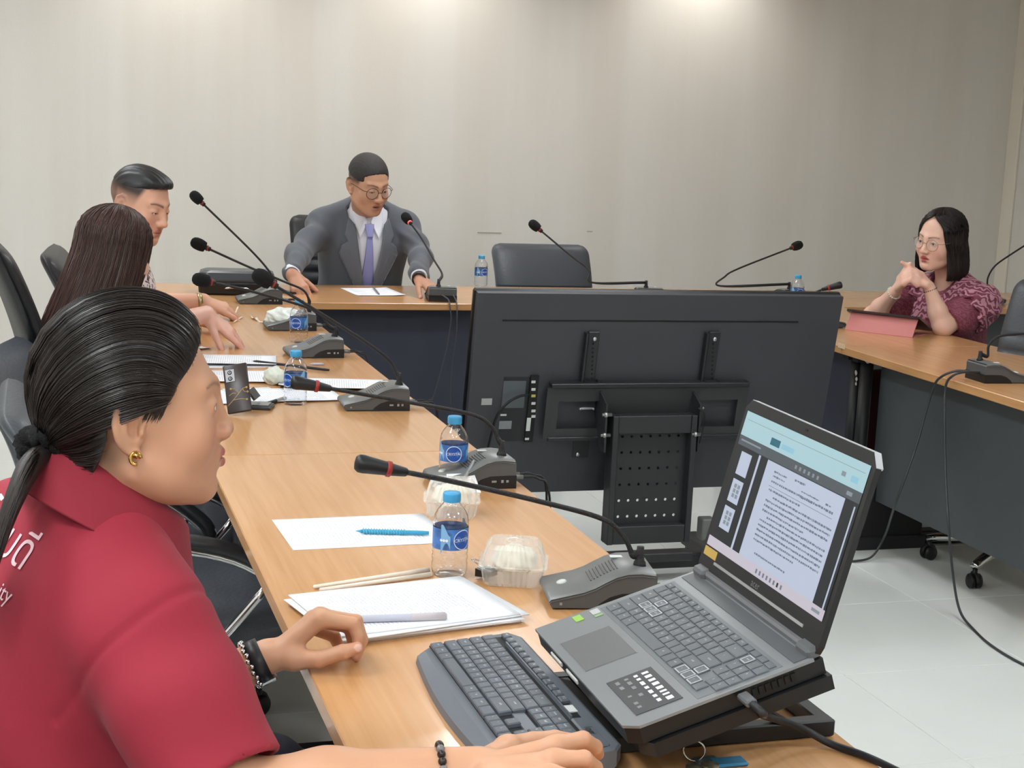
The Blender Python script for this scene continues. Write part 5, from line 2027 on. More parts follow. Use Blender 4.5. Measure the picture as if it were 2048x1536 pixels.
class Torso:
    """torso frame: x = the person's right, y = forward, z = up the spine; origin at the pelvis, neck base at z = .56 * s"""

    def __init__(self, pelvis, neck, az, s=None, w=1.0, depth=1.0, bust=0.0, belly=0.0):
        P0, N0 = Vector(pelvis), Vector(neck)
        z = (N0 - P0).normalized()
        a = math.radians(az)
        r = Vector((math.cos(a), -math.sin(a), 0))
        r = (r - z * r.dot(z)).normalized()
        f = z.cross(r)
        self.M = Matrix(((r.x, f.x, z.x, P0.x), (r.y, f.y, z.y, P0.y), (r.z, f.z, z.z, P0.z), (0, 0, 0, 1)))
        self.s = s or (N0 - P0).length / .56
        self.w, self.d, self.bust, self.belly = w, depth, bust, belly

    def pt(self, x, y, z):
        return self.M @ (Vector((x, y, z)) * self.s)

    def sdf(self, P, grow=0.0, shoulders=True):
        q = to_local(P, self.M) / self.s
        w, dp = self.w, self.d
        A = q.copy()
        A[:, 0] = np.abs(A[:, 0])
        d = s_ell(q, (0, 0, .08), (.165 * w, .125 * dp, .13))
        d = smin(d, s_ell(q, (0, .008 + self.belly * .5, .23), (.148 * w, (.108 + self.belly) * dp, .17)), .06)
        d = smin(d, s_ell(q, (0, .004, .385), (.160 * w, .112 * dp, .15)), .06)
        d = smin(d, s_cap(A, (0, -.012, .470), (.145 * w, -.012, .462), .066, .060), .05)
        d = smin(d, s_cap(A, (.085 * w, -.018, .505), (.01, -.022, .545), .040, .052), .05)
        if self.bust:
            d = smin(d, s_ell(A, (.072 * w, .085 * dp, .355), (.070, .045 + self.bust, .066)), .04)
        return d * self.s - grow


def gen_hand(wrist, d, n, side, curl=(.25, .35, .3), spread=.10, thumb=(.55, .2), s=1.0, curls=None):
    """finger chains in world space. d: towards the fingers, n: out of the back of the hand, side=+1 right hand, -1 left"""
    W_ = Vector(wrist)
    d = Vector(d).normalized()
    n = Vector(n)
    n = (n - d * n.dot(d)).normalized()
    w = d.cross(n) * (-side)          # towards the thumb
    chains = []
    lens = ((.040, .025, .020), (.044, .029, .021), (.041, .027, .021), (.032, .021, .018))
    off = (.027, .009, -.009, -.026)
    base = (.086, .089, .085, .077)
    for k in range(4):
        c = curls[k] if curls else curl
        m = W_ + (d * base[k] + w * off[k] - n * (.004 * abs(k - 1))) * s
        pts = [W_ + (d * .012 + w * off[k] * .5) * s, m]
        ang = 0.0
        sp = spread * (1.2 - .8 * k)
        dd = (d + w * math.tan(sp)).normalized()
        p = m
        for L_, a in zip(lens[k], c):
            ang += a
            p = p + (dd * math.cos(ang) - n * math.sin(ang)) * L_ * s
            pts.append(p)
        chains.append(pts)
    t0 = W_ + (d * .020 + w * .020 - n * .006) * s
    td = (d * math.cos(thumb[0]) + w * math.sin(thumb[0]) - n * thumb[1]).normalized()
    t1 = t0 + td * .040 * s
    td2 = (td + d * .35 - n * .15).normalized()
    t2 = t1 + td2 * .033 * s
    t3 = t2 + (td2 + d * .2 - n * .1).normalized() * .026 * s
    chains.append([W_ + d * .004 * s, t0, t1, t2, t3])
    return chains


R_F = (.0135, .0112, .0095, .0085, .0072)
R_T = (.0150, .0150, .0118, .0105, .0085)


def hand_sdf(P, chains, s=1.0):
    d = None
    fing = None
    for k, c in enumerate(chains):
        R = R_T if len(c) == 5 and k == 4 else R_F
        R = [r * s * (.93 if k == 3 else 1) for r in R]
        m = s_cap(P, c[0], c[1], R[0], R[1])
        d = m if d is None else smin(d, m, .016)
        f = None
        for i_ in range(1, len(c) - 1):
            e = s_cap(P, c[i_], c[i_ + 1], R[i_], R[i_ + 1])
            f = e if f is None else smin(f, e, .003)
        fing = f if fing is None else smin(fing, f, .0025)
    return smin(d, fing, .009)


def bbox(pts, pad):
    a = np.array([tuple(p) for p in pts])
    return a.min(0) - pad, a.max(0) + pad


def near(P, c, r):
    return ((P - v3(c)) ** 2).sum(1) < r * r


class Person:
    def __init__(self, label, loc):
        self.root = thing('person', loc, 0, label, 'person')
        self.root.matrix_world = Matrix.Identity(4)
        self.root.matrix_world = Matrix.Translation(Vector(loc))
        self.inv = self.root.matrix_world.inverted()

    def own(self, o):
        o.matrix_local = self.inv
        return o


def skin_mat(name):
    return mat(name, (200, 150, 120), .48, attr='Col', sss=.12, bump=(900, .02))


def build_skin(p, q, Mh, hs, torso, arms, hands, skin, h, neck_r=.050, extra_pts=(), torso_grow=-.012, hand_s=1.0, skin2=None, name='body'):
    """one continuous skin: head, neck, trunk, arms, hands"""
    nk = torso.pt(0, -.004, .545)
    n0 = Mh @ Vector((0, -.030 * hs, -.055 * hs))
    n1 = Mh @ Vector((0, -.020 * hs, -.095 * hs))
    pts = [Mh @ Vector((0, 0, .13)), Mh @ Vector((.1, .12, -.1)), Mh @ Vector((-.1, -.12, -.1)), nk]
    pts += [a for arm in arms for a in arm[0]] + [x for hd in hands for c in hd for x in c] + list(extra_pts)
    pts += [torso.pt(x, y, z) for x in (-.2, .2) for y in (-.14, .18) for z in (.30, .6)]
    lo, hi = bbox(pts, .05)
    hc = Mh @ Vector((0, 0, 0))
    zcut = torso.pt(0, 0, .28)
    zax = v3(torso.M.to_3x3() @ Vector((0, 0, 1)))
    hcs = [sum((x for c in hd for x in c), Vector()) / sum(len(c) for c in hd) for hd in hands]

    def f(P):
        d = s_cap(P, nk, n0, neck_r * 1.12, neck_r)
        t = torso.sdf(P, torso_grow)
        t = smax(t, -((P - v3(zcut)) @ zax), .02)
        d = smin(d, t, .03)
        for pts_, rs in arms:
            d = smin(d, s_chain(P, pts_, rs, .02), .02)
        k = near(P, hc, .21)
        if k.any():
            e = head_sdf(to_local(P[k], Mh) / hs, q) * hs
            d[k] = smin(d[k], e, .022)
        for c, hd in zip(hcs, hands):
            k = near(P, c, .17)
            if k.any():
                d[k] = smin(d[k], hand_sdf(P[k], hd, hand_s), .012)
        return d

    def col(P):
        c = head_color(to_local(P, Mh) / hs, q, skin)
        far = ~near(P, hc, .16)
        c[far] = lin(skin2 or skin)
        # knuckle and fingertip warmth
        for hd in hands:
            for ch in hd:
                w = np.exp(-((P - v3(ch[-1])) ** 2).sum(1) / (2 * .008 ** 2)) * .45
                w += np.exp(-((P - v3(ch[2])) ** 2).sum(1) / (2 * .008 ** 2)) * .22
                w = np.clip(w, 0, .6)[:, None]
                c = c * (1 - w) + lin((206, 128, 110)) * w
                a_, b_, t_ = (np.array(tuple(x)) for x in ch[-3:])
                s1, s2 = b_ - a_, t_ - b_
                s2n = s2 / np.linalg.norm(s2)
                dz = s1 - s2n * (s1 @ s2n)               # back of the finger
                if np.linalg.norm(dz) > 1e-4:
                    dz /= np.linalg.norm(dz)
                    nc = t_ + dz * .0075 + s2n * .001
                    w = (np.linalg.norm(P - nc.astype(np.float32), axis=1) < .0058 * hand_s)[:, None] * .75
                    c = c * (1 - w) + lin((232, 190, 176)) * w
        return c
    o = sdf_object(name, f, lo, hi, h, skin_mat('skin'), p.root, col)
    p.own(o)
    eyes(p.root, p.inv @ Mh, q, hs, q.get('look', (0, 0)))
    return f


def nails(p, hands, m):
    for hd in hands:
        for k, c in enumerate(hd):
            a, b_ = Vector(c[-2]), Vector(c[-1])


def sleeve_sdf(P, pts, rs, hem_in=.035, k=.03):
    """sleeve along pts with the open end hollowed out at the last point"""
    d = s_chain(P, pts, rs, k)
    a, b_ = v3(pts[-2]), v3(pts[-1])
    ax = (b_ - a) / np.linalg.norm(b_ - a)
    cut = (P - b_) @ ax
    d = smax(d, cut, .004)
    inner = s_cap(P, b_ - ax * .012, b_ + ax * .06, rs[-1] - .013, rs[-1] - .011)
    return np.maximum(d, -inner)


def cloth_object(p, name, f, pts, h, m, pad=.12):
    lo, hi = bbox(pts, pad)
    o = sdf_object(name, f, lo, hi, h, m, p.root)
    return p.own(o)


def legs(p, torso, knee_y, m, seat=.50, foot=None):
    """trousers or skirt with both legs bent at the seat, joined to the pelvis, and shoes"""
    hips = [torso.pt(s * .085, .02, .03) for s in (-1, 1)]
    f_ = torso.M.to_3x3() @ Vector((0, 1, 0))
    f_.z = 0
    f_.normalize()
    kn = [h_ + f_ * knee_y + Vector((0, 0, .02)) for h_ in hips]
    an = [Vector((k.x, k.y, .10)) + f_ * .02 for k in kn]

    def f(P):
        d = None
        for h_, k, a in zip(hips, kn, an):
            e = s_chain(P, [h_, k, a], [.085, .062, .045], .03)
            d = e if d is None else smin(d, e, .02)
        t = torso.sdf(P, .004)
        return smin(d, smax(t, (P - v3(torso.pt(0, 0, .13))) @ v3(torso.M.to_3x3() @ Vector((0, 0, 1))), .01), .03)
    cloth_object(p, 'trousers', f, hips + kn + an + [torso.pt(0, 0, .2)], .010, m, .14)
    for a in an:
        mb = MB()
        bm = bmesh.new()
        bmesh.ops.create_uvsphere(bm, u_segments=14, v_segments=10, radius=1)
        for v in bm.verts:
            v.co = Vector((v.co.x * .042, v.co.y * .12, max(v.co.z, -.5) * .05))
        mb.bm(bm, 0, True, Matrix.Translation(Vector((a.x, a.y, .026)) + f_ * .07) @ Matrix.Rotation(math.atan2(-f_.x, f_.y), 4, 'Z'))
        bm.free()
        p.own(mb.build('shoe', mat('shoe_black', (22, 20, 20), .4), p.root))


def march(sdf, o, d, far=.6, n=40):
    """first hit of many rays (N,3) with an SDF"""
    P = np.asarray(o, np.float32).copy()
    d = np.asarray(d, np.float32)
    t = np.zeros(len(P), np.float32)
    for _ in range(n):
        t += sdf(P + d * t[:, None]) * .85
    return P + d * t[:, None]


def drape(sdf, poly, M_, off=.003, thick=.004, cuts=3):
    """flat outline in the xy plane of M_ pressed along -z of M_ onto an SDF; returns an MB"""
    bm = bmesh.new()
    vs = [bm.verts.new((x, y, 0)) for x, y in poly]
    bm.faces.new(vs)
    bmesh.ops.triangulate(bm, faces=bm.faces[:])
    for _ in range(cuts):
        bmesh.ops.subdivide_edges(bm, edges=bm.edges[:], cuts=1, use_grid_fill=True)
    bmesh.ops.triangulate(bm, faces=bm.faces[:])
    return press(sdf, bm, M_, off, thick)


def press(sdf, bm, M_, off, thick):
    bm.verts.ensure_lookup_table()
    bm.verts.index_update()
    P = np.array([tuple(M_ @ v.co) for v in bm.verts], np.float32)
    dr = v3(M_.to_3x3() @ Vector((0, 0, -1)))
    H = march(sdf, P, np.tile(dr, (len(P), 1)))
    top = H - dr * (off + thick)
    bot = H - dr * off
    n = len(P)
    mb = MB()
    fs = [tuple(v.index for v in f.verts) for f in bm.faces]
    mb.add([tuple(x) for x in top], fs, 0, True)
    if thick > 0:
        mb.add([tuple(x) for x in bot], [f[::-1] for f in fs], 0, True)
        for e in bm.edges:
            if len(e.link_faces) == 1:
                a, b_ = e.verts[0].index, e.verts[1].index
                mb.f.append((a, b_, n + b_, n + a))
                mb.m.append(0)
                mb.s.append(False)
    bm.free()
    return mb


def hair_paths(hairline, tie, c0, rad, n, t_n, lift=.07, noise=1.0, seed=1):
    """grid of hair running from a closed hairline back to the tie, hugging an ellipsoid"""
    rs = np.random.RandomState(seed)
    hl = spline(hairline + [hairline[0]], 8)
    L_ = len(hl) - 1
    clump = np.zeros(n)
    for f_, a in ((23, .35), (61, .3), (127, .25), (197, .2)):
        clump += a * np.sin(np.arange(n) / n * 2 * PI * f_ + rs.uniform(0, 6))
    grid = []
    qT = (np.array(tie) - c0) / rad
    lT = np.linalg.norm(qT)
    for i_ in range(n):
        x = i_ / n * L_
        a = hl[int(x)].lerp(hl[int(x) + 1], x - int(x))
        qh = (np.array(a) - c0) / rad
        lh = np.linalg.norm(qh)
        u0, u1 = qh / lh, qT / lT
        dt = float(u0 @ u1)
        mid = u0 + u1 + np.array((0, 0, 1.0)) * 2.2 * max(0.0, -dt) ** 1.4 + np.array((0, 0, 1.0)) * .75 * min(1.0, max(0.0, u0[1] + .25)) * (u0[2] > -.25)
        mid = mid / np.linalg.norm(mid) * 1.05
        row = []
        for k in range(t_n + 1):
            t = k / t_n
            u = (1 - t) ** 2 * u0 + 2 * t * (1 - t) * mid + t * t * u1
            u = u / np.linalg.norm(u)
            r = lh * (1 - t) + lT * t + lift * math.sin(PI * min(1, t * 1.15) ** .55) * (1 - t ** 3)
            r += .010 * noise * clump[i_] * math.sin(PI * t) ** .5
            row.append(c0 + u * r * rad)
        grid.append(row)
    return np.array(grid)


def grid_mb(g, closed=True):
    n, k = g.shape[:2]
    vs = [tuple(p) for p in g.reshape(-1, 3)]
    fs = []
    for i_ in range(n if closed else n - 1):
        for j in range(k - 1):
            a, b_ = i_ * k + j, ((i_ + 1) % n) * k + j
            fs.append((a, b_, b_ + 1, a + 1))
    return MB().add(vs, fs, 0, True)


def strands_mb(paths, r=.0006, mb=None):
    """three-sided hairs along each path"""
    mb = mb or MB()
    vs, fs = [], []
    for pth in paths:
        P = np.asarray(pth, np.float32)
        T = np.gradient(P, axis=0)
        T /= np.linalg.norm(T, axis=1, keepdims=True) + 1e-9
        up = np.array([.3, .2, 1.0]) if abs(T[0][2]) < .9 else np.array([1.0, .1, 0])
        B = np.cross(T, up)
        B /= np.linalg.norm(B, axis=1, keepdims=True) + 1e-9
        N = np.cross(B, T)
        o = len(vs)
        m = len(P)
        for k in range(m):
            rr = r * (1 - .7 * max(0, (k / (m - 1) - .8) / .2)) * (1 - .5 * max(0, .15 - k / (m - 1)) / .15)
            for a in (0, 2.094, 4.189):
                vs.append(tuple(P[k] + (B[k] * math.cos(a) + N[k] * math.sin(a)) * rr))
        for k in range(m - 1):
            for j in range(3):
                fs.append((o + k * 3 + j, o + k * 3 + (j + 1) % 3, o + k * 3 + 3 + (j + 1) % 3, o + k * 3 + 3 + j))
    mb.add(vs, fs, 0, True)
    return mb


def hair_mat(name, rgb, rough=.34):
    return mat(name, rgb, rough, spec=.6, bump=(300, .10))


def glasses(p, Mh, hs, m, r=.0225, squash=.93, thick=.0011, lens=True):
    g = MB()
    L2 = p.inv @ Mh
    t_ = thing('glasses')
    t_.parent = p.root
    t_.matrix_local = L2
    for sx in (-1, 1):
        ring = []
        for k in range(25):
            a = 2 * PI * k / 24
            x = sx * .0335 + r * math.cos(a)
            ring.append((x * hs, (.1005 - .10 * abs(abs(x) - .02) - abs(x) * .12) * hs, (-.002 + r * squash * math.sin(a)) * hs))
        g.tube(ring, thick, 6, caps=False)
        g.tube(spline([(sx * .056 * hs, .090 * hs, .006 * hs), (sx * .070 * hs, .078 * hs, .007 * hs), (sx * .0775 * hs, .02 * hs, .006 * hs), (sx * .0795 * hs, -.010 * hs, .002 * hs)], 5), thick, 6)
    g.tube(spline([(-.011 * hs, .0995 * hs, .002 * hs), (0, .104 * hs, .005 * hs), (.011 * hs, .0995 * hs, .002 * hs)], 5), thick, 6)
    o = g.build('glasses_frame', m, t_)
    if lens:
        gl = MB()
        for sx in (-1, 1):
            ring = []
            for k in range(20):
                a = 2 * PI * k / 20
                x = sx * .0335 + r * .98 * math.cos(a)
                ring.append((x * hs, (.1005 - .10 * abs(abs(x) - .02) - abs(x) * .12) * hs, (-.002 + r * .98 * squash * math.sin(a)) * hs))
            gl.add(ring, [tuple(range(20))])
        gl.build('lens', mat('glasses_lens', (250, 250, 252), .05, alpha=.10, spec=.6), t_)
    return t_


def collar_ring(T, r=(.066, .072), z0=.520, back_up=.052, front_dn=.030, leaf=1.0, open_=.93, tip=.022, stand=1.0, yo=.012):
    """folded shirt collar round the neck, open at the front"""
    col = MB()
    n = 44
    prof = [(.000, .000), (.002, .022), (.004, .040), (.010, .046), (.020, .034), (.034, .010), (.048, -.018), (.050, -.020), (.046, -.017), (.032, .006), (.017, .028), (.010, .030)]
    vs, fs = [], []
    for i_ in range(n + 1):
        a = (-.5 + i_ / n) * 2 * PI * open_          # 0 = back of the neck
        s_ = math.sin(a)
        c_ = math.cos(a)
        back = (1 + c_) / 2
        for (o_, h_) in prof:
            k = 1.0 + .35 * max(0, -c_) ** 2       # longer leaf at the front
            rx, ry = r[0] + o_ * .95 * leaf, r[1] + o_ * .95 * leaf
            zz = z0 + back_up * back - front_dn * (1 - back) + h_ * stand * (k if h_ < .02 else 1)
            if h_ < .02 and o_ > .03:
                zz -= tip * max(0, -c_) ** 1.5
            vs.append(tuple(T.pt(s_ * rx, yo - c_ * ry + .012 * (1 - back), zz)))
    m = len(prof)
    for i_ in range(n):
        for j in range(m):
            fs.append((i_ * m + j, i_ * m + (j + 1) % m, (i_ + 1) * m + (j + 1) % m, (i_ + 1) * m + j))
    fs += [tuple(range(m)), tuple(n * m + j for j in range(m))[::-1]]
    return col.add(vs, fs, 0, True)


# ---- the woman in the red polo (foreground)
def woman_red():
    p = Person('woman in a red polo with ponytail, typing in the foreground', (-.06, 1.87, 0))
    hs = 1.05
    Mh = head_matrix(PY(268, 812, 1.85), 86, -1, 0)
    q = dict(eye=.0034, fat=.006, jaw=1.06, nose=.30, back=.022, top=.012, earx=.0065, lipf=.004, nw=1.05, chin=-.001, lip=(176, 100, 92), blush=.35, blushc=(196, 112, 92), browt=.0026, brows=.55,
             hairc=(36, 28, 24), ear=1.04, look=(0, -.1))

    def wisps(P):
        w = np.clip((.0865 - np.abs(P[:, 0])) * 60, 0, 1) * 0 + 1
        a = np.exp(-((P[:, 1] - .022) / .013) ** 2 - ((P[:, 2] - .026) / .018) ** 2) * .5       # sideburn
        b = np.exp(-((P[:, 1] + .035) / .016) ** 2 - ((P[:, 2] + .050) / .03) ** 2) * .55       # nape
        scalp = np.clip((P[:, 2] - .062 + (P[:, 1] - .05) * -.8) / .02, 0, 1) * .95
        return np.clip(a + b + scalp, 0, .95) * (np.abs(P[:, 0]) > .0) * w
    q['stubble'] = wisps
    T = Torso((-.045, 1.87, .50), (.078, 1.865, 1.045), 66, w=1.12, depth=1.12, bust=.020, belly=.015)
    SR, SL = T.pt(.172, -.01, .455), T.pt(-.172, -.01, .455)
    ER, EL = PY(455, 1600, 1.60), PY(335, 1412, 2.06)
    WR, WL = PZ(950, 1540, .798), PY(532, 1314, 2.06)
    armR = ([SR, ER, ER.lerp(WR, .4), WR], [.052, .042, .041, .026])
    armL = ([SL, EL, EL.lerp(WL, .4), WL], [.050, .040, .037, .0245])
    y = 2.05

    def c(*pp):
        return [PY(u, v, y + dy) for u, v, dy in pp]
    handL = [c((556, 1308, .0), (642, 1238, -.012), (706, 1248, -.016), (716, 1272, -.02), (714, 1292, -.024)),
             c((556, 1306, .01), (640, 1232, .008), (712, 1242, .012), (724, 1280, .006), (713, 1314, .0)),
             c((556, 1308, .02), (628, 1238, .026), (700, 1254, .032), (708, 1292, .028), (696, 1322, .018)),
             c((556, 1312, .03), (614, 1252, .040), (668, 1272, .050), (682, 1302, .046), (672, 1330, .032)),
             c((545, 1314, .0), (588, 1318, -.014), (636, 1319, -.030), (686, 1304, -.038), (714, 1296, -.038))]

    def z(*pp):
        return [PZ(u, v, zz) for u, v, zz in pp]
    handR = [z((985, 1528, .806), (1112, 1492, .828), (1166, 1479, .829), (1190, 1494, .812), (1196, 1508, .794)),
             z((985, 1540, .808), (1108, 1520, .834), (1168, 1518, .836), (1190, 1536, .815), (1192, 1552, .795)),
             z((985, 1552, .806), (1100, 1552, .830), (1160, 1560, .830), (1182, 1576, .812), (1182, 1590, .793)),
             z((985, 1562, .802), (1090, 1584, .822), (1140, 1598, .820), (1160, 1608, .805), (1160, 1618, .792)),
             z((975, 1520, .800), (1015, 1498, .797), (1065, 1484, .792), (1110, 1478, .789), (1140, 1480, .787))]
    build_skin(p, q, Mh, hs, T, [armR, armL], [handL, handR], (202, 152, 122), .0022, neck_r=.056, torso_grow=-.012, skin2=(205, 156, 124))
    # thumb nail of the left hand
    # ---- polo shirt
    hemR = SR.lerp(ER, .90)
    hemL = SL.lerp(EL, .72)
    nb0, nb1 = T.pt(0, .0, .50), Mh @ Vector((0, -.01, -.10))

    def shirt(P):
        d = T.sdf(P, .006)
        d = smin(d, sleeve_sdf(P, [SR + Vector((0, .02, .004)), SR.lerp(ER, .45), hemR], [.066, .074, .076]), .035)
        d = smin(d, sleeve_sdf(P, [SL + Vector((0, -.02, .004)), SL.lerp(EL, .45), hemL], [.066, .070, .072]), .035)
        for S_, E_ in ((SR, ER), (SL, EL)):
            ax_ = v3((E_ - S_).normalized())
            c_ = S_.lerp(E_, .03)
            ds = np.abs((P - v3(c_)) @ ax_ + ((P - v3(c_)) @ v3(T.M.to_3x3() @ Vector((0, 0, 1)))) * .25)
            d = d + .0030 * np.exp(-(ds / .0045) ** 2) * near(P, c_, .14)
        f1 = np.sin((P @ v3((9, -7, 16))) * 2.2 + 3 * np.sin(P @ v3((5, 9, -4)))) * .0034
        f2 = np.sin((P @ v3((26, 10, 19))) * 1.5 + 2 * np.sin(P @ v3((-9, 12, 8)))) * .0018
        hole = s_cap(P, T.pt(0, .025, .565), T.pt(0, .045, .70), .060, .085)
        d = smax(d + f1 + f2, -hole, .006)
        return d
    pts = [T.pt(x, yy, zz) for x in (-.25, .25) for yy in (-.16, .22) for zz in (-.05, .58)] + [hemR, hemL, ER]
    M_POLO = mat('red_polo', (150, 36, 54), .84, sheen=.04, bump=(1600, .10), vary=(5, .05))
    cloth_object(p, 'polo_shirt', shirt, pts, .0042, M_POLO, .06)
    # ---- collar: folded band round the neck, open at the front
    col = collar_ring(T, z0=.532, yo=.006)
    p.own(col.build('collar', mat('red_collar', (136, 32, 48), .84, sheen=.04, bump=(1600, .10)), p.root))
    # sleeve hem seam
    # ---- printed words on the back
    for txt, size, (u, v), tag_ in (('อธิการบดี', .056, (60, 1112), 'thai_print'), ('University', .026, (24, 1196), 'latin_print')):
        tv_, tf = text_mesh(txt, size)
        bm = bmesh.new()
        bv = [bm.verts.new(x) for x in tv_]
        for f in tf:
            try:
                bm.faces.new([bv[i_] for i_ in f])
            except ValueError:
                pass
        bmesh.ops.triangulate(bm, faces=bm.faces[:])
        bmesh.ops.subdivide_edges(bm, edges=[e for e in bm.edges if e.calc_length() > .006], cuts=2)
        bmesh.ops.triangulate(bm, faces=bm.faces[:])
        # write along the shoulder blade: text runs across the back, letters stand up the spine
        R3 = T.M.to_3x3()
        back, rt_, up_ = R3 @ Vector((0, -1, 0)), R3 @ Vector((1, 0, 0)), R3 @ Vector((0, 0, 1))
        hit = march(shirt, np.array([[0, 0, CAMZ]], np.float32), np.array([_ray(u, v) / np.linalg.norm(_ray(u, v))], np.float32), n=90)[0]
        hl_ = T.M.inverted() @ Vector(hit.tolist())
        half = max(x.x for x in tv_)
        org = T.M @ Vector((hl_.x - half, -.30, hl_.z))
        xdir = rt_
        zdir = back
        ydir = zdir.cross(xdir)
        MM = Matrix(((xdir.x, ydir.x, zdir.x, org.x), (xdir.y, ydir.y, zdir.y, org.y), (xdir.z, ydir.z, zdir.z, org.z), (0, 0, 0, 1)))
        mb = press(shirt, bm, MM, .0012, 0)
        p.own(mb.build(tag_, mat('pink_print', (236, 200, 206), .7), p.root, fix=False))
    # ---- hair
    hl = [(0, -.082, -.078), (.030, -.072, -.080), (.056, -.052, -.062), (.069, -.040, -.030), (.0745, -.034, .006), (.0765, -.016, .031), (.0772, .004, .032), (.0768, .016, .026), (.0755, .026, .016), (.0738, .033, .024),
          (.0710, .039, .036), (.0600, .056, .057), (.0380, .068, .077), (0, .074, .084)]
    hl = hl + [(-x, yy, zz) for x, yy, zz in hl[-2:0:-1]]
    tie = (0.004, -.094, -.042)
    c0, rad = np.array((0, -.002, .028)), np.array((.0785, .0825, .0785))
    g = hair_paths(hl, tie, c0, rad, 520, 40, lift=.044, noise=1.25, seed=4)
    L2 = p.inv @ Mh @ Matrix.Diagonal((hs, hs, hs, 1))
    M_HAIR = hair_mat('hair_black_brown', (28, 22, 20), .36)
    hb = grid_mb(g)
    hair = hb.build('hair', M_HAIR, p.root, L2, fix=False)
    g2 = hair_paths(hl, tie, c0, rad, 1500, 26, lift=.056, noise=1.0, seed=9)
    rs = np.random.RandomState(3)
    paths = []
    for row in g2:
        r0 = row + rs.normal(0, .0009, 3) + (row - c0) * rs.uniform(-.004, .012)
        st = rs.randint(0, 8)
        paths.append(r0[st:26 - rs.randint(0, 3)])
    for k in range(160):                              # fine sideburn hairs in front of the ear
        y0_ = rs.uniform(.012, .034)
        a0_ = np.array((.0742 - y0_ * .10, y0_, .030))
        ln = rs.uniform(.010, .040)
        pth = []
        for j in range(8):
            t = j / 7
            pth.append(a0_ + np.array((.02, -.008 * t - .006 * t * t + rs.normal(0, .0003), .004 - ln * t)))
        pth = march(lambda X: head_sdf(X, q), np.array(pth, np.float32), np.tile(np.array([[-1, 0, 0]], np.float32), (8, 1)), n=25)
        paths.append(pth + np.array((.0005, 0, 0)))
    strands_mb(paths, .00055).build('hair_strands', hair_mat('hair_strand_brown', (38, 30, 26), .30), hair, fix=False)
    # ponytail
    Li = (Mh @ Matrix.Diagonal((hs, hs, hs, 1))).inverted()
    tl = [Vector(tie)] + [Li @ PY(u, v, yy) for u, v, yy in ((62, 930, 1.80), (34, 985, 1.77), (8, 1055, 1.755), (-16, 1140, 1.745), (-36, 1240, 1.74))]
    sp_ = spline(tl, 6)
    pt_ = MB()
    pt_.tube(sp_, [.012, .012, .012, .012, .0125, .013, .013] + [.013 - .0004 * k for k in range(len(sp_) - 8)] + [.001], 20)
    pony = pt_.build('ponytail', hair_mat('ponytail_brown', (32, 26, 23), .55), hair)
    paths = []
    for k in range(1300):
        a = rs.uniform(0, 2 * PI)
        rr = rs.uniform(.45, 1.15)
        lng = rs.uniform(.62, 1.0)
        wv = rs.uniform(0, 6.28)
        off = np.array((math.cos(a), 0, math.sin(a) * .6))
        path = []
        for i_, s_ in enumerate(sp_):
            w = min(1, .55 + i_ * .09)
            path.append(np.array(s_) + off * (.0185 + .006 * i_ / len(sp_)) * rr * w + .0012 * math.sin(i_ * .5 + wv) * np.array((1, .3, 0)))
        paths.append(path[:max(8, int(len(path) * lng))])
    strands_mb(paths, .0006).build('ponytail_strands', hair_mat('hair_strand_brown', (38, 30, 26)), pony, fix=False)
    # scrunchie
    sc = MB()
    ring = []
    d_ = (sp_[4] - sp_[0]).normalized()
    u_ = d_.orthogonal().normalized()
    w_ = d_.cross(u_)
    for k in range(61):
        a = 2 * PI * k / 60
        rr = .021 + .0035 * math.sin(k * 2.2)
        ring.append(Vector(tie) + d_ * (.010 + .004 * math.cos(k * 1.7)) + (u_ * math.cos(a) + w_ * math.sin(a)) * rr)
    sc.tube(ring, [.0115 + .0028 * math.sin(k * 1.9) for k in range(61)], 8, caps=False)
    sc.build('scrunchie', mat('scrunchie_black', (12, 12, 13), .9, bump=(400, .5)), p.root, L2)
    # earring
    er = MB()
    ec = Vector((.0840, -.010, -.041))
    er.tube([ec + Vector((.002, .0055 * math.cos(a), .0065 * math.sin(a))) for a in [2 * PI * k / 14 for k in range(12)]], .0022, 8)
    er.lathe([(0, 0), (.004, .001), (.0035, .004), (0, .006)], 8, M=Matrix.Translation(ec + Vector((.003, .0, .004))) @ Matrix.Rotation(PI / 2, 4, 'Y'), caps=False)
    er.build('earring', mat('gold', (212, 170, 96), .22, metal=1.0), p.root, L2)
    # ---- watch and bracelets
    d_ = (WL - EL).normalized()
    for t_, rr, wd, nm, m_ in ((.86, .0305, .010, 'watch_strap', mat('strap_black', (26, 24, 28), .45)),):
        cc = EL.lerp(WL, .915)
        Mw = Matrix.Translation(cc) @ d_.to_track_quat('Z', 'Y').to_matrix().to_4x4()
        mb = MB().lathe([(.0275, -.009), (.0305, -.010), (.0312, 0), (.0305, .010), (.0275, .009)], 28, M=Mw, caps=False)
        o = p.own(mb.build(nm, m_, p.root))
        wb_ = MB().box((0, .0, .0), (.026, .030, .009), M=Mw @ Matrix.Translation((.0, -.030, 0)) @ Matrix.Rotation(PI / 2, 4, 'X'), ch=.003)
        p.own(wb_.build('watch_case', mat('watch_silver', (170, 172, 178), .2, metal=.9), p.root))
    cc = EL.lerp(WL, .835)
    Mw = Matrix.Translation(cc) @ d_.to_track_quat('Z', 'Y').to_matrix().to_4x4()
    br = MB()
    for k in range(24):
        a = 2 * PI * k / 24
        bm = bmesh.new()
        bmesh.ops.create_icosphere(bm, subdivisions=1, radius=.0042)
        br.bm(bm, 0, True, Mw @ Matrix.Translation((.0325 * math.cos(a), .0325 * math.sin(a), .002 * (k % 2))))
        bm.free()
    p.own(br.build('silver_bracelet', M_CHROME, p.root))
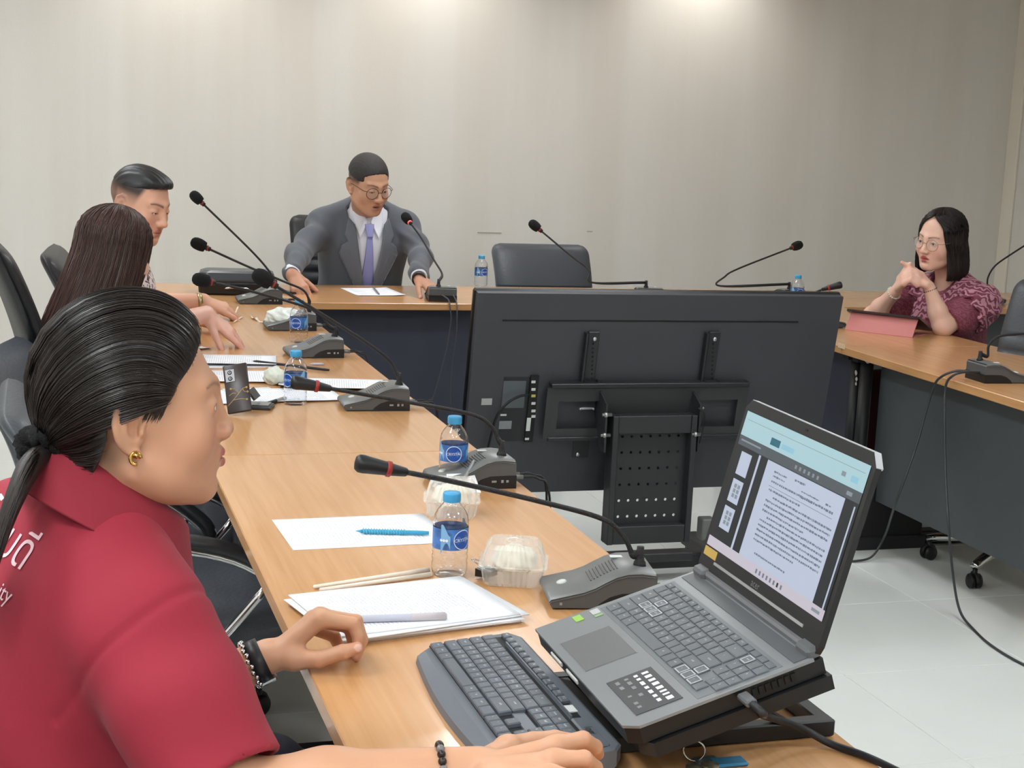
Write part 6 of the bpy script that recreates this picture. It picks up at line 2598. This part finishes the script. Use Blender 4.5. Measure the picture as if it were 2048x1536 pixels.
    # beaded bracelet on the right wrist
    d_ = (WR - ER).normalized()
    cc = PZ(892, 1548, .800)
    Mw = Matrix.Translation(ER.lerp(WR, .865)) @ d_.to_track_quat('Z', 'Y').to_matrix().to_4x4()
    br = MB()
    for k in range(22):
        a = 2 * PI * k / 22
        bm = bmesh.new()
        bmesh.ops.create_icosphere(bm, subdivisions=2, radius=.0050)
        br.bm(bm, k % 3 == 0, True, Mw @ Matrix.Translation((.0318 * math.cos(a), .0318 * math.sin(a), 0)))
        bm.free()
    p.own(br.build('bead_bracelet', [mat('bead_dark', (44, 34, 34), .25), mat('bead_grey', (120, 116, 114), .25)], p.root))
    legs(p, T, .40, mat('dark_jeans', (34, 38, 52), .8))
    return p


woman_red()


# ---- the man in the grey suit behind the far table
def man_suit():
    p = Person('man in a grey suit and lilac tie speaking into a microphone', (1.44, 7.15, 0))
    hs = 1.06
    Mh = head_matrix(PY(737, 368, 6.78), 160, 20, 3)

    def crop(P):
        sides = np.clip((P[:, 2] - .004) / .02, 0, 1) * np.clip((.050 - P[:, 1] - (.05 - P[:, 2]) * .30) / .012, 0, 1)
        nape = np.clip((-.03 - P[:, 1]) / .02, 0, 1) * np.clip((P[:, 2] + .055) / .03, 0, 1)
        return np.clip(np.maximum(sides, nape), 0, 1) * .82
    q = dict(eye=.0020, lid=.002, jaw=1.08, nose=1.0, nw=1.1, mouth=.0046, lip=(176, 118, 102), blush=.15, browt=.0034, brows=.75, browz=.0245, ear=1.12, stubble=crop, look=(0, -.3))
    T = Torso((1.44, 7.16, .50), PY(733, 412, 6.97), 180, w=1.08, depth=1.08, belly=.01)
    SR, SL = T.pt(.185, -.005, .455), T.pt(-.185, -.005, .455)
    ER, EL = PY(596, 508, 6.78), PY(842, 510, 6.78)
    WR, WL = PY(584, 548, 6.56), PY(838, 556, 6.48)
    aR = ([SR, ER, WR], [.05, .042, .027])
    aL = ([SL, EL, WL], [.05, .042, .027])
    hR = gen_hand(WR, (.28, -.75, -.62), (-.2, -.5, .8), 1, curl=(.5, .5, .3), thumb=(.7, .3))
    hL = gen_hand(WL, (.50, -.80, -.36), (.1, -.35, .9), -1, curl=(.35, .4, .3), thumb=(.7, .2))
    skin = (196, 150, 122)
    build_skin(p, q, Mh, hs, T, [aR, aL], [hR, hL], skin, .0034, neck_r=.056, torso_grow=-.016, skin2=(192, 142, 116))

    # white shirt
    def shirt(P):
        d = T.sdf(P, .002)
        d = smin(d, s_cap(P, T.pt(0, -.005, .52), T.pt(0, .0, .575), .066, .060), .02)
        return smax(d, -s_cap(P, T.pt(0, .0, .60), Mh @ Vector((0, .01, -.05)), .050, .052), .004)
    pts = [T.pt(x, y, z) for x in (-.2, .2) for y in (-.14, .16) for z in (.1, .6)]
    M_SH = mat('white_shirt', (226, 228, 236), .8, bump=(30, .15))
    cloth_object(p, 'shirt', shirt, pts, .005, M_SH, .05)

    # jacket with an open V
    def jacket(P):
        d = T.sdf(P, .016)
        fold = np.sin(P @ v3((21, 9, 33)) + 2 * np.sin(P @ v3((9, -14, 8)))) * .0035
        aR_ = s_chain(P, [SR + Vector((.02, 0, .006)), ER, ER.lerp(WR, .90)], [.062, .055, .042], .012)
        aL_ = s_chain(P, [SL - Vector((.02, 0, -.006)), EL, EL.lerp(WL, .86)], [.062, .055, .042], .012)
        cr = np.sin(P @ v3((40, -30, 66)) + 3 * np.sin(P @ v3((22, 17, 12)))) * .0022
        d = smin(d, aR_ + fold * 1.3 + cr, .06)
        d = smin(d, aL_ + fold * 1.3 + cr, .06) + fold * .5
        q_ = to_local(P, T.M) / T.s
        wv = .004 + np.clip((q_[:, 2] - .16) / .34, 0, 1.3) * .070          # V half-width grows upward
        vee = smax(np.abs(q_[:, 0]) - wv, -(q_[:, 1] - .02), .01)
        vee = np.where(q_[:, 1] > .02, vee, .5)
        hole = s_cap(P, T.pt(0, .015, .55), Mh @ Vector((0, -.01, -.06)), .078, .085)
        d = smax(d, -vee, .004)
        return smax(d, -hole, .005)
    pts = [T.pt(x, y, z) for x in (-.28, .28) for y in (-.16, .2) for z in (-.05, .58)] + [ER, EL, WR, WL]
    M_SUIT = mat('grey_suit', (84, 88, 96), .78, sheen=.15, bump=(500, .08))
    cloth_object(p, 'jacket', jacket, pts, .005, M_SUIT, .06)
    R3 = T.M.to_3x3()
    F = Matrix(((R3 @ Vector((-1, 0, 0))).to_4d(), (R3 @ Vector((0, 0, 1))).to_4d(), (R3 @ Vector((0, 1, 0))).to_4d(), (0, 0, 0, 1))).transposed()
    F[3][0] = F[3][1] = F[3][2] = 0
    F.translation = T.pt(0, .40, .0)
    s = T.s
    for sx in (-1, 1):
        lap_ = [(.012, .19), (.050, .33), (.082, .425), (.120, .400), (.112, .432), (.088, .452), (.100, .475), (.082, .535), (.060, .515), (.046, .43), (.022, .30)]
        lap_ = [(x * sx * s, y * s) for x, y in lap_]
        if sx < 0:
            lap_ = lap_[::-1]
        p.own(drape(lambda P: T.sdf(P, .016), lap_, F, .004, .010).build('lapel', mat('suit_lapel', (96, 100, 108), .75, sheen=.15), p.root))
        colr = [(.005, .522), (.040, .462), (.058, .510), (.060, .566), (.034, .570)]
        colr = [(x * sx * s, y * s) for x, y in colr]
        if sx < 0:
            colr = colr[::-1]
        p.own(drape(lambda P: np.minimum(shirt(P), s_cap(P, T.pt(0, 0, .53), T.pt(0, .002, .60), .060, .056)), colr, F, .007, .005).build('collar_leaf', M_SH, p.root))
    p.own(collar_ring(T, (.054, .058), .528, .042, .050, .62, .955, .022, .72, .006).build('shirt_collar', M_SH, p.root))
    tie = [(-.016, .505), (.016, .505), (.011, .470), (.030, .22), (.028, .12), (-.028, .12), (-.030, .22), (-.011, .470)]
    p.own(drape(shirt, [(x * s, y * s) for x, y in tie], F, .005, .006).build('tie', mat('lilac_tie', (138, 140, 190), .55, bump=(260, .1)), p.root))
    knot = [(-.019, .515), (.019, .515), (.012, .472), (-.012, .472)]
    p.own(drape(shirt, [(x * s, y * s) for x, y in knot], F, .010, .008).build('tie_knot', mat('lilac_tie'), p.root))
    # cuffs and watch
    for E_, W_, nm in ((EL, WL, 'cuff'), (ER, WR, 'cuff')):
        d_ = (W_ - E_).normalized()
        Mw = Matrix.Translation(E_.lerp(W_, .93)) @ d_.to_track_quat('Z', 'Y').to_matrix().to_4x4()
        p.own(MB().lathe([(.030, -.02), (.036, -.02), (.036, .016), (.031, .017)], 20, M=Mw, caps=False).build(nm, M_SH, p.root))
    d_ = (WL - EL).normalized()
    Mw = Matrix.Translation(EL.lerp(WL, 1.05)) @ d_.to_track_quat('Z', 'Y').to_matrix().to_4x4()
    p.own(MB().lathe([(.027, -.008), (.031, -.008), (.031, .008), (.027, .008)], 20, M=Mw, caps=False).build('watch_strap', mat('strap_black', (26, 24, 28), .45), p.root))
    # hair
    c0 = Mh @ Vector((0, 0, 0))

    def hair(P):
        l = to_local(P, Mh) / hs
        d = s_ell(l, (0, -.015, .038), (.0800, .0985, .0885))
        hl = l[:, 1] - (.052 + np.clip((l[:, 2] - .055) / .03, 0, 1) * .030 + vnoise(l, 260, 2) * .004)
        d = smax(d, hl, .006)
        d = smax(d, -(l[:, 2] - (.030 - l[:, 1] * .12) - vnoise(l, 200, 5) * .003), .008)
        d = smax(d, -s_ell(l, (0, .09, .030), (.058, .05, .036)), .004)
        return (d + vnoise(l, 700, 3) * .0007) * hs
    pts = [Mh @ Vector((x, y, z)) for x in (-.09, .09) for y in (-.12, .11) for z in (-.05, .14)]
    cloth_object(p, 'hair', hair, pts, .0028, mat('hair_greying', (46, 42, 42), .55, bump=(600, .3), vary=(90, .25)), .02)
    glasses(p, Mh, hs, mat('glasses_dark', (52, 44, 38), .3, metal=.5), r=.0255, thick=.0013)
    legs(p, T, .40, mat('grey_suit'))
    # the phone under his right hand
    ph_ = thing('smartphone', label='dark smartphone under the suited man\'s right hand', cat='phone', M=Matrix.Translation(PZ(598, 585, TZ)) @ Matrix.Rotation(-.9, 4, 'Z'))
    MB().box((0, 0, .0045), (.075, .155, .009), ch=.003).build('case', mat('phone_dark', (36, 30, 34), .3), ph_)
    MB().box((0, 0, .0093), (.069, .149, .0006)).build('screen', mat('phone_glass', (12, 12, 14), .1), ph_)


# ---- radial hair: loft round the head axis
def radial_hair(p, Mh, hs, prof, gap, zs, name, m, clump=.0035, seed=1, n=220, strands=500, sm=None):
    """prof(phi, z) -> (x, y) on the outside; gap(z) -> half-angle left open at the face (phi = 0 is the face direction)"""
    rs = np.random.RandomState(seed)
    ph = [rs.uniform(0, 6.28) for _ in range(4)]
    L2 = p.inv @ Mh
    mb = MB()
    outs, ins = [], []
    for z in zs:
        g = gap(z)
        ro, ri = [], []
        for i_ in range(n + 1):
            a = g + (2 * PI - 2 * g) * i_ / n
            k = sum(w * math.sin(f * a + ph_ + z * dz) for f, w, ph_, dz in ((19, .4, ph[0], 9), (47, .35, ph[1], 14), (83, .3, ph[2], 5), (131, .2, ph[3], 8)))
            x, y = prof(a, z)
            l = math.hypot(x, y) + 1e-6
            s_ = 1 + clump * k / l
            ro.append((x * s_ * hs, y * s_ * hs, z * hs))
            q_ = max(0.0, 1 - .013 / l)
            ri.append((x * q_ * hs, y * q_ * hs, z * hs - .002))
        outs.append(ro)
        ins.append(ri)
    vs = [v for r in outs for v in r] + [v for r in ins for v in r]
    K = n + 1
    o = K * len(zs)
    fs = []
    for j in range(len(zs) - 1):
        for i_ in range(n):
            a = j * K + i_
            fs.append((a, a + 1, a + K + 1, a + K))
            fs.append((o + a + 1, o + a, o + a + K, o + a + K + 1))
        a = j * K
        fs.append((a, a + K, o + a + K, o + a))
        a = j * K + n
        fs.append((a + K, a, o + a, o + a + K))
    j = len(zs) - 1
    for i_ in range(n):
        a = j * K + i_
        fs.append((a, a + 1, o + a + 1, o + a))
    fs.append(tuple(range(n, -1, -1)))
    mb.add(vs, fs, 0, True)
    hair = mb.build(name, m, p.root, L2)
    paths = []
    for k in range(strands):
        i_ = rs.randint(0, n)
        path = []
        j0 = rs.randint(0, 4)
        for j in range(j0, len(zs)):
            v = np.array(outs[j][i_])
            path.append(v * np.array((1, 1, 1)) + (v * np.array((1, 1, 0))) * rs.uniform(.004, .016) + rs.normal(0, .0004, 3))
        # run on a little past the hem
        path.append(path[-1] + (path[-1] - path[-2]) * rs.uniform(.1, .8))
        paths.append(path)
    strands_mb(paths, .0007).build(name + '_strands', sm or m, hair, fix=False)
    return hair


def crown(phi, z, rx=.086, ry=.107, top=.130, cy=-.015, c=.038):
    k = (z - c) / (top - c)
    r = math.sqrt(max(0.0, 1 - k * k)) if k > 0 else 1.0
    return rx * r, ry * r, cy


# ---- the long-haired woman in the dark blazer
def woman_long_hair():
    p = Person('woman with long dark brown hair in a charcoal blazer, seen from behind', (.08, 4.40, 0))
    hs = 1.02
    Mh = head_matrix(PY(232, 504, 4.40), 54, 12, 2)
    q = dict(nose=.6, ear=.55, lip=(190, 110, 105))
    T = Torso((.06, 4.38, .50), PY(212, 575, 4.40), 72, w=1.0, depth=1.0, bust=.012)
    SR, SL = T.pt(.165, -.005, .455), T.pt(-.165, -.005, .455)
    WL = PY(412, 628, 4.98)
    EL = Vector((.33, 4.74, .84))
    ER, WR = Vector((.16, 4.16, .74)), Vector((.30, 4.30, .62))
    aL = ([SL, EL, WL], [.046, .040, .027])
    aR = ([SR, ER, WR], [.046, .038, .025])
    hL = gen_hand(WL, PZ(510, 692, .752) - WL, (.35, -.45, .82), -1, curl=(.18, .22, .18), s=1.08, spread=.22, thumb=(.75, .3), curls=[(.05, .1, .1), (.22, .3, .2), (.30, .4, .3), (.35, .4, .3)])
    hR = gen_hand(WR, (1, .1, -.1), (0, 0, 1), 1, curl=(.3, .4, .3))
    build_skin(p, q, Mh, hs, T, [aR, aL], [hR, hL], (224, 178, 158), .0036, neck_r=.048, torso_grow=-.012, skin2=(226, 178, 160))

    def blazer(P):
        d = T.sdf(P, .014)
        fold = np.sin(P @ v3((17, 12, 24)) + 2 * np.sin(P @ v3((8, -11, 9)))) * .003
        d = smin(d, s_chain(P, [SR, ER, ER.lerp(WR, .8)], [.064, .056, .042], .03), .035)
        d = smin(d, s_chain(P, [SL, EL, EL.lerp(WL, .35)], [.064, .056, .050], .03), .035)
        return smax(d + fold, -s_cap(P, T.pt(0, .03, .56), T.pt(0, .06, .68), .06, .09), .006)
    pts = [T.pt(x, y, z) for x in (-.24, .24) for y in (-.16, .2) for z in (-.05, .58)] + [ER, EL, WR, WL]
    cloth_object(p, 'blazer', blazer, pts, .0065, mat('charcoal_blazer', (56, 56, 66), .85, bump=(300, .1), sheen=.2), .06)

    def gap(z):
        return .34 if z < .06 else .34 * max(0.0, (.10 - z) / .04)

    def prof(a, z):
        rx, ry, cy = crown(a, z, .088, .106, .128)
        if z < 0:
            f = min(1, -z / .45)
            back = max(0.0, -math.cos(a))
            rx = .088 + .012 * math.sin(f * PI) - .016 * f
            ry = .106 + .02 * f * back
            cy = -.015 - .15 * f ** 1.2 * (.35 + .65 * back)
            return rx * math.sin(a), cy + ry * math.cos(a) * (1 - .35 * f)
        return rx * math.sin(a), cy + ry * math.cos(a)
    zs = [.1279, .126, .122, .115, .105, .092, .076, .058, .038, .015, -.01, -.035, -.06, -.09, -.12, -.15, -.18, -.21, -.235, -.255, -.270]
    radial_hair(p, Mh, hs, prof, gap, zs, 'hair', hair_mat('hair_dark_brown', (46, 29, 25), .40), .0035, 5, strands=900, sm=hair_mat('hair_brown_strand', (72, 46, 38), .40))
    legs(p, T, .38, mat('black_trousers', (24, 24, 28), .8))


# ---- the man in the patterned shirt
def man_pattern():
    p = Person('man with slicked black hair in a white patterned shirt, looking down', (.16, 5.34, 0))
    hs = 1.03
    Mh = head_matrix(PY(280, 408, 5.20), 130, 17, -2)

    def crop(P):
        sides = np.clip((P[:, 2] + .006) / .05, 0, 1) * np.clip((.046 - P[:, 1] - (.05 - P[:, 2]) * .25) / .012, 0, 1)
        nape = np.clip((-.02 - P[:, 1]) / .03, 0, 1) * np.clip((P[:, 2] + .06) / .05, 0, 1)
        return np.clip(np.maximum(sides, nape), 0, 1) * (.70 + .28 * np.clip((P[:, 2] - .02) / .03, 0, 1))
    q = dict(eye=.0016, lid=.003, jaw=1.06, fat=.004, nose=.85, nw=1.1, lip=(180, 112, 100), brows=.8, browt=.0036, stubble=crop, ear=1.05, hairc=(34, 26, 26))
    T = Torso((.17, 5.38, .50), PY(256, 500, 5.30), 98, w=1.08, depth=1.08, belly=.01)
    SR, SL = T.pt(.18, -.005, .455), T.pt(-.18, -.005, .455)
    WL = PZ(405, 603, .815)
    EL = Vector((.34, 5.66, .80))
    ER, WR = Vector((.27, 5.14, .775)), Vector((.50, 5.30, .80))
    aL = ([SL, EL, WL], [.05, .043, .030])
    aR = ([SR, ER, WR], [.05, .043, .029])
    hL = gen_hand(WL, PZ(478, 622, .785) - WL, (.05, -.45, .9), -1, curl=(.45, .5, .3), thumb=(.6, .3), curls=[(.25, .3, .2), (.5, .5, .3), (.6, .6, .3), (.6, .6, .3)])
    hR = gen_hand(WR, (1, .2, -.1), (0, 0, 1), 1)
    build_skin(p, q, Mh, hs, T, [aR, aL], [hR, hL], (216, 164, 138), .0036, neck_r=.057, torso_grow=-.014, skin2=(216, 164, 138))

    def shirt(P):
        d = T.sdf(P, .010)
        fold = np.sin(P @ v3((19, 14, 22)) + 2 * np.sin(P @ v3((8, -11, 9)))) * .003
        d = smin(d, sleeve_sdf(P, [SR, SR.lerp(ER, .5), SR.lerp(ER, .85)], [.066, .068, .066]), .03)
        d = smin(d, sleeve_sdf(P, [SL, SL.lerp(EL, .5), SL.lerp(EL, .85)], [.066, .068, .066]), .03)
        d = smin(d, s_cap(P, T.pt(0, -.02, .54), T.pt(0, -.015, .60), .070, .066), .015)
        return smax(d + fold, -s_cap(P, T.pt(0, .02, .55), Mh @ Vector((0, 0, -.06)), .058, .062), .005)
    pts = [T.pt(x, y, z) for x in (-.26, .26) for y in (-.16, .2) for z in (-.05, .60)] + [ER, EL]
    m = bpy.data.materials.new('patterned_shirt')
    m.use_nodes = True
    nt = m.node_tree
    b = nt.nodes['Principled BSDF']
    b.inputs['Roughness'].default_value = .8
    tc = nt.nodes.new('ShaderNodeTexCoord')
    n = nt.nodes.new('ShaderNodeTexNoise')
    n.inputs['Scale'].default_value = 24
    n.inputs['Detail'].default_value = 2
    n.inputs['Distortion'].default_value = 2.5
    r = nt.nodes.new('ShaderNodeValToRGB')
    r.color_ramp.elements[0].position = .50
    r.color_ramp.elements[0].color = srgb(224, 214, 214)
    r.color_ramp.elements[1].position = .57
    r.color_ramp.elements[1].color = srgb(70, 56, 60)
    e = r.color_ramp.elements.new(.53)
    e.color = srgb(190, 172, 172)
    nt.links.new(tc.outputs['Object'], n.inputs['Vector'])
    nt.links.new(n.outputs['Fac'], r.inputs['Fac'])
    nt.links.new(r.outputs['Color'], b.inputs['Base Color'])
    cloth_object(p, 'shirt', shirt, pts, .0055, m, .06)

    def hair(P):
        l = to_local(P, Mh) / hs
        d = s_ell(l, (0, -.014, .036), (.0755, .0955, .0865))
        d = smin(d, s_ell(l, (0, .040, .088), (.052, .046, .022)), .035)
        d = smax(d, -(l[:, 2] - (.050 + np.clip(l[:, 1], 0, 1) * .35)), .006)
        d = smax(d, l[:, 1] - .092, .01)
        return (d + np.sin(l[:, 0] * 420 + l[:, 1] * 40) * .0008) * hs
    pts = [Mh @ Vector((x, y, z)) for x in (-.09, .09) for y in (-.12, .11) for z in (.02, .15)]
    cloth_object(p, 'hair', hair, pts, .0028, hair_mat('hair_black', (22, 22, 25), .45), .02)
    d_ = (WL - EL).normalized()
    Mw = Matrix.Translation(EL.lerp(WL, .95)) @ d_.to_track_quat('Z', 'Y').to_matrix().to_4x4()
    p.own(MB().lathe([(.029, -.008), (.033, -.008), (.033, .008), (.029, .008)], 20, M=Mw, caps=False).build('watch_strap', mat('watch_gold', (178, 160, 120), .3, metal=.8), p.root))
    legs(p, T, .40, mat('black_trousers'))


# ---- the woman in burgundy on the right
def woman_burgundy():
    p = Person('woman in a burgundy patterned blouse with glasses, hands clasped under her chin', (3.64, 5.50, 0))
    hs = 1.0
    Mh = head_matrix(PY(1881, 480, 5.44), 250, 8, -6)
    q = dict(eye=.0036, lid=.0005, jaw=.98, fat=.002, nose=.7, ear=.55, lip=(176, 84, 84), blush=.3, blushc=(220, 140, 130), browt=.0026, brows=.9, look=(.0, 0))
    T = Torso((3.66, 5.52, .47), PY(1896, 556, 5.47), 256, w=1.06, depth=1.05, bust=.018)
    SR, SL = T.pt(.168, -.005, .455), T.pt(-.168, -.005, .455)
    ER, EL = PZ(1745, 632, .785), PZ(1886, 652, .785)
    WR, WL = PY(1792, 582, 5.47), PY(1858, 574, 5.36)
    aR = ([SR, ER, ER.lerp(WR, .35), WR], [.045, .038, .035, .0235])
    aL = ([SL, EL, EL.lerp(WL, .35), WL], [.047, .040, .037, .0235])

    def c(*pp):
        return [PY(*x) for x in pp]
    hR = [c((1797, 572, 5.46), (1806, 550, 5.43), (1820, 538, 5.41), (1832, 542, 5.39), (1838, 550, 5.38)),
          c((1797, 573, 5.45), (1808, 556, 5.415), (1823, 546, 5.395), (1835, 551, 5.375), (1840, 559, 5.37)),
          c((1797, 575, 5.44), (1809, 562, 5.40), (1823, 554, 5.38), (1834, 560, 5.365), (1838, 567, 5.36)),
          c((1797, 577, 5.44), (1808, 568, 5.39), (1820, 562, 5.37), (1829, 567, 5.36), (1833, 573, 5.355)),
          c((1796, 570, 5.47), (1801, 556, 5.46), (1808, 543, 5.445), (1815, 533, 5.43), (1821, 527, 5.42))]
    hL = [c((1852, 566, 5.37), (1838, 548, 5.40), (1822, 536, 5.42), (1811, 541, 5.43), (1806, 549, 5.435)),
          c((1852, 567, 5.36), (1838, 553, 5.385), (1822, 542, 5.40), (1810, 548, 5.415), (1805, 556, 5.42)),
          c((1852, 569, 5.35), (1837, 560, 5.37), (1821, 550, 5.385), (1810, 556, 5.40), (1806, 564, 5.41)),
          c((1852, 571, 5.35), (1836, 567, 5.36), (1822, 558, 5.37), (1812, 563, 5.385), (1808, 569, 5.39)),
          c((1854, 564, 5.38), (1843, 551, 5.40), (1830, 540, 5.425), (1816, 532, 5.43), (1804, 525, 5.435))]
    build_skin(p, q, Mh, hs, T, [aR, aL], [hR, hL], (226, 184, 164), .0034, neck_r=.046, torso_grow=-.012, skin2=(228, 186, 166), hand_s=.88)

    def blouse(P):
        d = T.sdf(P, .010)
        q_ = to_local(P, T.M) / T.s
        fold = np.sin(P @ v3((16, 14, 24)) + 2 * np.sin(P @ v3((9, -12, 9)))) * .0028
        d = smin(d, sleeve_sdf(P, [SR, SR.lerp(ER, .45), SR.lerp(ER, .80)], [.064, .066, .060]), .03)
        d = smin(d, sleeve_sdf(P, [SL, SL.lerp(EL, .45), SL.lerp(EL, .80)], [.066, .070, .062]), .03)
        vee = s_cap(P, T.pt(0, .14, .50), T.pt(0, .10, .62), .028, .05)
        d = smax(d, -vee, .006)
        return smax(d + fold, -s_cap(P, T.pt(0, .02, .56), Mh @ Vector((0, 0, -.06)), .056, .07), .005)

    def puff(P):
        d = None
        for S_, E_ in ((SR, ER), (SL, EL)):
            a = s_ell(P, S_.lerp(E_, .08) + Vector((0, 0, .012)), (.090, .090, .068))
            a = smin(a, s_chain(P, [S_ + Vector((0, 0, .01)), S_.lerp(E_, .36)], [.078, .096]), .03)
            ax = v3((E_ - S_).normalized())
            tw = np.sin(np.arctan2((P - v3(S_))[:, 2], (P - v3(S_))[:, 1]) * 9) * .006
            a = smax(a + tw, (P - v3(S_.lerp(E_, .34))) @ ax - tw * 1.6, .005)
            d = a if d is None else np.minimum(d, a)
        d = smin(d, smax(T.sdf(P, .015), -((P - v3(T.pt(0, 0, .40))) @ v3(T.M.to_3x3() @ Vector((0, 0, 1)))), .01), .02)
        return smax(d, -s_cap(P, T.pt(0, .03, .53), Mh @ Vector((0, .0, -.06)), .062, .075), .005)
    pts = [T.pt(x, y, z) for x in (-.26, .26) for y in (-.16, .2) for z in (-.05, .60)] + [SR.lerp(ER, .9), SL.lerp(EL, .9)]

    def cloth(name, base, line, scale, thr):
        m = bpy.data.materials.new(name)
        m.use_nodes = True
        nt = m.node_tree
        b = nt.nodes['Principled BSDF']
        b.inputs['Roughness'].default_value = .75
        tc = nt.nodes.new('ShaderNodeTexCoord')
        w = nt.nodes.new('ShaderNodeTexWave')
        w.wave_type = 'BANDS'
        w.bands_direction = 'DIAGONAL'
        w.inputs['Scale'].default_value = scale
        w.inputs['Distortion'].default_value = 9
        w.inputs['Detail'].default_value = 1
        w.inputs['Detail Scale'].default_value = 2.2
        r = nt.nodes.new('ShaderNodeValToRGB')
        r.color_ramp.elements[0].position = thr
        r.color_ramp.elements[0].color = srgb(*base)
        r.color_ramp.elements[1].position = thr + .12
        r.color_ramp.elements[1].color = srgb(*line)
        nt.links.new(tc.outputs['Object'], w.inputs['Vector'])
        nt.links.new(w.outputs['Fac'], r.inputs['Fac'])
        nt.links.new(r.outputs['Color'], b.inputs['Base Color'])
        return m
    cloth_object(p, 'blouse', blouse, pts, .0055, cloth('burgundy_blouse', (112, 48, 66), (132, 70, 86), 26, .62), .06)
    cloth_object(p, 'puff_yoke', puff, [SR, SL, SR.lerp(ER, .4), SL.lerp(EL, .4), T.pt(0, 0, .40), T.pt(0, .1, .62), T.pt(0, -.1, .62)], .005, cloth('burgundy_squiggle', (120, 54, 76), (190, 138, 152), 16, .48), .11)

    def gap(z):
        if z > .108:
            return .0
        if z > .070:
            return .70 * ((.108 - z) / .038) ** .7
        return .70 + min(.26, (.070 - z) * 2.4)

    def prof(a, z):
        rx, ry, cy = crown(a, z, .086, .106, .130)
        if z < 0:
            f = min(1, -z / .16)
            k = .014 * math.sin(f * PI * .75)
            curl_ = 1 - .10 * max(0, f - .8) / .2
            return (rx + k) * math.sin(a) * curl_, cy + (ry + k) * math.cos(a) * curl_ * (1 - .10 * f) - .012 * f
        return rx * math.sin(a), cy + ry * math.cos(a)
    zs = [.1299, .128, .124, .117, .106, .093, .078, .060, .040, .018, -.005, -.03, -.055, -.08, -.10, -.12, -.135, -.145, -.150]
    radial_hair(p, Mh, hs, prof, gap, zs, 'hair', hair_mat('hair_black_bob', (30, 26, 27), .36), .0028, 8, strands=600, sm=hair_mat('hair_bob_strand', (44, 37, 36), .36))
    glasses(p, Mh, hs, mat('glasses_gold', (190, 164, 140), .25, metal=.9), r=.0245, thick=.0010)
    # bracelets and necklace
    for E_, W_, m_, rr in ((ER, WR, mat('pearl', (228, 218, 206), .25), .027), (EL, WL, mat('chain_dark', (108, 100, 104), .3, metal=.6), .026)):
        d_ = (W_ - E_).normalized()
        Mw = Matrix.Translation(E_.lerp(W_, .92)) @ d_.to_track_quat('Z', 'Y').to_matrix().to_4x4()
        br = MB()
        for k in range(20):
            a = 2 * PI * k / 20
            bm = bmesh.new()
            bmesh.ops.create_icosphere(bm, subdivisions=1, radius=.0042 if rr > .0265 else .0026)
            br.bm(bm, 0, True, Mw @ Matrix.Translation((rr * math.cos(a), rr * math.sin(a), 0)))
            bm.free()
        p.own(br.build('bracelet', m_, p.root))
    legs(p, T, .36, mat('burgundy_skirt', (92, 40, 54), .8))


man_suit()
woman_long_hair()
man_pattern()
woman_burgundy()
